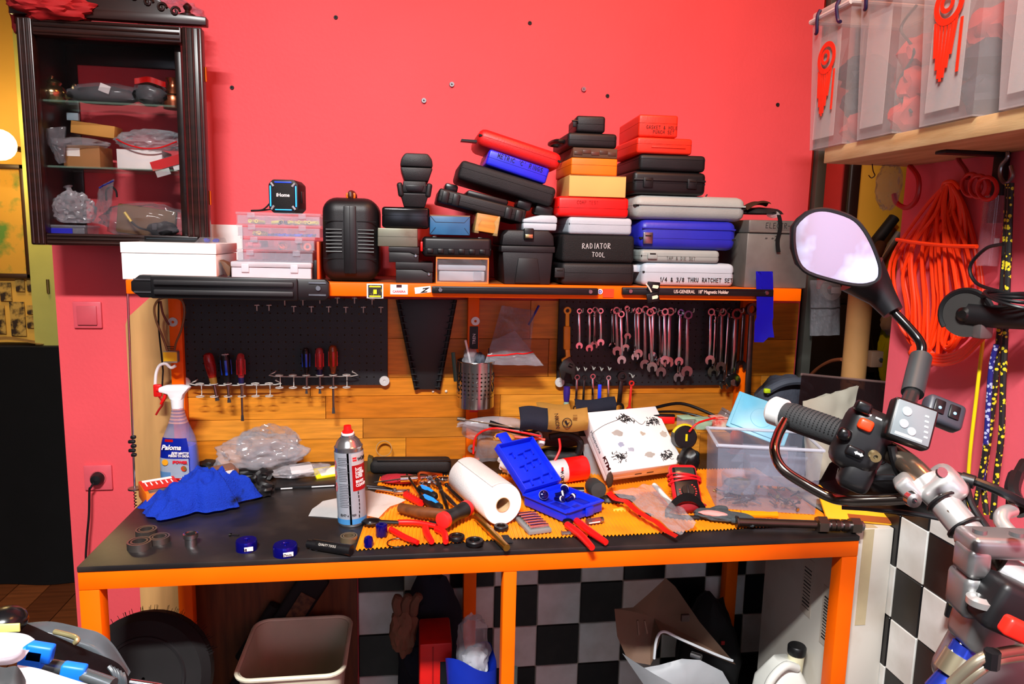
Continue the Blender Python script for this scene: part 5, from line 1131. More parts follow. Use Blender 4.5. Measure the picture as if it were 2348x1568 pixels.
p = B(690, 1100); t = thing('flat_clear_bag', 'flat clear bag with white card beside the spray can', 'plastic bag', p+Vector((0, .01, .01)), rz=18)
MB().blob((0, 0, .014), (.075, .04, .016), .25, 2.6, 33, 4, flat=-.015).build('film', FILM2, t, ang=60); MB().box((.0, -.004, .022), (.06, .036, .002)).build('card', WHITE, t).rotation_euler.x = .3
t = thing('yellow_packet', 'yellow edged packet just behind the spray can', 'packet', B(740, 1100)+Vector((.01, .02, .012)), rz=24, rx=14); MB().box((0, 0, .004), (.075, .05, .006), .001).build('body', mat((236, 220, 30), .4), t); MB().box((.002, -.002, .0075), (.05, .036, .001)).build('window', mat((220, 226, 214), .3), t)
# ---- aerosol can
p = B(806, 1210); t = thing('brake_cleaner_can', 'tall grey brake cleaner spray can with red panel standing on the bench', 'spray can', p+Vector((0, .033, .0005)), ry=-2.4)
Rc, Hc = .0335, .186
MB().lathe([(0, 0), (Rc-.002, 0), (Rc, .003), (Rc, .007), (Rc-.0008, .009), (Rc-.0008, Hc), (Rc, Hc+.002), (Rc, Hc+.005), (Rc-.003, Hc+.008), (.026, Hc+.018), (.020, Hc+.024), (.0165, Hc+.027), (.0165, Hc+.031), (.013, Hc+.033), (0, Hc+.033)], 40).build('can', mat((190, 192, 194), .2, .9, var=.04), t)
MB().lathe([(.0128, Hc+.033), (.0128, Hc+.040), (.0095, Hc+.042), (.0085, Hc+.053), (0, Hc+.053)], 20).build('nozzle', mat((226, 20, 18), .35), t); MB().lathe([(.0, Hc+.031), (.015, Hc+.031), (.015, Hc+.036), (.0, Hc+.036)], 20).build('valve_cup', WHITE, t)
def cpatch(a0, a1, z0, z1, m, off, par, nm='print', R_=None, M_=None):
    n = max(2, int(abs(a1-a0)/8)); R_ = R_ or Rc; b = MB(); g = []
    for k in range(n+1):
        a = math.radians(a0+(a1-a0)*k/n); g.append([b.bm.verts.new((M_ or Matrix()) @ Vector(((R_+off)*math.sin(a), -(R_+off)*math.cos(a), z))) for z in (z0, z1)])
    for q, r_ in zip(g, g[1:]): b.bm.faces.new((q[0], r_[0], r_[1], q[1]))
    bmesh.ops.solidify(b.bm, geom=list(b.bm.faces), thickness=.0003)
    return b.build(nm, m, par, ang=60)
lb = cpatch(-180, 180, .011, Hc-.006, mat((196, 204, 214), .4, var=.03), .0002, t, 'label'); cpatch(-180, 180, .007, .02, mat((90, 176, 236), .35), .0006, t, 'label_band')
cpatch(14, 120, .088, .150, mat((214, 20, 24), .35), .0007, t, 'label_panel'); cpatch(14, 120, .150, .178, mat((240, 240, 240), .35), .0007, t, 'label_panel')
GP = mat((120, 126, 136), .5)
rr = random.Random(8)
for k in range(30):
    if k not in (0, 15, 24): cpatch(-44, -44+rr.uniform(34, 46), .046+.0042*k, .0474+.0042*k, GP, .0008, t)
for z in (.096, .125, .15): 
    for d in (-1, 1): MB().tube([Vector(((Rc+.001)*math.sin(math.radians(-62+q*8)), -(Rc+.001)*math.cos(math.radians(-62+q*8)), z+d*(.011-.011*abs(q)))) for q in (-1, 0, 1)], .0006, 4).build('hazard_mark', mat((190, 40, 40), .5), t)
for s, z, sz_, m_ in (('სავე', .137, .0105, WHITE), ('სუფთ', .128, .0105, WHITE), ('საწმ', .119, .0105, WHITE), ('BRAKE', .107, .0095, WHITE), ('CLEANER', .098, .0095, WHITE)):
    wraptext(s, t, 26, z, sz_, Rc+.0007, m_, .8, .0002)
for sx in (-1, 1):
    for sz_ in (-1, 1): MB().box((0, 0, 0), (.0045, .0008, .0035)).build('logo_mark', mat((220, 20, 24), .4), t, loc=((Rc+.001)*math.sin(math.radians(26+sx*4)), -(Rc+.001)*math.cos(math.radians(26+sx*4)), .165+sz_*.0028)).rotation_euler.z = math.radians(26)
wraptext('WÜRTH', t, 38, .16, .011, Rc+.0007, black(20), .8, .0003); wraptext('ᲛᲑᲚ e 3 989', t, -44, .027, .0085, Rc+.0004, black(40), .8)
b = MB()
for k in range(7): b.box((0, 0, 0), (.0022, .0008, .0065), m=Matrix.Translation(((Rc+.001)*math.sin(math.radians(34+3*math.sin(k*.5))), -(Rc+.001)*math.cos(math.radians(34+3*math.sin(k*.5))), .026+.0095*k)) @ rot('Z', 34))
b.build('road_print', black(40), t)
# paper sheet under the can
q = [B(u, v) for u, v in ((707, 1184), (716, 1168), (740, 1150), (790, 1140), (838, 1133), (875, 1140), (930, 1156), (895, 1172), (868, 1196), (815, 1191), (760, 1188))]
c = sum(q, Vector())/len(q)
def shf(i, j):
    k = i*len(q); a = int(k) % len(q); f = k-int(k); p = q[a].lerp(q[(a+1) % len(q)], f)-c; p = p*j; p.z = .0006+.0085*min(1, max(0, (p.x+.0)/.03))+.004*(j**3)*abs(math.sin(7*i*3.1))*(1 if p.x > .02 else .3); return p
tag(MB().grid(shf, 44, 8, .0006).build('paper_sheet', mat((244, 244, 242), .8, var=.02, bump=.1, bsc=300), loc=c, ang=80), 'torn white paper towel sheet under the spray can', 'paper')
# ---- black pouch, red pouch, loose hand tools
p = B(942, 1090); t = thing('zip_pouch', 'long black zip pouch lying below the V-shaped holder', 'pouch', p+Vector((.0, .03, 0)), rz=-3)
MB().box((0, 0, .022), (.235, .055, .042), .016, 4).build('body', BLKM, t); MB().box((.01, -.018, .041), (.21, .012, .006), .002).build('zip', black(10, .4), t); MB().prism([(-.125, .006), (-.108, .012), (-.108, .046), (-.122, .052)], .03, Matrix.Translation((0, -.02, 0)), .002).build('end_tab', mat((60, 56, 20), .6), t)
p = B(880, 1062); t = thing('hose_clamp', 'brown steel hose clamp standing behind the black pouch', 'clamp', p+Vector((0, .02, .04))); MB().hollow([(.022, -.005), (.024, -.005), (.024, .005), (.022, .005)], 24, rot('X', 70)).build('band', mat((120, 92, 60), .35, .8), t)
p = B(915, 1112, MZ); t = thing('red_pouch', 'dark red cloth pouch under the chrome tools', 'pouch', p+Vector((0, .02, 0)), rz=-8); MB().blob((0, 0, .011), (.055, .026, .013), .15, 2.2, 60, 3, flat=-.0105).build('fabric', mat((160, 16, 36), .85, bump=.3, bsc=200), t); MB().box((.0, -.024, .012), (.003, .003, .01)).build('pull', BLK, t)
def bar(name, label, cat, pts, r, m, z=MZ, grp=None, parts=()):
    """a straight or bent tool lying on the mat: pts are (u, v, height)"""
    q = [B(u, v, z+h) for u, v, h in pts]; o = q[0].copy(); t = thing(name, label, cat, o, group=grp)
    return t, [x-o for x in q]
t, q = bar('locking_pliers', 'chrome locking pliers lying on the mat behind the paper sheet', 'pliers', ((842, 1114, .008), (880, 1119, .008), (905, 1126, .008), (938, 1128, .008)), 0, None)
MB().tube([q[0], q[1], q[2]], [.004, .006, .007], 8).build('upper_handle', CHROME, t); MB().tube([q[0]+Vector((.004, -.018, 0)), q[1]+Vector((0, -.012, 0)), q[2]], [.004, .005, .006], 8).build('lower_handle', CHROME, t); MB().box((0, 0, 0), (.042, .016, .01), .002).build('jaw', CHROME, t, loc=q[2].lerp(q[3], .5)); MB().cyl(q[2]+Vector((0, 0, -.006)), q[2]+Vector((0, 0, .008)), .005, n=10).build('rivet', STEEL, t)
t, q = bar('chrome_extension', 'chrome ratchet extension lying across the red pouch', 'ratchet', ((918, 1098, .024), (955, 1096, .024), (1000, 1092, .022)), 0, None); MB().tube([q[0], q[1]], .009, 12).build('socket', CHROME, t); MB().tube([q[1], q[2]], .0065, 10).build('shaft', CHROME, t); MB().tube([q[0]+Vector((-.07, .0, -.008)), q[0]], .002, 6).build('wire_tip', DSTEEL, t)
t, q = bar('copper_clip', 'copper coloured clamp among the chrome tools', 'clamp', ((962, 1100, .02), (990, 1086, .035), (1012, 1088, .02)), 0, None); MB().tube(crom([q[0], q[0]+Vector((0, 0, .02)), q[1], q[2]], 5), .004, 8).build('arc', mat((200, 90, 40), .3, .9), t)
for k, (u, v, h) in enumerate(((985, 1095, .02), (1000, 1108, .014), (975, 1110, .012), (1018, 1100, .016))):
    t = thing('chrome_socket', 'chrome socket in the heap behind the paper roll, ' + ('the topmost', 'the middle one', 'nearest the blue handle', 'the farthest along')[k], 'socket', B(u, v, MZ+h), rz=20*k, rx=80); MB().hollow([(.005, -.016), (.0095, -.016), (.0095, .004), (.008, .016), (.004, .016)], 14).build('barrel', CHROME, t); MB().torus((0, 0, .0), .0096, .0008, 14, 5).build('knurl', STEEL, t)
def grip_tool(name, label, pts, r, m, m2, blade=None):
    t, q = bar(name, label, 'screwdriver', pts, 0, None)
    d = (q[1]-q[0]); MB().tube([q[0], q[0]+d*.15, q[0]+d*.3, q[0]+d*.6, q[0]+d*.9, q[1]], [r*.6, r*.95, r*.75, r, r*.9, r*.5], 12).build('grip', m, t)
    MB().tube([q[0]+d*.12+Vector((0, 0, r*.5)), q[0]+d*.5+Vector((0, 0, r*.62)), q[0]+d*.8+Vector((0, 0, r*.5))], [r*.5, r*.62, r*.5], 8).build('grip_inlay', m2, t)
    if blade: MB().tube([q[0]+d*.02, B(*blade[:2], MZ+blade[2])-t.location], .0032, 8).build('blade', DSTEEL, t)
    return t
LB = mat((30, 140, 245), .4)
grip_tool('bright_blue_screwdriver', 'blue and black screwdriver beside the hammer handle', ((968, 1140, .016), (1012, 1168, .016)), .013, black(18, .5), LB, (933, 1088, .03))
grip_tool('second_blue_screwdriver', 'blue and black screwdriver end with steel cap behind its twin', ((962, 1118, .022), (1000, 1140, .02)), .012, black(18, .5), LB)
t, q = bar('red_comb_brush', 'red ribbed handle between the blue screwdrivers and the paper sheet', 'handle', ((930, 1134, .01), (966, 1154, .01)), 0, None); MB().tube(q, .009, 8).build('grip', RED, t)
for k in range(6): MB().box((0, 0, 0), (.003, .02, .004)).build('rib', mat((180, 10, 10), .4), t, loc=q[0].lerp(q[1], .1+.15*k)+Vector((0, 0, .009)))
for k, (a, b_, m_) in enumerate((((1008, 1110), (1030, 1180), DSTEEL), ((1024, 1112), (1062, 1150), black(22)), ((1034, 1108), (1072, 1140), black(30)), ((1012, 1126), (1052, 1166), STEEL), ((1002, 1100), (1022, 1150), black(18)))):
    t, q = bar('steel_file', 'dark rod tool in the heap by the paper roll, ' + ('crossing toward the hammer', 'lettered black one', 'closest to the roll', 'bright one', 'innermost one')[k], 'file', ((*a, .012+.006*k), (*b_, .009+.004*k)), 0, None); MB().tube([q[0], q[0].lerp(q[1], .5), q[1]], [.004, .0055, .0035], 8).build('shaft', m_, t); MB().ball(q[0], .006, n=10).build('tip', m_, t)
# hammer
t, q = bar('soft_face_hammer', 'soft faced hammer with wooden handle and red striking faces', 'hammer', ((918, 1164, .016), (1012, 1184, .026), (1014, 1194, .028), (1072, 1164, .028)), 0, None)
WH = mat((116, 66, 30), .5, rgb2=(84, 46, 20), sc=8, stretch=(2, 8, 2)); MB().tube([q[0], q[0].lerp(q[1], .5), q[1]+Vector((.03, .01, 0))], [.012, .0135, .010], 12).build('handle', WH, t)
hx = (q[3]-q[2]); MB().tube([q[2]+hx*.12, q[2]+hx*.4, q[2]+hx*.5, q[2]+hx*.6, q[2]+hx*.88], [.019, .017, .0155, .017, .019], 18).build('head', black(26, .45), t)
MB().tube([q[2]-hx*.02, q[2], q[2]+hx*.12], [.016, .0195, .0195], 20).build('face', mat((232, 40, 38), .4), t); MB().tube([q[2]+hx*.88, q[3], q[3]+hx*.02], [.0195, .0195, .016], 20).build('face', mat((200, 24, 28), .4), t)
# red handled circlip pliers
def rgrip(name, t, pts, r=.006): q = [B(u, v, MZ+h)-t.location for u, v, h in pts]; n = 5; c = crom(q, n); MB().tube(c, [r*(.8+.3*math.sin(math.pi*min(1, .25+.75*k/len(c)))) for k in range(len(c))], 10).build(name, mat((232, 18, 16), .35), t)
t, q = bar('circlip_pliers', 'red handled circlip pliers opened wide beside the spray can', 'pliers', ((852, 1196, .01), (915, 1198, .01)), 0, None)
MB().blob((0, 0, 0), (.024, .016, .008), .2, 2, 71, 3).build('head', black(18, .35), t); MB().tube([q[0], q[1]], [.006, .005], 8).build('tang', black(20, .4), t)
rgrip('handle', t, ((912, 1197, .01), (955, 1198, .011), (1000, 1206, .01))); rgrip('handle', t, ((896, 1213, .008), (925, 1230, .009), (958, 1244, .008)), .0065)
t, q = bar('curved_pliers', 'pliers whose two curved red handles stick out below the hammer', 'pliers', ((985, 1200, .009), (1012, 1204, .009)), 0, None)
MB().tube([q[0], q[1]], .007, 8).build('pivot', black(20), t); rgrip('handle', t, ((975, 1208, .009), (978, 1222, .009), (990, 1242, .008)), .0075); rgrip('handle', t, ((1000, 1212, .009), (1018, 1222, .009), (1022, 1242, .008)), .0075)
ANB = mat((14, 12, 130), .18, .6, var=.1)
t = thing('blue_bushing', 'anodised blue bushing standing beside the red pliers handle', 'bushing', B(875, 1228, MZ)); MB().hollow([(.005, .003), (.012, 0), (.0135, .002), (.0135, .026), (.011, .028), (.005, .028)], 24).build('barrel', ANB, t); MB().cyl((0, 0, .001), (0, 0, .02), .0048, n=12).build('bore', black(8), t)
t = thing('blue_nut', 'small anodised blue domed nut near the mat corner', 'nut', B(845, 1252, MZ)); MB().lathe([(0, 0), (.0105, 0), (.0105, .013), (.0085, .021), (.003, .022), (0, .021)], 8).build('body', ANB, t); MB().lathe([(0, .0215), (.004, .0215), (.004, .0235), (0, .0235)], 10).build('tip', mat((30, 30, 180), .2, .6), t)
p = B(911, 1246, MZ); tag(MB().torus((0, 0, .002), .0225, .0013, 28, 6, arc=.86).ball((.0225, .002, .002), .003, n=8).build('snap_ring', DSTEEL, loc=p), 'thin open steel snap ring lying on the mat', 'ring')
for u, v, r_, lb in ((1047, 1236, .0185, 'black oil seal nearest the red pliers tips'), (1088, 1246, .0205, 'black oil seal at the mat edge beside the brass rod'), (1149, 1213, .0175, 'black oil seal under the brass rod close to the paper roll')):
    t = thing('oil_seal', lb, 'seal', B(u, v, MZ)); MB().hollow([(r_*.62, 0), (r_*.98, 0), (r_, .002), (r_, .0075), (r_*.94, .009), (r_*.68, .009), (r_*.60, .006)], 30).build('ring', black(16, .4), t); MB().torus((0, 0, .0085), r_*.66, .0012, 28, 6).build('lip', black(30, .35), t)
t = thing('rubber_wedge', 'dull black rubber wedge below the oil seal', 'wedge', B(1160, 1238, MZ-.002)); slab(MB(), [(-.008, .022), (.008, .022), (.014, -.018), (-.004, -.016)], 0, .003).build('body', black(40, .8), t)
t, q = bar('brass_rod', 'brass drift rod lying toward the bench edge', 'rod', ((1092, 1184, .009), (1124, 1217, .009), (1162, 1256, .006)), 0, None); BRS = mat((150, 112, 40), .3, .9, var=.15); MB().tube([q[0], q[1]], .0085, 14).build('thin_end', BRS, t); MB().tube([q[1], q[2]], .0082, 14).build('body', mat((176, 132, 52), .3, .9), t)
# ---- paper roll
n_, f_ = B(1152, 1204, MZ), B(1062, 1128, MZ); Rr = .051
t = thing('paper_towel_roll', 'thick white paper towel roll lying in the middle of the bench', 'paper roll', n_); orient(t, (f_-n_).cross(Vector((0, 0, 1))), f_-n_)
Lr = .235; m_ = Matrix.Translation((0, 0, Rr)) @ rot('X', -90)
PW = mat((246, 245, 243), .85, var=.02, bump=.12, bsc=240)
sp_ = [(.0185, 0), (Rr-.002, 0), (Rr, .004), (Rr, Lr-.012), (Rr-.012, Lr), (.0185, Lr)]
MB().hollow(sp_, 44, m_).build('paper', PW, t, ang=50); MB().hollow([(.0170, -.001), (.0186, -.001), (.0186, Lr+.001), (.0170, Lr+.001)], 28, m_).build('core', mat((200, 170, 130), .8), t)
MB().grid(lambda i, j: m_ @ Vector(((Rr+.001+.004*i)*math.cos(-.9-1.2*i), (Rr+.001+.004*i)*math.sin(-.9-1.2*i), .002+(Lr-.02)*j)), 12, 6, .0006).build('loose_sheet', PW, t, ang=70)
# ---- open blue case with bushes
hA, hC, tF = B(1203, 1150, .034), B(1287, 1123, .034), B(1285, 1204, 0)
ux = (hC-hA); wT = .128; dT = .150
t = thing('blue_seal_driver_case', 'open bright blue moulded case with fitted recesses', 'tool case', B(1290, 1168, MZ), rz=yaw_of(hA, hC)-2)
UB = mat((12, 44, 222), .38, var=.06)
b = MB(); hT = .032; e = .004
b.taper((0, 0, .004), (wT-.012, dT-.012, .008), 1.02, 1.02, .003)
for s in (-1, 1): b.box((s*(wT/2-e/2), 0, hT/2+.003), (e, dT, hT-.002), .0015); b.box((0, s*(dT/2-e/2), hT/2+.003), (wT-.006, e, hT-.002), .0015)
b.box((0, 0, hT*.66), (wT-.008, dT-.008, .003)); tr = b.build('tray', UB, t)
b = MB()
for s in (-1, 1): b.box((s*(wT/2+.001), 0, hT-.001), (.008, dT+.008, .005), .002); b.box((0, s*(dT/2+.001), hT-.001), (wT-.006, .008, .005), .002)
b.build('rim', UB, t); MB().box((.012, -dT/2-.006, hT*.55), (.026, .006, .022), .002).build('catch', UB, t)
for x, y, w_, d in ((-.035, .03, .03, .03), (-.03, -.02, .024, .05), (.01, .0, .02, .02), (.035, .03, .03, .02), (.035, -.03, .024, .04), (0, -.05, .02, .02)): MB().box((x, y, hT*.72), (w_, d, .002), .0006).build('recess', mat((6, 26, 170), .4), t)
Ml = Matrix.Translation((0, dT/2+.005, hT)) @ rot('X', 38)
b = MB(); b.box((0, dT/2, -.001), (wT, dT, .004), .001)
for s in (-1, 1): b.box((s*(wT/2-e/2), dT/2, .009), (e, dT, .02), .002); b.box((0, dT/2+s*(dT/2-e/2), .009), (wT-.006, e, .02), .002)
b.bm.transform(Ml); ld = b.build('lid', UB, t)
b = MB()
for x, y, w_ in ((-.036, .03, .026), (.0, .03, .026), (.038, .035, .022), (-.02, .075, .016), (.008, .08, .016), (.034, .085, .018), (.0, .112, .018), (.03, .118, .022), (-.03, .12, .01)): b.box((x, y, .004), (w_, .003, .012), .0008); b.box((x+w_/2, y-.008, .004), (.003, .016, .010), .0008)
b.bm.transform(Ml); b.build('lid_cradle', mat((10, 38, 200), .38), ld)
b = MB(); b.box((-.02, dT+.016, .008), (.034, .034, .005), .0015); b.box((-.02, dT+.034, .004), (.034, .005, .012), .001); b.bm.transform(Ml); b.build('lid_tab', UB, ld)
bp_ = t.location; ry_ = rot('Z', yaw_of(hA, hC)-2)
for k, (x, y, r_, l_) in enumerate(((-.04, .03, .014, .014), (-.012, -.004, .008, .018), (.012, .018, .009, .016), (.02, -.012, .008, .02), (.04, .035, .012, .012))):
    r_ *= .85; o = thing('seal_driver', 'dark blue shiny driver in the open case, ' + ('the large ringed one', 'at the front', 'at the middle', 'lying beside the middle one', 'at the far corner')[k], 'driver', bp_+ry_ @ Vector((x, y, .026+r_)), rz=40*k, rx=75 if k else 60)
    MB().lathe([(0, -l_), (r_*.7, -l_), (r_*.7, -l_*.2), (r_, 0), (r_, l_*.4), (r_*.5, l_*.6), (0, l_*.6)], 20).build('body', mat((14, 14, 90), .12, .5), o); MB().lathe([(r_*.99, .001), (r_*1.03, .002), (r_*1.03, .005), (r_*.99, .006)], 20, cap=False).build('label', WHITE, o)
# ---- socket rail, second red pliers, battery
p = B(1232, 1220, MZ); t = thing('socket_tray', 'grey tray holding rows of small chrome sockets', 'socket set', p+Vector((-.005, .038, 0)), rz=12)
MB().box((0, 0, .005), (.058, .1, .010), .002).build('tray', mat((120, 124, 124), .5), t)
for k in range(6): MB().cyl((-.022, -.038+.0155*k, .014), (.012, -.038+.0155*k, .014), .0062, n=12).cyl((.012, -.038+.0155*k, .014), (.024, -.038+.0155*k, .014), .0048, n=12).build('socket', CHROME, t)
t = thing('long_red_pliers', 'pliers with two long red handles pointing to the bench edge', 'pliers', B(1305, 1200, MZ+.01)); MB().ball((0, .012, 0), .014, (1, 1, .5), 12).build('pivot', DSTEEL, t)
rgrip('handle', t, ((1300, 1203, .012), (1330, 1226, .012), (1358, 1256, .007)), .0082); rgrip('handle', t, ((1322, 1194, .012), (1352, 1218, .012), (1390, 1244, .007)), .0082)
t = thing('battery_cell', 'small cylindrical battery lying beside the blue case', 'battery', B(1362, 1194, MZ+.0075), rz=14); MB().cyl((-.02, 0, 0), (.016, 0, 0), .0072, n=16).build('sleeve', mat((60, 60, 66), .3, rgb2=(150, 60, 50), sc=60), t); MB().cyl((.016, 0, 0), (.024, 0, 0), .0071, n=16).cyl((.024, 0, 0), (.0265, 0, 0), .003, n=10).build('terminal', STEEL, t); MB().box((-.002, -.0073, -.001), (.03, .0006, .003)).build('print', WHITE, t)
t = thing('grey_bracket', 'tiny grey bent bracket beside the socket tray', 'bracket', B(1300, 1226, MZ)); MB().prism([(-.012, 0), (.01, 0), (.012, .012), (.008, .012), (.006, .004), (-.008, .004), (-.012, .008)], .012, bev=.0006).build('plate', mat((120, 120, 120), .4, .5), t)
# ---- lying spray can with red cap
a, b_ = P(1245, 1086, Y=1.90), P(1342, 1071, Y=1.93); t = thing('capped_spray_can', 'white spray can with big red cap lying behind the blue case', 'spray can', a); orient(t, b_-a, (0, 1, 0))
L_ = (b_-a).length; my = rot('Y', 90)
MB().lathe([(0, -.03), (.032, -.03), (.033, -.026), (.033, L_*.52), (0, L_*.52)], 32, my).build('can', mat((214, 218, 222), .3, .2), t); MB().lathe([(0, L_*.5), (.0345, L_*.5), (.0345, L_*.96), (.032, L_), (0, L_)], 32, my).build('cap', mat((226, 16, 14), .3), t)
text('WÜRTH', t, (L_*.3, -.0325, .012), .013, black(20), rote=(math.radians(90), math.radians(90), 0), bold=.0004); q = MB().box((.004, -.0325, -.004), (.012, .001, .012)).build('hazard_mark', WHITE, t); q.rotation_euler.y = .78; MB().box((0, -.0006, 0), (.009, .0006, .009)).build('red_frame', mat((210, 60, 60), .5), q)
for z in (.014, .020): MB().box((L_*.34, -.0326, z), (.006, .0008, .004)).build('logo_mark', mat((220, 30, 30), .4), t)
# ---- white printed gift box propped on the clutter, bubble wrap
BL_, BR_, TL_ = P(1403, 1083, Z=.96), P(1568, 1061, Z=.96), P(1347, 945, Z=1.093)
gx = (BR_-BL_); gw = gx.length; gy = TL_-BL_; gd = gy.length; gh = .052
t = thing('printed_gift_box', 'white box with black sketches propped on the clutter', 'box', (BL_+BR_)/2); orient(t, gx, gy)
WG = mat((240, 240, 240), .5, var=.02)
MB().box((0, gd/2, -gh*.34), (gw, gd, gh*.66), .002).build('lid', WG, t); MB().box((0, gd/2, -gh*.84), (gw-.004, gd-.004, gh*.34), .001).build('base', mat((225, 222, 222), .5), t)
r = random.Random(12); SK = black(34, .8); SKG = mat((212, 210, 205), .8)
for k, (x, y, s_) in enumerate(((-.005, .165, .03), (.085, .145, .022), (-.075, .045, .026), (.075, .03, .026))):
    b = MB()
    for q in range(44):
        a = r.uniform(0, 6.28); c0 = Vector((x+r.gauss(0, s_*.42), y+r.gauss(0, s_*.26), .0006)); pts = [c0]
        for z_ in range(3): a += r.uniform(-.9, .9); pts.append(pts[-1]+Vector((math.cos(a), math.sin(a)*.7, 0))*s_*.15)
        b.tube(crom(pts, 2), r.uniform(.0005, .0014), 4)
    b.build('sketch_print', SK, t)
b = MB().tube(crom([(-.13, .128, .0008), (-.08, .15, .0008), (-.02, .165, .0008)], 5), .0006, 4).tube(crom([(.02, .165, .0008), (.04, .14, .0008), (.06, .15, .0008)], 5), .0005, 4); b.build('sketch_line', SK, t)
for x, y, s_, sx, m_ in ((-.05, .12, .02, 1.2, SKG), (.02, .04, .018, 1.3, mat((216, 214, 208), .8)), (.03, .11, .012, 1, mat((222, 214, 200), .8)), (-.055, .082, .016, .9, mat((200, 210, 232), .8)), (.1, .1, .02, .8, mat((222, 216, 206), .8)), (-.03, .062, .013, 1.2, mat((214, 222, 236), .8))):
    b = MB(); 
    def sm(i, j, x=x, y=y, s_=s_, sx=sx): a = 6.283*i; R_ = .72*s_*(1+.6*noise.noise(Vector((math.cos(a)*1.6+x*90, math.sin(a)*1.6, y*50)))); return Vector((x+R_*j*sx*math.cos(a), y+R_*j*.7*math.sin(a), .0004))
    b.grid(sm, 24, 2, .0002).build('smudge_print', m_, t)
text('KTM', t, (-gw/2-.0006, .012, -.012), .021, black(14), rote=(math.radians(90), 0, math.radians(-90)), align='RIGHT', bold=.001, shear=.25)
text('Husqvarna', t, (-gw/2-.0006, .07, -.020), .017, mat((90, 90, 100), .5), rote=(math.radians(90), 0, math.radians(-90)), align='RIGHT')
for x in (-.02, .02): MB().box((x, -.0006, -.03), (.022, .0008, .004)).build('dark_print', black(30), t)
p = P(1358, 1050, Y=1.87); t = thing('bubble_wrap', 'sheet of bubble wrap bunched under the printed gift box', 'packaging', p)
def bw(i, j): q = P(1330+50*i+20*j, 1000+100*j, Y=1.985-.02*i); q.z += .002*abs(math.sin(i*20)*math.sin(j*26)); return q-p
MB().grid(bw, 24, 24, .0015).build('film', tinted((225, 230, 235), .55, .15), t, ang=30)
# ---- sandpaper sheets
def curl(name, label, u0, u1, v0, v1, Y, m, bend, seed=0, rz=0):
    c, w_, h_ = pxr(u0, u1, v0, v1, Y); t = thing(name, label, 'sandpaper', (c.x, Y, c.z), rz=rz)
    MB().grid(lambda i, j: Vector(((i-.5)*w_, bend*math.sin(math.pi*j)*-.6+bend*(j-.5)*.5, (j-.5)*h_*1.0+.004*math.sin(5*i+seed))), 10, 12, .0008).build('sheet', m, t, ang=80); return t, w_, h_
SLT = mat((44, 48, 66), .85, var=.1, bump=.2, bsc=400); SNT = mat((206, 160, 74), .7, var=.08)
curl('curled_sandpaper', 'curled slate sandpaper sheet in front of the steel cup', 1190, 1264, 935, 986, 1.95, SLT, .04); 
t, w_, h_ = curl('printed_sandpaper', 'tan sandpaper back with printed name and round emblem', 1256, 1346, 937, 986, 1.93, SNT, .03, 2, -4)
text('NIKON', t, (-w_*.36, -.0225, h_*.36), .016, black(30), rote=(math.radians(90), math.radians(82), 0), sx=.85)
MB().hollow([(.012, 0), (.014, 0), (.014, .0008), (.012, .0008)], 24, Matrix.Translation((-.004, -.0215, -.004)) @ rot('X', 90)).build('emblem_ring', black(30), t); MB().prism([(-.008, .004), (.0, -.009), (.008, .005), (.002, -.002), (-.002, .007)], .0008, Matrix.Translation((-.004, -.0222, -.004))).build('emblem', black(30), t)
for k in range(5): MB().box((.018, -.021, .018-.003*k), (.012, .0008, .0012)).build('print', mat((120, 84, 30), .6), t)
curl('tan_sandpaper', 'plain tan sandpaper sheet curling up behind the slate one', 1230, 1306, 926, 950, 2.0, SNT, .03, 1); curl('dark_sandpaper', 'dark sandpaper sheet sticking up behind the gift box', 1316, 1412, 914, 950, 2.02, SLT, .02, 3, 6)
# ---- packets and rods behind the blue case
def packet(name, label, u, v, Y, sc, m, seed, cat='packet', rz=0, sub=3, ridge=False, amp=.25): return tag(MB().blob((0, 0, 0), sc, amp, 2.6, seed, sub, ridge=ridge).build(name, m, loc=P(u, v, Y=Y), ang=60), label, cat)
packet('film_strip', 'clear film packet stretched between the middle post and the sandpaper', 1130, 972, 2.02, (.095, .02, .022), FILM2, 81)
packet('film_corner', 'clear film corner hanging on the middle post', 1085, 985, 2.05, (.03, .012, .03), FILM2, 82)
o = P(1120, 1010, Y=2.0)
film('red_edge_bag', 'clear bag with red seam beside the washer on the middle post', ((1100, 985, 0), (1200, 985, 0), (1170, 1052, 0), (1085, 1062, 0)), 2.03, FILM, (.02, RED), seed=6, puff=.01)
t = tag(MB().tube([P(1062, 962, Y=1.98)-o, P(1210, 985, Y=1.96)-o], .0022, 6).tube([P(1048, 960, Y=1.98)-o, P(1066, 963, Y=1.98)-o], .0055, 10).build('telescopic_magnet', mat((110, 116, 112), .35, .8), loc=o), 'slim pick-up rod with a grey tip in front of the middle post', 'rod')
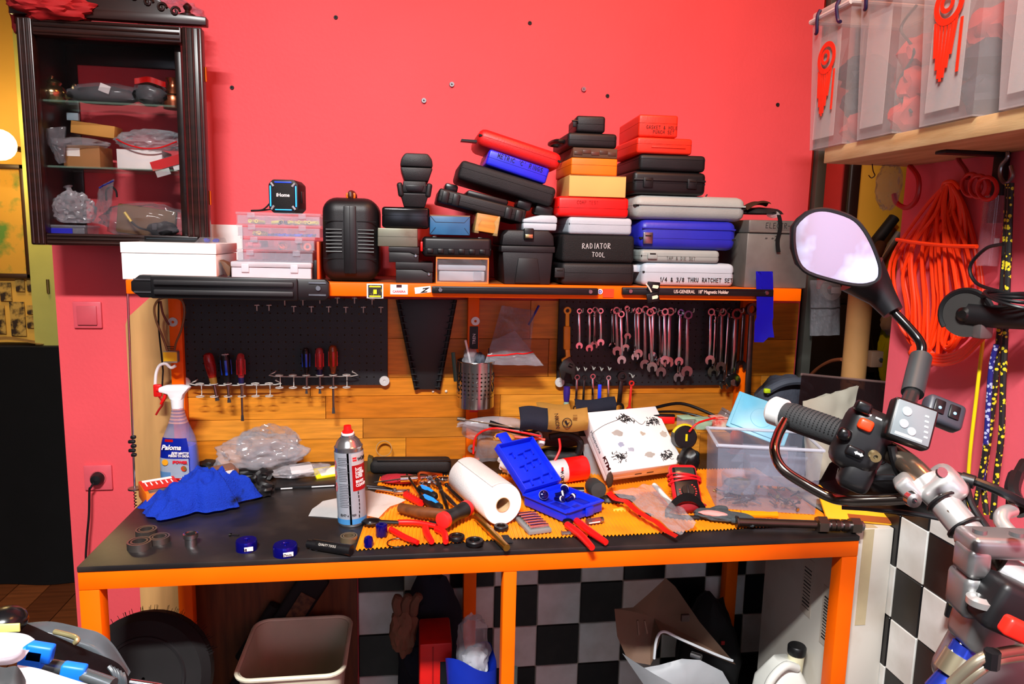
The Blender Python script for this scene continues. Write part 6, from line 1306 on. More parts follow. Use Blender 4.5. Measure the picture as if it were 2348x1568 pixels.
for k, (pts, m_, r_, lb) in enumerate((([(1122, 970, 1.99), (1170, 985, 1.98), (1235, 1000, 1.95)], black(18, .3), .009, 'glossy black bar below the clear film packet'), ([(1085, 1040, 2.0), (1092, 1000, 2.0), (1130, 982, 1.97), (1190, 990, 1.95), (1240, 1000, 1.92)], RED, .003, 'red wire looping past the middle post'), ([(1150, 1000, 1.97), (1200, 1003, 1.95), (1250, 1008, 1.94)], mat((214, 60, 30), .4), .004, 'orange-red tube under the black bar'), ([(1260, 1002, 1.98), (1300, 997, 1.98), (1330, 1012, 1.97), (1326, 1040, 1.97)], black(20, .5), .010, 'thick black hose behind the lying spray can'), ([(1282, 1005, 1.93), (1284, 1030, 1.92), (1272, 1056, 1.91)], RED, .0035, 'short red cable behind the lying spray can'))):
    q = [P(u, v, Y=y) for u, v, y in pts]; tag(MB().tube(crom([x-q[0] for x in q], 5), r_, 8).build(('black_bar', 'red_wire', 'orange_tube', 'black_hose', 'red_cable')[k], m_, loc=q[0]), lb, ('bar', 'wire', 'tube', 'hose', 'cable')[k])
p = P(1195, 1034, Y=1.99); t = thing('knotted_white_bag', 'white plastic bag with knotted handle behind the open blue case', 'plastic bag', p)
WP = tinted((244, 246, 250), .9, .3); MB().blob((0, 0, -.03), (.055, .03, .038), .3, 2.8, 90, 4, ridge=True).build('bag', WP, t, ang=70); MB().tube(crom([(-.01, -.01, .008), (.012, -.016, .02), (.022, -.014, .044), (.044, -.012, .05), (.056, -.01, .03), (.04, -.014, .01), (.012, -.016, .004)], 5), [.010+.003*math.sin(k*1.3) for k in range(31)], 8).build('handle_knot', WP, t, ang=70); MB().blob((-.035, -.012, .0), (.03, .016, .018), .3, 3, 91, 3).build('fold', WP, t, ang=70)
packet('leather_scrap', 'tan leather scrap beside the white knotted bag', 1155, 1002, 1.94, (.03, .02, .012), mat((190, 130, 60), .6), 95, 'leather')
packet('dark_red_heap', 'dark red and black heap under the sandpaper sheets', 1290, 1000, 2.03, (.12, .03, .03), mat((60, 14, 14), .6, rgb2=(20, 16, 18), sc=14), 97, 'clutter')
packet('cable_heap', 'black cable heap filling the gap behind the white bag', 1290, 1046, 2.04, (.1, .03, .026), black(16, .5), 98, 'clutter', ridge=True)
# supports under the gift box
t = thing('support_crate', 'dark box carrying the printed gift box', 'box', (.69, 2.07, BZ)); MB().box((0, 0, .03), (.2, .1, .06), .004).build('body', black(16, .6), t); MB().box((0, 0, .065), (.16, .09, .01), .004).build('lid', black(22, .5), t)
# ---- rubber knob, zip bag, multimeter, glove
t = thing('rubber_mallet_head', 'black rubber mallet head standing in front of the gift box', 'mallet', P(1365, 1118, Y=1.80)); my = rot('X', 82); MB().lathe([(0, -.03), (.021, -.03), (.0225, -.024), (.0225, .028), (.02, .034), (0, .036)], 24, my).build('head', mat((42, 46, 46), .7), t); MB().cyl((-.03, .0, -.01), (-.07, .01, -.012), .012, n=12).build('handle', black(22, .35), t)
packet('yellow_peel', 'yellow curled rubber strip on the mat by the mallet head', 1432, 1172, 1.70, (.034, .009, .012), mat((250, 170, 10), .5), 99, 'rubber strip'); packet('black_scrap', 'black rubber scrap on the mat near the zip bag', 1480, 1182, 1.66, (.02, .012, .006), black(16), 100, 'scrap'); packet('dark_bracket', 'dark metal bits behind the yellow strip', 1415, 1145, 1.76, (.05, .02, .014), mat((30, 24, 16), .5), 101, 'clutter')
packet('brown_leaf', 'folded brown card scrap leaning on the gift box', 1398, 1100, 1.80, (.010, .004, .022), mat((60, 38, 22), .6), 102, 'card')
q = [B(u, v, MZ+.03) for u, v in ((1405, 1125), (1505, 1108), (1600, 1190), (1560, 1215))]; o = sum(q, Vector())/4
t = thing('parts_zip_bag', 'clear zip bag with wide red edge in front of the gift box', 'plastic bag', o)
def zb_f(i, j): p_ = q[0].lerp(q[1], i).lerp(q[3].lerp(q[2], i), j)-o; p_.z += .012*noise.noise(Vector((i*5, j*5, 2)))+.014*math.sin(math.pi*i)*math.sin(math.pi*j)-.012*j; return p_
MB().grid(zb_f, 18, 18, .0004).build('film', FILM2, t, ang=60); MB().grid(lambda i, j: zb_f(0, i)+Vector((-.004-.016*j*(1-.4*i), -.006*j, -.004*j)), 18, 2, .0008).build('red_edge', mat((240, 40, 28), .45), t)
t2_ = thing('white_tube', 'white plastic tube inside the clear zip bag', 'tube', B(1500, 1112, MZ+.03)); MB().cyl((0, 0, 0), B(1535, 1150, MZ+.03)-t2_.location, .0065, n=12).build('barrel', mat((216, 230, 226), .4), t2_)
p = P(1570, 1112, Y=1.73); t = thing('multimeter', 'red and black multimeter wrapped in its red leads', 'multimeter', p, rx=-48, rz=-6)
MB().box((0, 0, 0), (.074, .028, .115), .012, 3).build('holster', mat((226, 26, 34), .45), t); MB().box((0, -.012, -.006), (.062, .012, .1), .004).build('face', black(16, .4), t); MB().box((0, -.019, .03), (.050, .003, .024), .001).build('display', mat((48, 58, 52), .2), t)
MB().lathe([(0, 0), (.017, 0), (.016, .004), (0, .004)], 24, Matrix.Translation((0, -.018, -.026)) @ rot('X', 90)).build('dial', black(24, .4), t)
b = MB(); [b.box((0, 0, 0), (.004, .001, .003), m=Matrix.Translation((.0215*math.cos(k*.32+3.0), -.0186, -.026+.0215*math.sin(k*.32+3.0)))) for k in range(14)]; b.build('dial_print', mat((235, 40, 40), .5), t); MB().box((0, -.0225, -.026), (.005, .003, .028), .001).build('dial_pointer', black(40), t)
for k in range(4): MB().torus((0, 0, 0), .043, .0026, 30, 7, Matrix.Translation((.001, 0, .006+.005*k)) @ rot('Y', (-6, 5, -3, 8)[k]) @ Matrix.Scale(.52, 4, (0, 1, 0))).build('test_lead', mat((225, 20, 28), .35), t)
p = B(1570, 1178, MZ); t = thing('black_strap', 'black webbing strap looped in front of the multimeter', 'strap', p)
MB().grid(lambda i, j: Vector((-.055+.11*i, -.01+.004*j, .003+.045*math.sin(math.pi*i)**.8+(j-.5)*.022*(1-.2*i))), 20, 3, .002).build('webbing', BLKM, t, ang=70); MB().blob((.01, .008, .014), (.05, .012, .014), .2, 2, 105, 3, flat=-.013).build('red_case_end', mat((150, 8, 22), .7), t); MB().tube(crom([(-.055, -.01, .004), (-.02, -.03, .004), (.03, -.036, .004), (.06, -.02, .006)], 5), .006, 8).build('loop', black(20, .6), t)
p = B(1648, 1192, MZ); t = thing('work_glove', 'grey work glove with pink palm lying before the clear bin', 'glove', p, rz=-24)
MB().blob((0, 0, .012), (.062, .026, .013), .18, 2.4, 110, 4, flat=-.0115).build('palm', mat((62, 72, 76), .85, bump=.3, bsc=250), t)
for k in range(4): MB().tube(crom([(.03, .016-.012*k, .012), (.062, .012-.012*k, .012), (.088-.004*abs(k-1.5), .006-.011*k, .008)], 4), [.0085]*6+[.008, .0075, .005], 9).build('finger', mat((58, 68, 72), .85), t)
MB().blob((-.012, -.012, .019), (.036, .012, .007), .15, 2, 111, 3).build('pink_panel', mat((214, 150, 146), .85), t); MB().tube(crom([(-.02, .02, .012), (.0, .04, .014), (.02, .05, .01)], 4), [.009]*8+[.006], 9).build('thumb', mat((62, 72, 76), .85), t)
# ---- clear bin of screws
fl_, fr_ = B(1642, 1166, MZ), B(1868, 1180, MZ); t = thing('clear_screw_bin', 'large clear plastic bin half full of screws on the bench', 'bin', (fl_+fr_)/2, rz=yaw_of(fl_, fr_)); wB = (fr_-fl_).length; dB = .165; hB = P(1760, 1030, Y=1.65).z-fl_.z+.004
CB = tinted((170, 184, 208), .28, .2); b = MB(); 
def wallq(a, c, s): 
    k = 1.05
    b.grid(lambda i, j: Vector((a[0]+(c[0]-a[0])*i, a[1]+(c[1]-a[1])*i, 0))*(1+(k-1)*j)+Vector((0, 0, .002+hB*j)), 8, 4, .0022)
cc = [(-wB/2, -dB/2), (wB/2, -dB/2), (wB/2, dB/2), (-wB/2, dB/2)]
mB = Matrix.Translation((0, dB/2, 0))
for k in range(4): wallq(cc[k], cc[(k+1) % 4], k)
b.box((0, 0, .002), (wB, dB, .003)); b.bm.transform(mB); b.build('tub', CB, t)
b = MB()
for k in range(4): a_, c_ = Vector((*cc[k], 0))*1.06, Vector((*cc[(k+1) % 4], 0))*1.06; b.tube([a_+Vector((0, 0, hB)), c_+Vector((0, 0, hB))], .0045, 8)
b.bm.transform(mB); b.build('rim', tinted((205, 218, 235), .6, .25), t)
bl, br_ = t.location.copy(), Matrix.Rotation(t.rotation_euler.z, 4, 'Z')
def inb(x, y, z): return bl+br_ @ Vector((x, dB/2+y, z))
t = thing('inner_tub', 'smaller clear tub standing inside the screw bin', 'tub', inb(.035, .01, .052)); t.rotation_euler.z = math.radians(yaw_of(fl_, fr_)); b = MB()
for k in range(4): a_, c_ = Vector((*cc[k], 0))*.52, Vector((*cc[(k+1) % 4], 0))*.52; b.grid(lambda i, j: a_.lerp(c_, i)*(1+.15*j)+Vector((0, 0, .085*j)), 4, 3, .0015)
b.box((0, 0, .001), (wB*.5, dB*.5, .002)); b.build('tub', CB, t)
p_ = inb(-.05, .0, .028); t = thing('round_tub', 'round clear tub of brass bits inside the screw bin', 'tub', p_); MB().hollow([(.043, .0), (.045, .0), (.05, .04), (.048, .04), (.0, .0022)][:4], 24).build('tub', CB, t); MB().blob((0, 0, .015), (.04, .04, .012), .2, 4, 7, 3).build('brass_bits', mat((150, 130, 80), .4, .5, rgb2=(60, 60, 60), sc=60), t)
r = random.Random(31); sm_ = []
for k in range(46):
    L_ = r.uniform(.018, .04); t = bpy.data.objects.new('screw', None)
    o = MB().cyl((-L_/2, 0, 0), (L_/2, 0, 0), .002, n=6).cyl((L_/2, 0, 0), (L_/2+.004, 0, 0), .0045, n=8).build('screw', (STEEL, DSTEEL, mat((170, 150, 100), .35, .9))[k % 3], loc=inb(r.uniform(-wB*.45, wB*.45), r.uniform(-dB*.45, dB*.3), .008+r.uniform(0, .02))); o.rotation_euler = (0, r.uniform(-.8, .5), r.uniform(-3, 3)); bpy.data.objects.remove(t)
    tag(o, 'loose screw lying in the bottom of the clear bin', 'screw', 'screws in the clear bin')
a = P(1683, 940, Y=1.86); t = thing('teal_lid', 'teal plastic lid leaning on the back of the clear bin', 'lid', P(1745, 960, Y=1.93)); orient(t, P(1810, 985, Y=1.80)-P(1683, 938, Y=1.88), (0, .6, .8)); MB().box((0, 0, 0), (.17, .12, .006), .003).box((0, 0, .005), (.15, .10, .005), .002).build('plate', mat((110, 190, 220), .4), t); MB().torus((0, 0, .007), .03, .001, 20, 5).build('moulded_ring', mat((96, 176, 208), .4), t)
# things behind the bin
def small(name, label, u0, u1, v0, v1, Y, d, m, cat, rz=0, lidm=None):
    c, w_, h_ = pxr(u0, u1, v0, v1, Y); t = thing(name, label, cat, (c.x, Y+d/2, c.z-h_/2), rz=rz); MB().box((0, 0, h_*.42), (w_, d, h_*.84), .003).build('body', m, t); MB().box((0, 0, h_*.92), (w_*1.03, d*1.03, h_*.16), .002).build('lid', lidm or m, t); return t, w_, h_
small('green_lid_jar', 'small clear box with pale green lid behind the clear bin', 1563, 1592, 958, 985, 1.95, .04, FROST, 'box', 6, tinted((170, 220, 190), .7)); small('second_green_box', 'second green tinted box behind the clear bin', 1598, 1634, 962, 986, 1.95, .04, tinted((170, 215, 190), .6), 'box', -4); small('red_print_box', 'little red printed carton behind the clear bin', 1636, 1668, 958, 986, 1.96, .04, mat((205, 60, 50), .5, rgb2=(230, 220, 200), sc=30), 'carton', 10)
t, w_, h_ = small('grey_lever_box', 'grey plastic box tilted against the teal lid', 1646, 1680, 945, 985, 1.97, .05, tinted((120, 120, 126), .7), 'box', 0); t.rotation_euler.y = math.radians(35)
small('red_level', 'red framed tool behind the corner of the gift box', 1500, 1548, 952, 972, 2.0, .02, RED, 'level', -8, black(16))
p = P(1568, 1002, Y=1.92); t = thing('tape_measure', 'black tape measure with yellow edge beside the gift box', 'tape measure', p); MB().lathe([(0, -.018), (.03, -.018), (.034, -.014), (.034, .014), (.03, .018), (0, .018)], 24, rot('X', 78)).build('case', black(22, .4), t); MB().tube([Vector((.035*math.cos(a_), .0, .035*math.sin(a_))) for a_ in [.3+.22*k for k in range(12)]], .005, 8).build('yellow_band', mat((250, 200, 10), .4), t); MB().box((.0, -.0195, .004), (.006, .002, .02)).build('yellow_mark', mat((250, 210, 20), .4), t)
packet('black_bundle', 'black lettered bundle between the gift box and the bin', 1580, 1055, 1.86, (.03, .03, .035), black(16, .4), 120, 'bundle')
for k, (pts, m_, r_, lb) in enumerate((([(1500, 935, 2.08), (1560, 925, 2.1), (1620, 945, 2.08), (1680, 975, 2.04), (1720, 990, 2.0)], black(18, .4), .005, 'black cable arching in front of the wood beside the big wrench'), ([(1490, 945, 2.06), (1560, 945, 2.08), (1640, 965, 2.04), (1690, 985, 2.0)], black(18, .4), .004, 'lower black cable arching behind the bin'), ([(1580, 990, 1.9), (1600, 970, 1.9), (1640, 958, 1.92)], RED, .003, 'short red cable behind the clear bin'))):
    q = [P(u, v, Y=y) for u, v, y in pts]; tag(MB().tube(crom([x-q[0] for x in q], 6), r_, 8).build(('black_cable', 'thin_black_cable', 'red_lead')[k], m_, loc=q[0]), lb, 'cable')
# long axle bolt with nuts, amber screwdriver beneath
a, b_ = B(1688, 1196, MZ+.014), B(1978, 1206, .016); t = thing('axle_puller', 'long steel axle bolt with big nuts on the bench end', 'bolt', a); orient(t, b_-a, (0, 1, 0)); L_ = (b_-a).length; my = rot('Y', 90); AX = mat((92, 84, 76), .32, .95, var=.15)
MB().hollow([(.004, 0), (.0145, 0), (.0145, .004), (.010, .006), (.010, L_*.63), (.004, L_*.63)], 20, my).build('shaft', AX, t)
for f, r_ in ((.64, .021), (.90, .020)): MB().lathe([(0, L_*f), (r_, L_*f), (r_, L_*f+.022), (0, L_*f+.022)], 6, my).build('nut', mat((104, 96, 88), .35, .9), t)
for f in (.74, .78, .84): MB().lathe([(0, L_*f), (.0145, L_*f), (.0145, L_*f+.010), (0, L_*f+.010)], 20, my).build('collar', AX, t)
MB().lathe([(0, L_*.7), (.0105, L_*.7), (.0105, L_*.97), (.012, L_*.97), (.012, L_*1.0), (.004, L_*1.02), (0, L_*1.02)], 16, my).build('end_stud', STEEL, t)
t, q = bar('clear_amber_screwdriver', 'clear amber screwdriver handle lying behind the axle bolt', 'screwdriver', ((1699, 1178, .009), (1782, 1180, .009)), 0, None); MB().tube([q[0], q[0].lerp(q[1], .6), q[0].lerp(q[1], .75), q[1]], [.008, .0085, .007, .009], 8).build('grip', tinted((240, 170, 0), .7, .1), t); MB().tube([q[0], q[0]+Vector((-.01, 0, 0))], .003, 6).build('blade', STEEL, t)
# ---- bearings, bush, blue caps, black bar on the bare end of the bench
def ringpart(name, label, cat, u, v, R_, h_, m, hole=.58, grp=None, tl=0):
    t = thing(name, label, cat, B(u, v), group=grp, rx=tl); MB().hollow([(R_*.84, 0), (R_, 0), (R_, h_), (R_*.84, h_)], 30).build('outer_race', m, t); MB().hollow([(R_*hole, 0), (R_*(hole+.14), 0), (R_*(hole+.14), h_), (R_*hole, h_)], 26).build('inner_race', m, t); MB().hollow([(R_*(hole+.14), h_*.1), (R_*.84, h_*.1), (R_*.84, h_*.88), (R_*(hole+.14), h_*.88)], 26).build('seal', black(30, .5), t); return t
BRG = mat((132, 126, 120), .3, .9, var=.1)
ringpart('ball_bearing', 'rearmost of the three dark bearings on the bare bench', 'bearing', 336, 1226, .0225, .014, BRG, grp='bearings'); ringpart('ball_bearing', 'bearing touching the other two and nearest the silver bush', 'bearing', 366, 1242, .0215, .013, BRG, grp='bearings'); ringpart('ball_bearing', 'frontmost of the three dark bearings on the bare bench', 'bearing', 320, 1256, .0245, .016, BRG, grp='bearings')
ringpart('open_bearing', 'greasy open bearing at the mat corner beneath the spray can', 'bearing', 800, 1240, .019, .013, mat((140, 124, 96), .4, .7), grp='bearings', tl=0)
t = thing('silver_bush', 'silver flanged bush standing alone on the bare bench', 'bush', B(438, 1250)); MB().hollow([(.010, 0), (.0125, 0), (.0125, .016), (.0155, .019), (.0155, .027), (.013, .028), (.010, .026)], 26).build('barrel', mat((196, 198, 200), .25, 1), t); MB().lathe([(0, .002), (.0099, .002), (.0099, .003), (0, .003)], 20).build('inner_floor', DSTEEL, t)
for u, v, R_, s, lb in ((564, 1262, .0225, '48', 'smaller anodised blue cap beside the little screw'), (653, 1273, .0255, '47mm', 'larger anodised blue cap with white size label')):
    t = thing('seal_driver_disc', lb, 'cap', B(u, v)+Vector((0, R_*.3, 0))); MB().lathe([(0, 0), (R_, 0), (R_, .019), (R_*.93, .022), (R_*.4, .022), (R_*.34, .0205), (R_*.12, .0205), (R_*.1, .023), (0, .023)], 36).build('body', ANB, t); MB().box((R_*.2, -R_*.99, .009), (R_*.8, .0012, .009)).build('label', WHITE, t).rotation_euler.z = .2; text(s, t, (-R_*.1, -R_*1.12, .006), .008, black(20), rote=(math.radians(90), 0, .2))
a, b_ = B(706, 1246, .012), B(806, 1262, .012); t = thing('black_drift_bar', 'black machined bar with white lettering beside the mat corner', 'bar', a); orient(t, b_-a, (0, 1, 0)); L_ = (b_-a).length; MB().lathe([(0, 0), (.009, 0), (.009, .012), (.0115, .013), (.0115, L_-.016), (.012, L_-.016), (.012, L_), (0, L_)], 24, rot('Y', 90)).build('bar', black(24, .35), t)
MB().box((L_*.48, -.0112, .004), (L_*.5, .001, .008)).build('label', black(14, .3), t).rotation_euler.x = -.5; text('QUALITY TOOLS', t, (L_*.3, -.0108, .0055), .007, mat((190, 190, 180), .4), rote=(math.radians(60), 0, 0), sx=.8)
def screw(label, u, v, L_, rz, m): t = thing('bench_screw', label, 'screw', B(u, v, .003), rz=rz); MB().cyl((0, 0, 0), (L_, 0, 0), .0016, n=8).build('shank', m, t); MB().cyl((-.004, 0, 0), (0, 0, 0), .0042, n=10).build('head', m, t)
screw('little dark screw behind the smaller blue cap', 530, 1226, .018, -10, DSTEEL); screw('grey screw lying in front of the black lettered bar', 716, 1258, .016, -40, STEEL)
# ---- yellow envelope, bag, cream cloth, visor beyond the bin
t = thing('yellow_envelope', 'yellow padded envelope sticking out behind the axle bolt', 'envelope', P(1960, 1157, Y=1.62)); orient(t, (1, -.25, -.04), (0, .9, .4)); MB().box((0, 0, 0), (.17, .12, .008), .003).build('body', mat((250, 176, 20), .6, var=.06), t); MB().box((.02, -.05, .0045), (.1, .02, .001)).build('flap', mat((150, 70, 10), .7), t)
p = P(1795, 915, Y=2.06); t = thing('grey_bag', 'dark grey fabric bag slumped beside the bench upright', 'bag', p); MB().blob((0, 0, 0), (.09, .045, .08), .16, 1.8, 130, 4).build('fabric', mat((58, 62, 74), .8, var=.15, bump=.2, bsc=120), t); MB().tube(crom([(-.075, -.03, .03), (-.03, -.05, .062), (.03, -.05, .066), (.07, -.03, .04)], 5), .012, 8).build('piping', mat((70, 76, 88), .7), t); MB().box((-.076, -.04, .036), (.02, .012, .014), .003).build('hi_vis_tab', mat((205, 235, 20), .5), t)
t = film('cream_cloth', 'cream cloth sheet with black print hanging behind the handlebar', ((1842, 920, 0), (1968, 884, 0), (1930, 1075, -.05), (1850, 1110, -.05)), 1.80, mat((214, 212, 196), .85, var=.04), seed=8, puff=.008, cat='cloth', amp=.012)
text('SND', t, (-.0, -.03, -.065), .03, black(20), rote=(math.radians(90), math.radians(60), 0), bold=.001)
p = P(1945, 925, Y=1.90); t = thing('smoked_visor', 'smoked plastic windscreen lying behind the cream cloth', 'windscreen', p)
def vis(i, j): q_ = P(1838+230*i-10*j, 858+40*i*j+22*i+100*j, Y=1.92+.05*math.sin(math.pi*i)-.06*j); return q_-p
MB().grid(vis, 20, 12, .003).build('screen', tinted((60, 44, 46), .72, .08, (150, 120, 120)), t, ang=70); MB().tube(crom([vis(k/12, 0) for k in range(13)], 3), .004, 8).build('rim', tinted((150, 120, 116), .6), t)
# ================================================================== under the bench
def T(name, label, cat, u, v, Y, **k): return thing(name, label, cat, P(u, v, Y=Y), **k)
CRM = mat((206, 200, 176), .5, var=.05)
t = thing('waste_bin', 'cream rectangular waste bin standing open under the bench', 'bin', (-.31, 1.966, 0))
def rr_(w_, d, z, r_=.045, n=6):
    o = []
    for sx, sy, a0 in ((1, 1, 0), (-1, 1, 90), (-1, -1, 180), (1, -1, 270)):
        for k in range(n+1): a = math.radians(a0+90*k/n); o.append(Vector((sx*(w_/2-r_)+r_*math.cos(a), sy*(d/2-r_)+r_*math.sin(a), z)))
    return o
MB().ring([rr_(.2, .22, .0), rr_(.275, .296, .42), rr_(.268, .289, .42), rr_(.194, .214, .006)], cap=True).build('shell', CRM, t); MB().tube(rr_(.282, .303, .42), .006, 8, closed=True).build('rim', mat((226, 222, 196), .4), t)
t = T('bare_tyre_casing', 'black rubber tyre with moulding hairs leaning under the bench', 'tyre', 335, 1560, 1.85); t.location = (P(335, 1500, Y=1.71).x, 1.71, P(335, 1416, Y=1.71).z-.15)
MB().hollow([(.004, -.028), (.135, -.04), (.15, -.02), (.152, .02), (.135, .04), (.004, .028)], 40, rot('X', 72)).build('carcass', black(14, .8), t)
r = random.Random(5); b = MB()
for k in range(70): a = r.uniform(.3, 2.9); d = rot('X', 72) @ Vector((math.cos(a), math.sin(a), 0)); c = d*.15+(rot('X', 72) @ Vector((0, 0, r.uniform(-.03, .03)))); b.cyl(c, c+d*.012, .0006, n=4)
q = b.build('hair', black(10, .8), t); q['kind'] = 'stuff'
for s in (-1, 1): MB().torus((0, 0, s*.034), .095, .006, 36, 6, rot('X', 72)).build('bead', black(20, .6), t)
t = thing('standing_board', 'tall black stand behind the tyre with a speckled tan panel', 'stand', (P(560, 1400, Y=2.0).x, 2.152, .25)); t.rotation_euler.y = math.radians(32); MB().box((0, 0, .1), (.09, .028, .5), .01, 3).build('body', black(12, .7), t); MB().box((.01, -.02, .2), (.05, .004, .17), .002).build('panel', mat((96, 62, 34), .7, rgb2=(50, 30, 18), sc=60), t); MB().cyl((-.06, 0, 0), (-.06, 0, .2), .017, n=14).build('side_roll', black(14, .8), t)
t = thing('blue_crate', 'dark blue crate in the shadow beside the waste bin', 'crate', (-.56, 1.72, 0)); MB().box((0, 0, .09), (.12, .14, .18), .01).build('body', mat((8, 16, 90), .6), t); MB().box((0, 0, .185), (.128, .148, .02), .006).build('rim', mat((8, 16, 90), .6), t)
t = thing('brown_bag', 'brown crumpled glove hanging in the shadow under the bench', 'glove', P(925, 1445, Y=1.97)); MB().blob((0, 0, 0), (.038, .03, .075), .3, 2.2, 201, 4).build('palm', mat((110, 74, 54), .8), t)
for k in range(3): MB().tube(crom([(-.012+.02*k, 0, .05), (-.02+.026*k, -.01, .09), (-.012+.03*k, -.012, .115)], 4), [.014]*8+[.008], 8).build('finger', mat((104, 70, 52), .8), t)
t = thing('dark_jacket', 'dark blue jacket heap in the shadow under the bench', 'jacket', (P(990, 1400, Y=2.1).x, 2.09, .0)); MB().blob((0, 0, .27), (.1, .06, .27), .22, 2, 205, 4, flat=-.25).build('fabric', mat((10, 12, 30), .9), t); MB().blob((-.03, -.05, .3), (.05, .02, .06), .3, 2.5, 206, 3).build('sleeve', mat((12, 14, 34), .9), t)
p = P(1000, 1480, Y=1.85); t = thing('red_carton', 'upright red box with dark label under the bench', 'box', (p.x, 1.93, 0)); hz = p.z; MB().box((0, 0, hz/2), (.09, .14, hz), .006).build('body', mat((206, 14, 8), .5), t); MB().box((-.008, -.0705, hz/2), (.004, .003, hz-.02)).build('rib', mat((160, 8, 6), .5), t); q = MB().box((.03, -.0712, hz-.09), (.036, .002, .07)).build('label', black(26), t); MB().lathe([(0, 0), (.005, 0), (.005, .001), (0, .001)], 12, rot('X', 90)).build('print', WHITE, q, loc=(0, -.001, -.01))
p = P(1085, 1500, Y=1.8); t = thing('blue_bag', 'blue plastic bag standing open by the middle leg', 'bag', (p.x, 1.82, 0)); MB().ring([[Vector(((.05+.02*z_/.5)*(1+.12*math.sin(3*a+z_*9))*math.cos(a), (.04+.014*z_/.5)*math.sin(a), z_+.02*math.sin(2*a)*(z_ > .4))) for a in [6.283*k/28 for k in range(28)]] for z_ in (.0, .1, .25, .36, p.z-.02)], cap=False).build('bag', mat((12, 44, 170), .5, var=.15), t, ang=80)
t = thing('clear_bag', 'clear plastic bag rising out of the blue bag', 'plastic bag', (p.x+.0, 1.82, p.z-.02)); MB().blob((0, 0, .03), (.045, .035, .09), .32, 2.2, 210, 4).build('film', FILM2, t, ang=70); MB().blob((.005, .0, -.02), (.035, .025, .045), .3, 2.6, 211, 3).build('paper', mat((200, 206, 214), .7), t)
# white fairing panels
t = thing('white_fairing', 'white motorcycle fairing panel standing with its hollow side out', 'fairing', (.74, 1.84, .0)); o = t.location; FW = mat((206, 212, 216), .35, var=.05)
def fpanel(pts, Y, bend, name, m, th=.004):
    q = [P(u, v, Y=Y) for u, v in pts]; c = sum(q, Vector())/len(q); n = len(q)
    def f(i, j): k = i*n; a = int(k) % n; p_ = q[a].lerp(q[(a+1) % n], k-int(k)); p_ = c.lerp(p_, j); p_.y += bend*(1-j*j)+.02*math.sin(5*p_.x)*j; return p_-o
    return MB().grid(f, n*5, 7, th).build(name, m, t, ang=50)
fpanel(((1410, 1398), (1452, 1392), (1486, 1360), (1524, 1322), (1545, 1340), (1600, 1420), (1680, 1514), (1590, 1480), (1540, 1455), (1515, 1450), (1500, 1500), (1490, 1522), (1440, 1515), (1416, 1460)), 1.82, .05, 'inner_panel', mat((150, 120, 100), .6, var=.08))
fpanel(((1428, 1500), (1470, 1532), (1510, 1522), (1560, 1505), (1600, 1506), (1650, 1530), (1690, 1600), (1700, 1680), (1500, 1660), (1480, 1575)), 1.74, -.04, 'outer_panel', FW)
b = MB(); b.tube([P(1462, 1422, Y=1.8)-o, P(1465, 1455, Y=1.8)-o], .003, 5).tube([P(1478, 1422, Y=1.8)-o, P(1484, 1452, Y=1.8)-o], .003, 5); b.build('clip', mat((120, 96, 80), .6), t)
MB().box((0, 0, 0), (.024, .01, .02), .002).build('mount', mat((60, 46, 40), .6), t, loc=P(1571, 1416, Y=1.8)-o); MB().cyl(P(1585, 1500, Y=1.78)-o, P(1608, 1508, Y=1.76)-o, .009, n=12).build('stub_tube', STEEL, t); MB().tube(crom([P(u, v, Y=1.80)-o for u, v in ((1500, 1510), (1506, 1465), (1522, 1448), (1560, 1465), (1640, 1500), (1680, 1515))], 4), .004, 6).build('edge_fold', FW, t)
p = P(1780, 1540, Y=1.66); t = thing('white_jug', 'white plastic jug with black screw cap under the bench end', 'jug', (p.x+.02, 1.66, 0)); zt_2 = P(1820, 1500, Y=1.66).z; JW = mat((226, 228, 220), .4, var=.03)
MB().ring([rr_(.13*k, .13*k, z_, .03*k) for k, z_ in ((.9, 0), (1, .01), (1, zt_2-.13), (.92, zt_2-.08), (.6, zt_2-.04), (.36, zt_2-.012))]).build('body', JW, t, ang=60); MB().cyl((.03, 0, zt_2-.05), (.034, 0, zt_2+.005), .021, n=20).build('neck', mat((220, 214, 180), .4), t); MB().lathe([(0, 0), (.023, 0), (.024, .004), (.024, .02), (.021, .024), (0, .024)], 20).build('cap', black(26, .4), t, loc=(.034, 0, zt_2+.002)); MB().tube(crom([(.02, -.03, zt_2-.02), (-.02, -.04, zt_2-.005), (-.06, -.045, zt_2-.04), (-.075, -.045, zt_2-.1)], 5), .011, 10).build('handle', JW, t)
c = P(2000, 1200, Y=1.58); t = thing('tall_white_carton', 'tall white shipping carton jammed beside the bench end', 'carton', (1.132, 1.737, 0)); hc_ = P(2010, 1196, Y=1.58).z; CW = mat((206, 202, 192), .75, rgb2=(184, 172, 154), sc=5, lo=.5, hi=.8)
MB().box((0, 0, hc_/2), (.110, .40, hc_), .002).build('body', CW, t); MB().box((-.012, -.2006, hc_*.86), (.028, .001, hc_*.28)).build('tape', mat((190, 176, 140), .3), t); MB().box((0, 0, hc_+.0006), (.03, .39, .001)).build('tape', mat((190, 176, 140), .3), t)
for k, (y, z_, n) in enumerate(((-.13, hc_*.70, 14), (-.03, hc_*.74, 12))):
    q = MB().box((-.0557, y, z_), (.0008, .05, .16)).build('label', mat((196, 186, 172), .7), t); b = MB(); r = random.Random(k)
    for i in range(n): b.box((-.0564, y, z_-.06+.12*i/n), (.0006, .034, .004*r.uniform(.3, 1)))
    b.build('barcode', black(20), t)
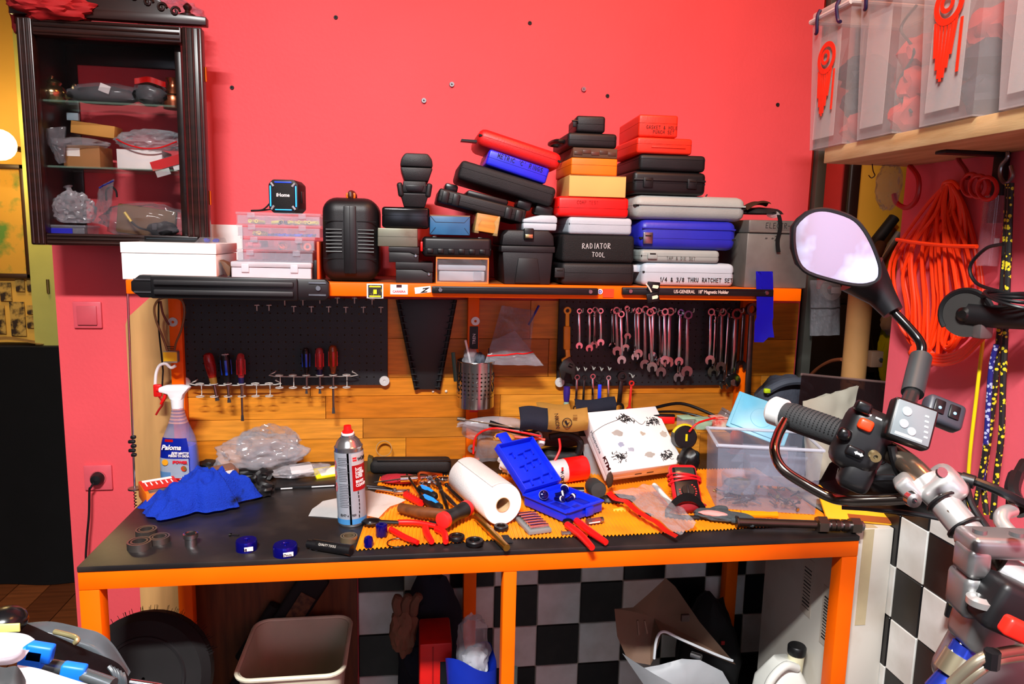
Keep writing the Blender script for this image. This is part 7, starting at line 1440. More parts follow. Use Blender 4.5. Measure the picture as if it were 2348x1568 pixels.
t = thing('steel_stub', 'short grey green post standing under the bench beside the middle leg', 'post', P(1180, 1545, Y=1.7)); t.location.z = 0; MB().cyl((0, 0, 0), (0, 0, P(1180, 1530, Y=1.7).z), .008, n=10).build('post', mat((90, 110, 106), .5), t); MB().cyl((0, 0, 0), (0, 0, .01), .03, n=14).build('foot', black(30), t)
t = thing('dark_kit_bag', 'dark kit bag filling the shadow behind the fairing', 'bag', (.95, 2.02, 0)); MB().blob((0, 0, .24), (.1, .1, .25), .15, 2, 220, 4, flat=-.235).build('fabric', black(9, .8), t); MB().box((.0, -.1, .38), (.012, .006, .012), .002).build('red_tag', mat((150, 4, 8), .5), t)
# ================================================================== side wall: board shelf, clear tubs, cords
BW0 = mat((206, 176, 128), .6, rgb2=(176, 140, 92), sc=4, stretch=(8, 1.2, 8), bump=.05, bsc=40)
t = thing('wall_plank_shelf', 'thick pale plank shelf on the pink side wall', 'shelf', (1.09, 1.0, 1.777)); MB().box((0, -.15, .0175), (.218, 1.58, .035), .002).build('plank', BW0, t)
for y in (.34, -.3):
    q = MB().box((.099, y, -.07), (.012, .03, .14), .001).build('bracket', BLK, t); MB().box((.03, y, -.004), (.14, .03, .006), .001).build('bracket_arm', BLK, t)
    MB().tube([Vector((.09-.004*k, 0, -.13+.0075*k)) for k in range(14)]+[Vector((.034+.016*math.cos(a)*(1-a/9), 0, -.022+.014*math.sin(a)*(1-a/9))) for a in [k*.5 for k in range(12)]], .0045, 6).build('scroll', BLK, q, loc=(-.099+.0, 0, .07))
TUB = tinted((206, 198, 196), .36, .25); STK = mat((238, 44, 14), .4, var=.1)
def tub(label, y0, y1, w_back, seed, stick=None, xf=.96, hT=.30):
    t = thing('storage_tub', label, 'storage tub', ((xf+1.19)/2, (y0+y1)/2, 1.8125), group='clear storage tubs on the plank'); d, w_ = 1.19-xf, y1-y0
    b = MB()
    for a, c in (((-.5, -.5), (.5, -.5)), ((.5, -.5), (.5, .5)), ((.5, .5), (-.5, .5)), ((-.5, .5), (-.5, -.5))):
        b.grid(lambda i, j: Vector(((a[0]+(c[0]-a[0])*i)*d*(.9+.1*j), (a[1]+(c[1]-a[1])*i)*w_*(.86+.14*j), .002+hT*j)), 4, 4, .002)
    b.box((0, 0, .0015), (d*.9, w_*.86, .003)); b.build('tub', TUB, t)
    b = MB()
    for a, c in (((-.5, -.5), (.5, -.5)), ((.5, -.5), (.5, .5)), ((.5, .5), (-.5, .5)), ((-.5, .5), (-.5, -.5))): b.tube([Vector((a[0]*d*1.03, a[1]*w_*1.04, hT)), Vector((c[0]*d*1.03, c[1]*w_*1.04, hT))], .006, 8)
    b.build('rim', tinted((226, 222, 220), .7, .3), t); MB().box((0, 0, hT+.012), (d*1.02, w_*1.02, .016), .005).build('lid', tinted((222, 214, 210), .6, .3), t)
    MB().box((-d/2+.003, 0, hT*.46), (.0015, w_*.56, hT*.78), .0006).build('front_window', tinted((220, 214, 210), .3, .1), t)
    for s in (-.25, .25): MB().tube(crom([(-d/2-.006, s*w_, hT+.016), (-d/2-.012, s*w_, hT), (-d/2-.008, s*w_*1.1, hT-.03), (-d/2-.006, s*w_*1.3, hT-.034)], 4), .004, 6).build('clip', mat((26, 16, 60), .4), t)
    r = random.Random(seed)
    for k in range(3):
        m_ = (mat((40, 46, 60), .6), mat((206, 60, 50), .6), mat((216, 220, 220), .6), mat((236, 110, 30), .6), mat((28, 30, 44), .7))[r.randrange(5)]
        MB().blob((r.uniform(-.012, .012), r.uniform(-.01, .01), .05+.06*k), (d*.28, w_*.26, .045), .3, 2.2, seed*7+k, 3).build('packed_item', m_, t)
    if stick:
        z0, h_ = stick; s = h_/10; q = MB().hollow([(1.35*s, 0), (2.0*s, 0), (2.0*s, .0012), (1.35*s, .0012)], 28, Matrix.Translation((-d/2-.003, .0, z0+h_*.78)) @ rot('Y', -90)).build('sticker', STK, t)
        MB().hollow([(.5*s, 0), (.95*s, 0), (.95*s, .0012), (.5*s, .0012)], 20, Matrix.Translation((-d/2-.0035, .2*s, z0+h_*.79)) @ rot('Y', -90)).build('sticker_swirl', STK, q)
        b = MB()
        for k in range(7):
            x = (1.5-.42*k)*s; L_ = (3.4+2.4*math.sin(k*.52))*s; b.box((0, 0, 0), (.0012, .3*s, L_), m=Matrix.Translation((-d/2-.003, x, z0+h_*.60-L_/2+.4*s)) @ rot('X', -5+2*k))
        b.build('sticker_feathers', STK, q); MB().box((-d/2-.003, -1.9*s, z0+h_*.36), (.0012, .34*s, 5*s)).build('sticker_bar', STK, q)
    return t
tub('farthest clear tub with small orange wing sticker overhanging the plank', 1.545, 1.70, 0, 3, (.06, .18)); tub('middle clear tub holding a coiled wire and orange parts', 1.375, 1.51, 0, 8); tub('clear tub with large orange wing sticker nearest the photographer', 1.16, 1.315, 0, 5, (.06, .185)); tub('clear tub of dark blue things cut by the picture edge', .965, 1.125, 0, 11)
p = Vector((1.06, 1.44, 1.84)); tag(MB().tube(crom([(-.03, -.03, .02), (-.034, .02, .08), (-.03, -.02, .14), (-.03, .03, .2), (-.02, .0, .24)], 6), .003, 6).build('coiled_wire', mat((70, 66, 64), .4), loc=p), 'grey wire curled inside the middle clear tub', 'wire')
# orange extension cord
def WX(u, v, X=1.165): return P(u, v, X=X)
OC = mat((255, 58, 6), .4, var=.05); o = WX(2170, 430); t = thing('extension_cord', 'bright orange extension cord coiled on the side wall', 'cord', o); r = random.Random(9)
for k in range(15):
    f = k/14; ub, vb = 2085+115*f+r.uniform(-8, 8), 770+40*math.sin(f*3.1)+r.uniform(-24, 14); um = 2062+170*f+r.uniform(-8, 8); X_ = 1.19-.02*r.random()
    L_ = [(2165+10*f, 428), (2140+60*f-20+r.uniform(-10, 10), 490), (um-14, 600+r.uniform(-30, 30)), (um-8, 700), (ub-12, vb), (ub+10, vb+6), (um+16+r.uniform(0, 14), 700), (um+14, 590+r.uniform(-30, 30)), (2168+50*f, 490), (2180+8*f, 430)]
    MB().tube(crom([WX(u, v, X_-.012*math.sin(i*.7)) -o for i, (u, v) in enumerate(L_)], 5, closed=True), .0042, 7, closed=True).build('loop', OC, t)
for k in range(4): MB().tube(crom([WX(u, v+k*7, 1.155-.004*k)-o for u, v in ((2098, 800), (2150, 815), (2200, 805), (2240, 770), (2262, 745))], 5), .0042, 7).build('strand', OC, t)
MB().tube(crom([WX(u, v, 1.14)-o for u, v in ((2056, 549), (2100, 556), (2170, 563), (2240, 565))], 5), .0045, 7).build('wrap', OC, t); MB().blob(WX(2112, 812, 1.15)-o, (.02, .03, .03), .3, 2, 5, 3).build('plug_end', mat((240, 60, 16), .45), t); MB().tube(crom([WX(u, v, 1.17)-o for u, v in ((2160, 440), (2165, 420), (2185, 416), (2200, 432))], 4), .0042, 7).build('top_turn', OC, t)
def wallthing(name, label, cat, pts, r_, m, X_=1.175, closed=False): q = [WX(u, v, X_) for u, v in pts]; return tag(MB().tube(crom([x-q[0] for x in q], 6, closed), r_, 8, closed).build(name, m, loc=q[0]), label, cat)
for k in range(3): wallthing('red_air_hose', 'coiled red air hose on the side wall, ' + ('first turn', 'second turn', 'outer turn')[k], 'hose', [(2228+18*k+22*math.cos(a), 424+4*k+26*math.sin(a)) for a in [6.283*i/9 for i in range(9)]], .004, mat((206, 20, 12), .4), 1.17-.01*k, True)
wallthing('red_wall_hook', 'large red hook hanging beside the orange cord', 'hook', [(2086, 380), (2106, 410), (2102, 455), (2080, 476), (2056, 465), (2050, 445)], .006, mat((190, 14, 16), .4)); wallthing('steel_s_hook', 'steel hook under the plank holding the elastic cords', 'hook', [(2308, 338), (2310, 360), (2296, 380), (2294, 405), (2306, 420), (2322, 405), (2318, 380)], .004, STEEL); wallthing('small_wire_hook', 'thin wire hook under the far end of the plank', 'hook', [(2000, 376), (2002, 392), (2006, 402), (1998, 408), (1992, 402)], .0012, DSTEEL, 1.07)
wallthing('curved_red_tube', 'dark red tube rising to the plank beside the scroll bracket', 'tube', [(2196, 356), (2200, 370), (2214, 390), (2220, 410)], .005, mat((150, 16, 20), .5))
# spotted elastic cords
def spotted(base, dot, pitch=.011):
    m = mat(base, .6, 0, .01, pitch*1000); N = m.node_tree.nodes; L = m.node_tree.links; tc = N.new('ShaderNodeTexCoord'); vo = N.new('ShaderNodeTexVoronoi'); vo.inputs['Scale'].default_value = .72/pitch; ck = N.new('ShaderNodeValToRGB'); ck.color_ramp.interpolation = 'CONSTANT'; ck.color_ramp.elements[0].color = lin(dot); ck.color_ramp.elements[1].color = lin(base); ck.color_ramp.elements[1].position = .36
    L.new(tc.outputs['Object'], vo.inputs['Vector']); L.new(vo.outputs['Distance'], ck.inputs[0]); L.new(ck.outputs[0], N['Principled BSDF'].inputs['Base Color']); return m
SY = spotted((16, 15, 14), (214, 196, 30), .0065); SB = spotted((20, 20, 110), (170, 176, 210), .0065)
for k, (pts, m_, lb, r_) in enumerate((([(2312, 420), (2305, 560), (2292, 760), (2282, 880), (2268, 1000), (2255, 1100), (2262, 1180)], SY, 'black elastic cord with yellow flecks hanging from the steel hook', .0055), ([(2318, 420), (2308, 700), (2300, 880), (2296, 1000), (2284, 1100), (2276, 1190)], SY, 'second flecked elastic cord nearest the picture edge', .0055), ([(2285, 790), (2272, 850), (2262, 1000), (2250, 1120)], SB, 'blue flecked elastic cord between the black ones', .005), ([(2262, 1020), (2240, 1140), (2215, 1250), (2198, 1340), (2200, 1380)], SY, 'flecked elastic cord end hanging in front of the tiles', .005))): wallthing('elastic_cord', lb, 'elastic cord', pts, r_, m_, 1.15-.008*k)
wallthing('yellow_rope', 'thin yellow cord hanging down to the checker tiles', 'cord', [(2256, 760), (2240, 900), (2224, 1040), (2214, 1180), (2196, 1290), (2184, 1370), (2176, 1395)], .0036, mat((232, 206, 10), .45), 1.16); wallthing('yellow_cord_tip', 'black end cap of the yellow cord by the tiles', 'cord end', [(2180, 1385), (2174, 1412)], .008, BLK, 1.16)
# angle grinder and its cable
o = WX(2215, 720, 1.08); t = thing('angle_grinder', 'dark angle grinder with disc guard hung on the side wall', 'angle grinder', o); nx = Matrix.Rotation(math.radians(-62), 4, 'Z') @ rot('X', 90)
MB().hollow([(.0, 0), (.045, 0), (.045, .003), (0, .003)][1:3]+[(.01, .003), (.01, 0)], 30, nx).build('disc', mat((46, 44, 42), .7), t); MB().lathe([(0, -.004), (.014, -.004), (.014, .012), (.008, .018), (0, .018)], 16, nx).build('spindle', DSTEEL, t)
MB().torus((0, 0, 0), .046, .006, 20, 6, nx @ rot('Z', 20) @ Matrix.Scale(3, 4, (0, 0, 1)), arc=.55).build('guard', black(20, .5), t); MB().tube([Vector((.01, -.0, .0)), Vector((.03, -.05, -.0)), Vector((.04, -.12, .004))], [.024, .022, .02], 14).build('body', black(24, .5), t); MB().box((.02, -.02, -.02), (.03, .03, .05), .006).build('gear_head', mat((110, 108, 106), .4, .6), t)
for k in range(4): MB().torus((.03, -.07, .03+.008*k), .04+.004*k, .0035, 24, 7, Matrix.Scale(.7, 4, (1, 0, 0)) @ rot('X', 8*k-10)).build('cable_turn', BLK, t)
MB().tube(crom([WX(u, v, 1.12)-o for u, v in ((2300, 560), (2260, 570), (2225, 610), (2240, 650), (2300, 670))], 6), .0035, 7).build('cable', BLK, t)
t = thing('metal_hook_rail', 'small white hook rail holding the grinder', 'rail', WX(2290, 705, 1.185)); MB().box((0, 0, 0), (.012, .13, .006), .002).build('rail', mat((214, 206, 206), .4), t); MB().box((.0, .04, -.018), (.01, .014, .036), .002).build('hook', STEEL, t)
t = thing('clear_tube', 'clear pinkish plastic tube behind the elastic cords', 'tube', WX(2272, 530, 1.17)); MB().hollow([(.018, -.07), (.02, -.07), (.02, .07), (.018, .07)], 20).build('wall', tinted((190, 120, 130), .35, .1), t); MB().box((.0, -.018, -.02), (.01, .002, .012)).build('torn_label', WHITE, t)
# ---- alcove clutter
t = thing('cardboard_tube', 'tan cardboard tube standing in the alcove', 'tube', P(1955, 880, Y=2.05)); hh = P(1950, 640, Y=2.05).z-t.location.z; t.location.z = .05; hh += P(1955, 880, Y=2.05).z-.05; MB().hollow([(.032, 0), (.036, 0), (.036, hh), (.032, hh)], 24).build('wall', mat((190, 140, 84), .7, var=.12, sc=6), t); q = MB().box((.045, -.03, hh*.83), (.04, .03, .05), .003).build('clamp', mat((120, 92, 74), .5), t); MB().cyl((.055, -.05, hh*.83), (.055, -.045, hh*.83), .006, n=10).build('bolt', STEEL, q)
t = thing('hi_vis_vest', 'fluorescent yellow vest with pale strip hanging in the alcove', 'vest', P(2046, 770, Y=2.43)); MB().blob((0, 0, -.05), (.045, .03, .15), .25, 2, 230, 4).build('fabric', mat((196, 236, 20), .7), t); MB().blob((-.01, -.02, .06), (.05, .03, .06), .25, 2, 231, 3).build('reflective_strip', mat((190, 200, 200), .3), t)
film('clear_alcove_bag', 'clear bag with a grey roll hanging at the alcove edge', ((1858, 642, 0), (1926, 640, 0), (1924, 768, 0), (1858, 770, 0)), 2.15, FILM2, (.5, mat((60, 60, 60), .5)), seed=12, puff=.02)
t = thing('grey_roll', 'grey tape roll inside the clear alcove bag', 'roll', P(1905, 665, Y=2.16)); MB().hollow([(.016, -.005), (.034, -.005), (.034, .005), (.016, .005)], 24, rot('X', 80)).build('roll', mat((160, 156, 150), .6), t); MB().box((.012, -.008, 0), (.03, .002, .02)).build('label', WHITE, t)
for k, (u0, v0, u1, v1, r_, m_, lb) in enumerate(((1973, 700, 1996, 850, .022, black(26, .6), 'black ribbed hose standing behind the tan tube'), (1980, 590, 2050, 500, .022, black(20, .6), 'black sleeve leaning in the alcove above the mirror stem'), (2014, 604, 2060, 534, .012, mat((170, 166, 160), .3, .7), 'silver metal strut leaning in the alcove'), (1985, 640, 2020, 560, .02, mat((84, 60, 46), .6), 'brown tube behind the silver strut'))):
    a, b_ = P(u0, v0, Y=(2.45, 2.64, 2.66, 2.44)[k]), P(u1, v1, Y=(2.45, 2.66, 2.68, 2.52)[k]); tag(MB().tube([Vector(), (b_-a)*.5, b_-a], [r_, r_*1.05, r_], 14).build(('black_hose_piece', 'black_sleeve', 'silver_strut', 'brown_tube')[k], m_, loc=a), lb, 'tube')
t = thing('dark_locker', 'dark panel closing the lower alcove behind the windscreen', 'panel', (1.62, 2.5, 0)); MB().box((0, 0, .71), (.7, .04, 1.42), .004).build('panel', black(14, .7), t); MB().box((0, -.022, 1.38), (.68, .004, .02)).build('edge_strip', black(30, .5), t)
wallthing('rusty_hoop', 'rusty hoop edge behind the smoked windscreen', 'hoop', [(1850, 870), (1875, 845), (1905, 828), (1930, 824)], .006, mat((120, 60, 30), .6), 1.36)
packet('clear_cellophane', 'crumpled cellophane hanging under the far end of the plank', 2038, 424, 1.62, (.028, .016, .052), FILM, 240, 'packaging', sub=4, ridge=True)
# ================================================================== motorcycle handlebar in front
PB = lambda u, v, y: P(u, v, Y=y)
O_ = PB(2100, 1085, .70); bk = thing('motorcycle', 'motorcycle handlebar with mirror, grip and silver clamps', 'motorcycle', (O_.x, O_.y, 0)); O_ = bk.location.copy()
def bp(name, b, m, ang=38, par=None): return b.build(name, m, par or bk, ang)
L3 = lambda *p: [Vector(PB(*q))-O_ for q in p]
ALU = mat((206, 206, 204), .3, .75, var=.05); ALD = mat((150, 150, 150), .35, .8, var=.1)
gA, gB = L3((1800, 950, .88), (1950, 1003, .80))
g = bp('grip', MB().tube([gA, gA+(gB-gA)*.1, gA+(gB-gA)*.5, gA+(gB-gA)*.95, gB], [.0165, .0185, .0185, .0178, .0195], 24), mat((38, 40, 42), .75, bump=.1, bsc=400))
ax = (gB-gA).normalized(); s1_ = ax.orthogonal().normalized(); s2_ = ax.cross(s1_)
b = MB()
for k in range(16):
    for a in range(10): 
        th = .7+a*.16+3.3; c = gA+ax*(.012+.0055*k)+(s1_*math.cos(th)+s2_*math.sin(th))*.0188; b.box((0, 0, 0), (.0013, .0013, .0013), m=Matrix.Translation(c))
b.build('knurling', mat((30, 32, 34), .8), g)
for k in range(7): MB().tube([gA+ax*(.10+.006*k)+(s1_*math.cos(a)+s2_*math.sin(a))*.0186 for a in [6.283*i/24 for i in range(24)]], .0005, 5, closed=True).build('groove', black(14, .9), g)
bp('bar_end', MB().tube([gA-ax*.022, gA-ax*.018, gA-ax*.002, gA], [.016, .0195, .0195, .017], 24), mat((230, 230, 228), .3, .3))
bp('handlebar_tube', MB().tube(crom([gB-ax*.02, gB+ax*.04]+L3((2070, 1055, .735), (2120, 1100, .70), (2190, 1185, .66), (2262, 1275, .62), (2300, 1330, .60)), 6), .0128, 20), mat((150, 132, 116), .22, .9))
bp('silver_bar', MB().tube(L3((2120, 1098, .70), (2185, 1178, .665), (2262, 1272, .622)), [.0155, .0155, .0155], 24), ALU)
for f in (.32, .66): 
    c0, c1 = L3((2120, 1098, .70), (2262, 1272, .622)); c = c0.lerp(c1, f); d = (c1-c0).normalized(); e1 = d.orthogonal().normalized(); e2 = d.cross(e1); bp('cable_tie', MB().tube([c+(e1*math.cos(a)+e2*math.sin(a))*.0168 for a in [6.283*i/24 for i in range(24)]], .002, 6, closed=True), BLK)
# hand guard
bp('guard_bar', MB().tube(crom(L3((1800, 965, .86), (1783, 1000, .84), (1776, 1035, .82), (1795, 1075, .80), (1850, 1112, .78), (1905, 1140, .76), (1945, 1147, .74), (2020, 1146, .72), (2100, 1142, .70)), 6), .0064, 14), mat((150, 140, 132), .12, 1))
q = [PB(*x)-O_ for x in ((1877, 1108, .86), (1902, 1062, .86), (1990, 1010, .87), (2080, 1050, .84), (2120, 1120, .80), (2172, 1188, .77), (2090, 1184, .80), (1990, 1172, .83), (1925, 1158, .85))]; c = sum(q, Vector())/len(q); n = len(q)
bp('guard_shell', MB().grid(lambda i, j: c.lerp(q[int(i*n) % n].lerp(q[(int(i*n)+1) % n], i*n-int(i*n)), j)+Vector((0, .03*(1-j*j), 0)), n*4, 6, .003), black(24, .45), 60)
bp('guard_rib', MB().tube(crom(L3((1930, 1163, .83), (2010, 1168, .81), (2080, 1175, .79), (2160, 1190, .76)), 5), .003, 8), black(40, .35))
# switch gear
def blockat(u, v, y, d, bev, rz=0, rx=0, ry=0): return Matrix.Translation(PB(u, v, y)-O_) @ rot('Z', rz) @ rot('Y', ry) @ rot('X', rx)
SM = blockat(1972, 1008, .775, 0, 0, -30, -12, 20); sw = bp('switch_housing', MB().box((.002, 0, 0), (.056, .054, .08), .017, 4, m=SM).box((.012, -.004, -.04), (.036, .04, .04), .01, 3, m=SM), black(22, .42))
def sbox(nm, c, d, m, bev=.003): bp(nm, MB().box(c, d, bev, 3, m=SM), m, par=sw)
sbox('kill_button', (-.006, -.026, .018), (.017, .014, .014), mat((240, 60, 14), .4), .004); sbox('beam_rocker', (-.016, -.022, .036), (.018, .02, .014), black(16, .3), .004); sbox('horn_button', (-.022, -.024, -.002), (.016, .018, .016), black(14, .25), .006); sbox('turn_switch', (-.004, -.028, -.016), (.02, .01, .012), black(18, .3), .003)
q = MB().prism([(-.009, 0), (-.004, .004), (-.004, .002), (.004, .002), (.004, .004), (.009, 0), (.004, -.004), (.004, -.002), (-.004, -.002), (-.004, -.004)], .0006); q.bm.transform(SM @ Matrix.Translation((.0, -.0336, -.016)) @ Matrix.Scale(.6, 4)); bp('arrow_mark', q, WHITE, par=sw)
q = MB()
for x in (-.008, .004): q.box((x, -.0255, .031), (.007, .001, .002))
q.bm.transform(SM); bp('symbol_mark', q, WHITE, par=sw)
bp('clamp_bolt', MB().hollow([(.0025, 0), (.0062, 0), (.0062, .009), (.0025, .009)], 16, Matrix.Translation(PB(2003, 1043, .735)-O_) @ rot('Z', -20) @ rot('X', 90)), mat((206, 186, 130), .3, .9))
bp('switch_lead', MB().tube(crom(L3((1930, 1075, .78), (1926, 1100, .78), (1945, 1112, .77), (2000, 1098, .75), (2050, 1096, .74)), 5), .0042, 8), black(30, .3))
CMx = blockat(2085, 972, .735, 0, 0, -20, -24, 17); ct = bp('heat_controller', MB().box((0, 0, 0), (.05, .02, .05), .005, 3, m=CMx), black(14, .4))
q = MB(); q.box((0, -.0102, 0), (.043, .0015, .043), .003, m=CMx); bp('controller_face', q, mat((110, 122, 126), .3), par=ct)
for x, z_, r_ in ((-.010, .010, .0058), (-.010, -.005, .0055), (.0, -.011, .0052)): bp('controller_button', MB().lathe([(0, 0), (r_, 0), (r_*.9, .0012), (0, .0012)], 18, CMx @ Matrix.Translation((x, -.0108, z_)) @ rot('X', 90)), mat((142, 152, 156), .3), par=ct)
q = MB(); [q.box((.012+.001*k, -.0112, .012-.006*k), (.004, .0006, .002), m=CMx) for k in range(5)]; q.box((-.002, -.0112, -.018), (.03, .0006, .003), m=CMx); bp('controller_print', q, WHITE, par=ct)
C2 = blockat(2160, 948, .775, 0, 0, -20, -30, 20); c2_ = bp('rocker_switch_block', MB().box((0, 0, 0), (.046, .022, .034), .006, 3, m=C2), mat((44, 50, 58), .45))
for x in (-.010, .008): bp('rocker', MB().box((x, -.0115, .002), (.013, .004, .018), .002, m=C2), black(20, .35), par=c2_)
for x in (-.010, .008): bp('rocker_mark', MB().ball((x, -.0138, .0), .002, (1, .3, 1), 10, m=C2), mat((120, 190, 255), .4, var=0, emit=.6), par=c2_)
bp('controller_lead', MB().tube(crom(L3((2045, 1022, .735), (2050, 1050, .735), (2062, 1085, .735), (2085, 1100, .72)), 5), .005, 8), BLK)
# mirror
MP = [(1740+x/3.408, 440+y/3.408) for x, y in ((300, 270), (345, 200), (400, 150), (470, 124), (560, 132), (690, 185), (765, 260), (830, 390), (878, 540), (888, 620), (872, 690), (800, 732), (700, 735), (560, 702), (400, 645), (330, 570), (298, 440))]
my_ = .90; mc = PB(1918, 565, my_); tl = lambda u, v: (lambda p_: Vector((p_.x, my_-(p_.x-mc.x)*.29, p_.z)))(PB(u, v, my_))
mq = [tl(u, v)-O_ for u, v in MP]; mcen = sum(mq, Vector())/len(mq); nrm = Vector((.27, -.96, .0))
mr = bp('mirror_shell', MB().ring([[mcen+(p-mcen)*k+Vector((0, dy, 0)) for p in mq] for k, dy in ((.97, -.004), (1.0, 0), (.97, .006), (.8, .022), (.45, .032), (.1, .034))]), black(24, .45), 50)
bp('mirror_glass', MB().ring([[mcen+(p-mcen)*k+Vector((0, dy, 0)) for p in mq] for k, dy in ((.925, -.0035), (.93, -.0055), (.5, -.0056), (.02, -.0056))]), mat((176, 150, 156), .10, 1, rgb2=(206, 206, 226), sc=12, lo=.45, hi=.6), 50, par=mr)
bp('mirror_rim', MB().tube([mcen+(p-mcen)*.95+Vector((0, -.004, 0)) for p in crom(mq, 3, True)], .0032, 6, closed=True), black(34, .35), par=mr)
sp_ = crom(L3((1985, 640, .93), (2010, 668, .92), (2040, 705, .905), (2078, 745, .885), (2106, 778, .87), (2114, 800, .86), (2108, 835, .855)), 5)
bp('mirror_boot', MB().tube(L3((1975, 628, .93), (2000, 655, .925), (2022, 680, .915), (2048, 716, .90)), [.034, .026, .0185, .0135], 18), black(30, .45)); bp('mirror_stem', MB().tube(sp_, .0062, 12), black(14, .2)); bp('stem_sleeve', MB().tube(L3((2112, 818, .86), (2103, 855, .845), (2092, 902, .825)), [.0135, .0138, .0135], 18), mat((42, 50, 52), .5)); bp('stem_base', MB().tube(L3((2092, 900, .825), (2078, 935, .805), (2070, 960, .79)), [.0095, .0095, .012], 14), mat((60, 60, 60), .25, .6))
# clamps and top of the forks
KM = blockat(2158, 1118, .69, 0, 0, -30, 0, 42); bp('bar_clamp', MB().box((0, 0, 0), (.036, .05, .046), .012, 4, m=KM).box((-.022, -.006, -.024), (.03, .03, .02), .006, 3, m=KM), ALU); bp('clamp_screw', MB().lathe([(.003, 0), (.0085, 0), (.008, .008), (.003, .008), (.0028, .002)], 12, Matrix.Translation(PB(2088, 1142, .675)-O_) @ rot('Z', -10) @ rot('X', 90)), CHROME); bp('clamp_screw', MB().lathe([(.002, 0), (.006, 0), (.0055, .003), (.002, .003)], 12, Matrix.Translation(PB(2158, 1084, .655)-O_) @ rot('Z', -10) @ rot('X', 60)), STEEL)
KM = blockat(2290, 1245, .60, 0, 0, -12, 0, 0); bp('riser_cap', MB().box((.01, 0, 0), (.09, .04, .022), .007, 3, m=KM).box((-.026, -.004, -.016), (.022, .034, .03), .006, 3, m=KM), ALD)
bp('riser_clamp', MB().box((-.012, 0, -.052), (.05, .04, .044), .008, 3, m=KM).box((-.004, 0, -.1), (.04, .034, .05), .008, 3, m=KM), ALD); bp('centre_bar', MB().tube(L3((2290, 1300, .60), (2348, 1340, .585), (2440, 1400, .56)), .0165, 24), ALU)
for u, v in ((2246, 1222), (2330, 1228)): bp('cap_bolt', MB().lathe([(.0025, 0), (.0062, 0), (.0062, .004), (.0025, .004)], 14, Matrix.Translation(PB(u, v, .575)-O_)), ALD)
bp('bent_tube', MB().tube(crom(L3((2320, 1170, .66), (2300, 1178, .65), (2298, 1200, .64), (2330, 1235, .62), (2348, 1250, .61)), 5), .0075, 14), ALU)
bp('fork_cap', MB().lathe([(0, 0), (.034, 0), (.036, -.006), (.036, -.05), (.03, -.2), (0, -.2)], 30, Matrix.Translation(PB(2262, 1452, .66)-O_)), mat((150, 164, 178), .3, .7)); bp('yoke_block', MB().box((0, 0, 0), (.05, .05, .07), .012, 3, m=blockat(2265, 1412, .60, 0, 0, -10, 0, 10)), ALD); bp('yoke_bolt', MB().lathe([(.004, 0), (.014, 0), (.014, .006), (.006, .008), (.004, .004)], 20, Matrix.Translation(PB(2252, 1385, .575)-O_)), ALU)
bp('lower_yoke', MB().box((0, 0, 0), (.14, .06, .09), .02, 4, m=blockat(2330, 1545, .60, 0, 0, -16, 0, 20)), ALD)
for k, (a_, b_) in enumerate((((2215, 1480), (2196, 1520)), ((2186, 1545), (2150, 1590)))): bp('blue_damper_knob', MB().tube(L3((*a_, .60), (*b_, .60)), [.0125, .014], 16), mat((40, 60, 170), .25, .7))
bp('damper_collar', MB().tube(L3((2206, 1502, .60), (2182, 1545, .60)), [.016, .017], 18), mat((190, 180, 150), .3, .9)); bp('bleed_rod', MB().tube(L3((2238, 1450, .60), (2182, 1495, .60)), .0022, 8), STEEL)
for k in range(2): bp('brake_hose', MB().tube(crom(L3((2180, 1590-20*k, .56), (2240, 1540-24*k, .55), (2290, 1512-14*k, .55), (2380, 1500-16*k, .55)), 6), .0052, 10), mat((150, 142, 122), .3, .7))
bp('hose_clip', MB().tube(L3((2276, 1492, .545), (2272, 1530, .545)), .007, 8), BLK); bp('ignition_block', MB().box((0, 0, 0), (.05, .04, .05), .008, 3, m=blockat(2310, 1390, .57, 0, 0, -14, 0, 22)), black(22, .45)); bp('red_switch', MB().box((0, 0, 0), (.03, .014, .018), .004, 3, m=blockat(2335, 1445, .53, 0, 0, -12, 0, 24)), mat((236, 34, 20), .4))
for pts, r_ in (([(2190, 1090, .70), (2240, 1105, .68), (2300, 1130, .66), (2360, 1160, .65)], .005), ([(2200, 1100, .68), (2206, 1140, .67), (2225, 1200, .65), (2260, 1240, .63)], .0035), ([(2215, 1110, .68), (2230, 1160, .66), (2270, 1220, .64)], .0035), ([(2330, 1090, .70), (2322, 1130, .68), (2350, 1180, .66)], .008), ([(2350, 1060, .72), (2325, 1110, .70), (2320, 1160, .68)], .006)): bp('control_cable', MB().tube(crom(L3(*pts), 5), r_, 9), black(18, .35))
bp('cable_boot', MB().tube(L3((2205, 1098, .69), (2235, 1106, .68)), [.008, .0075], 12), BLK)
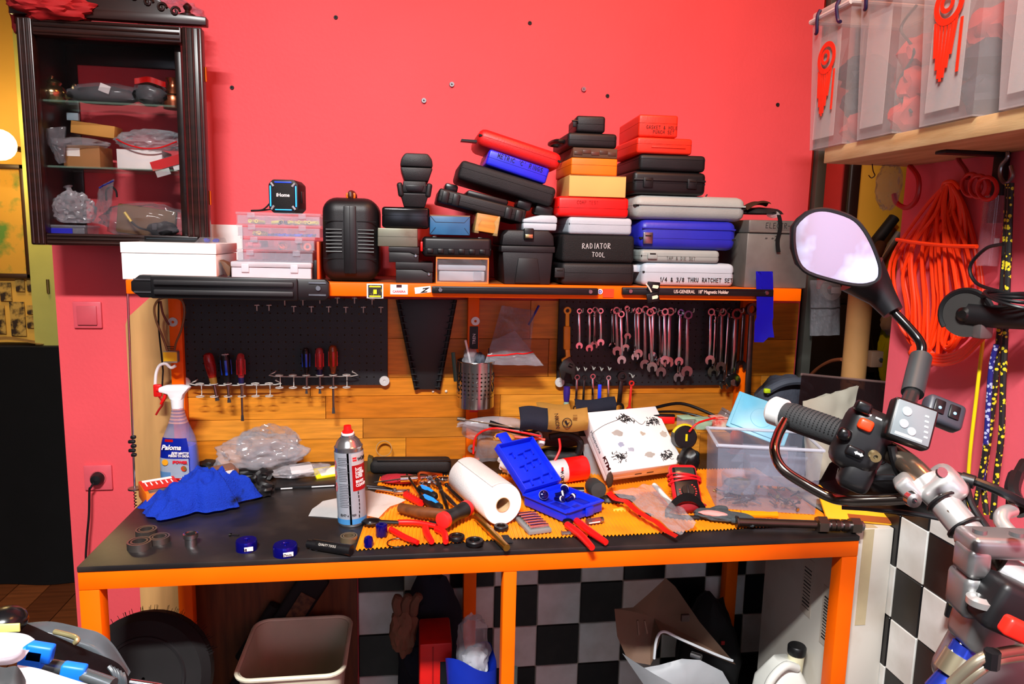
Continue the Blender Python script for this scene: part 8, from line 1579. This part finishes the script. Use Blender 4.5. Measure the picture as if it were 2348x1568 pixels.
# ================================================================== second motorcycle: tail and seat low in the foreground
O2 = PB(140, 1520, .95); O2.z = 0; bk2 = thing('motorcycle_tail', 'black motorcycle seat with white tail plastics and blue tape', 'motorcycle', O2)
def bq(name, b, m, ang=50): return b.build(name, m, bk2, ang)
L4 = lambda *p: [Vector(PB(*q))-O2 for q in p]
SEAT = black(30, .4, .1)
def strip(top, bot, Y, name, m, bulge=.02, th=.01):
    a_ = crom([PB(u, v, Y) for u, v in top], 6); c_ = crom([PB(u, v, Y-.03) for u, v in bot], 6); n = min(len(a_), len(c_))-1
    return bq(name, MB().grid(lambda i, j: a_[int(i*n)].lerp(c_[int(i*n)], j)-O2+Vector((0, -bulge*math.sin(math.pi*j), bulge*.4*math.sin(math.pi*j))), n, 8, th), m, 70)
strip([(-30, 1395), (40, 1420), (120, 1455), (200, 1490), (270, 1520), (300, 1560)], [(-30, 1440), (40, 1470), (120, 1515), (200, 1560), (260, 1590), (290, 1620)], .98, 'seat', SEAT, .035, .03)
strip([(60, 1428), (120, 1425), (190, 1440), (230, 1452), (262, 1480), (300, 1540)], [(60, 1440), (120, 1458), (190, 1486), (230, 1505), (255, 1525), (295, 1570)], 1.02, 'seat_base', mat((96, 108, 114), .25, var=.25), .01, .01)
bq('latch_rod', MB().tube(crom(L4((125, 1448, .97), (165, 1458, .96), (178, 1466, .95), (172, 1474, .95)), 4), .0035, 8), mat((214, 206, 150), .25, .8)); bq('seat_knob', MB().ball(PB(12, 1425, .95)-O2, .026, (1, 1, .7), 16), black(20, .25)); bq('small_label', MB().box(PB(12, 1440, .91)-O2, (.034, .003, .011), .001), mat((206, 220, 120), .5))
WT = mat((240, 240, 244), .3, var=.02)
strip([(-30, 1450), (30, 1450), (62, 1455), (80, 1466)], [(-30, 1525), (20, 1524), (50, 1512), (68, 1490)], .84, 'white_tail_piece', WT, .02, .008); strip([(40, 1524), (90, 1533), (150, 1552), (215, 1572)], [(70, 1600), (110, 1605), (160, 1610), (220, 1612)], .82, 'white_side_panel', WT, .01, .006); strip([(-20, 1522), (10, 1530), (40, 1528), (60, 1560)], [(-20, 1600), (10, 1600), (40, 1600), (66, 1600)], .80, 'grey_panel', mat((70, 74, 76), .5), .004, .006)
bq('subframe_tube', MB().tube(L4((85, 1520, .90), (150, 1532, .885), (260, 1570, .86)), .008, 12), mat((170, 186, 190), .2, .9))
for u, v, w_, h_ in ((75, 1505, .028, .026), (92, 1495, .03, .022), (168, 1545, .028, .026)): bq('blue_tape', MB().box((0, 0, 0), (w_, .014, h_), .003, 2, m=Matrix.Translation(PB(u, v, .875)-O2) @ rot('Y', 14)), mat((10, 110, 236), .45, var=.08))
bq('chrome_rail', MB().tube(L4((298, 1563, .9), (360, 1572, .9), (430, 1590, .9)), .004, 10), CHROME)
for k in range(5): bq('seat_crease', MB().tube(crom(L4((250+8*k, 1528+4*k, .935), (262+6*k, 1545+3*k, .93), (268+5*k, 1575, .93)), 4), .003, 6), mat((60, 70, 74), .35))
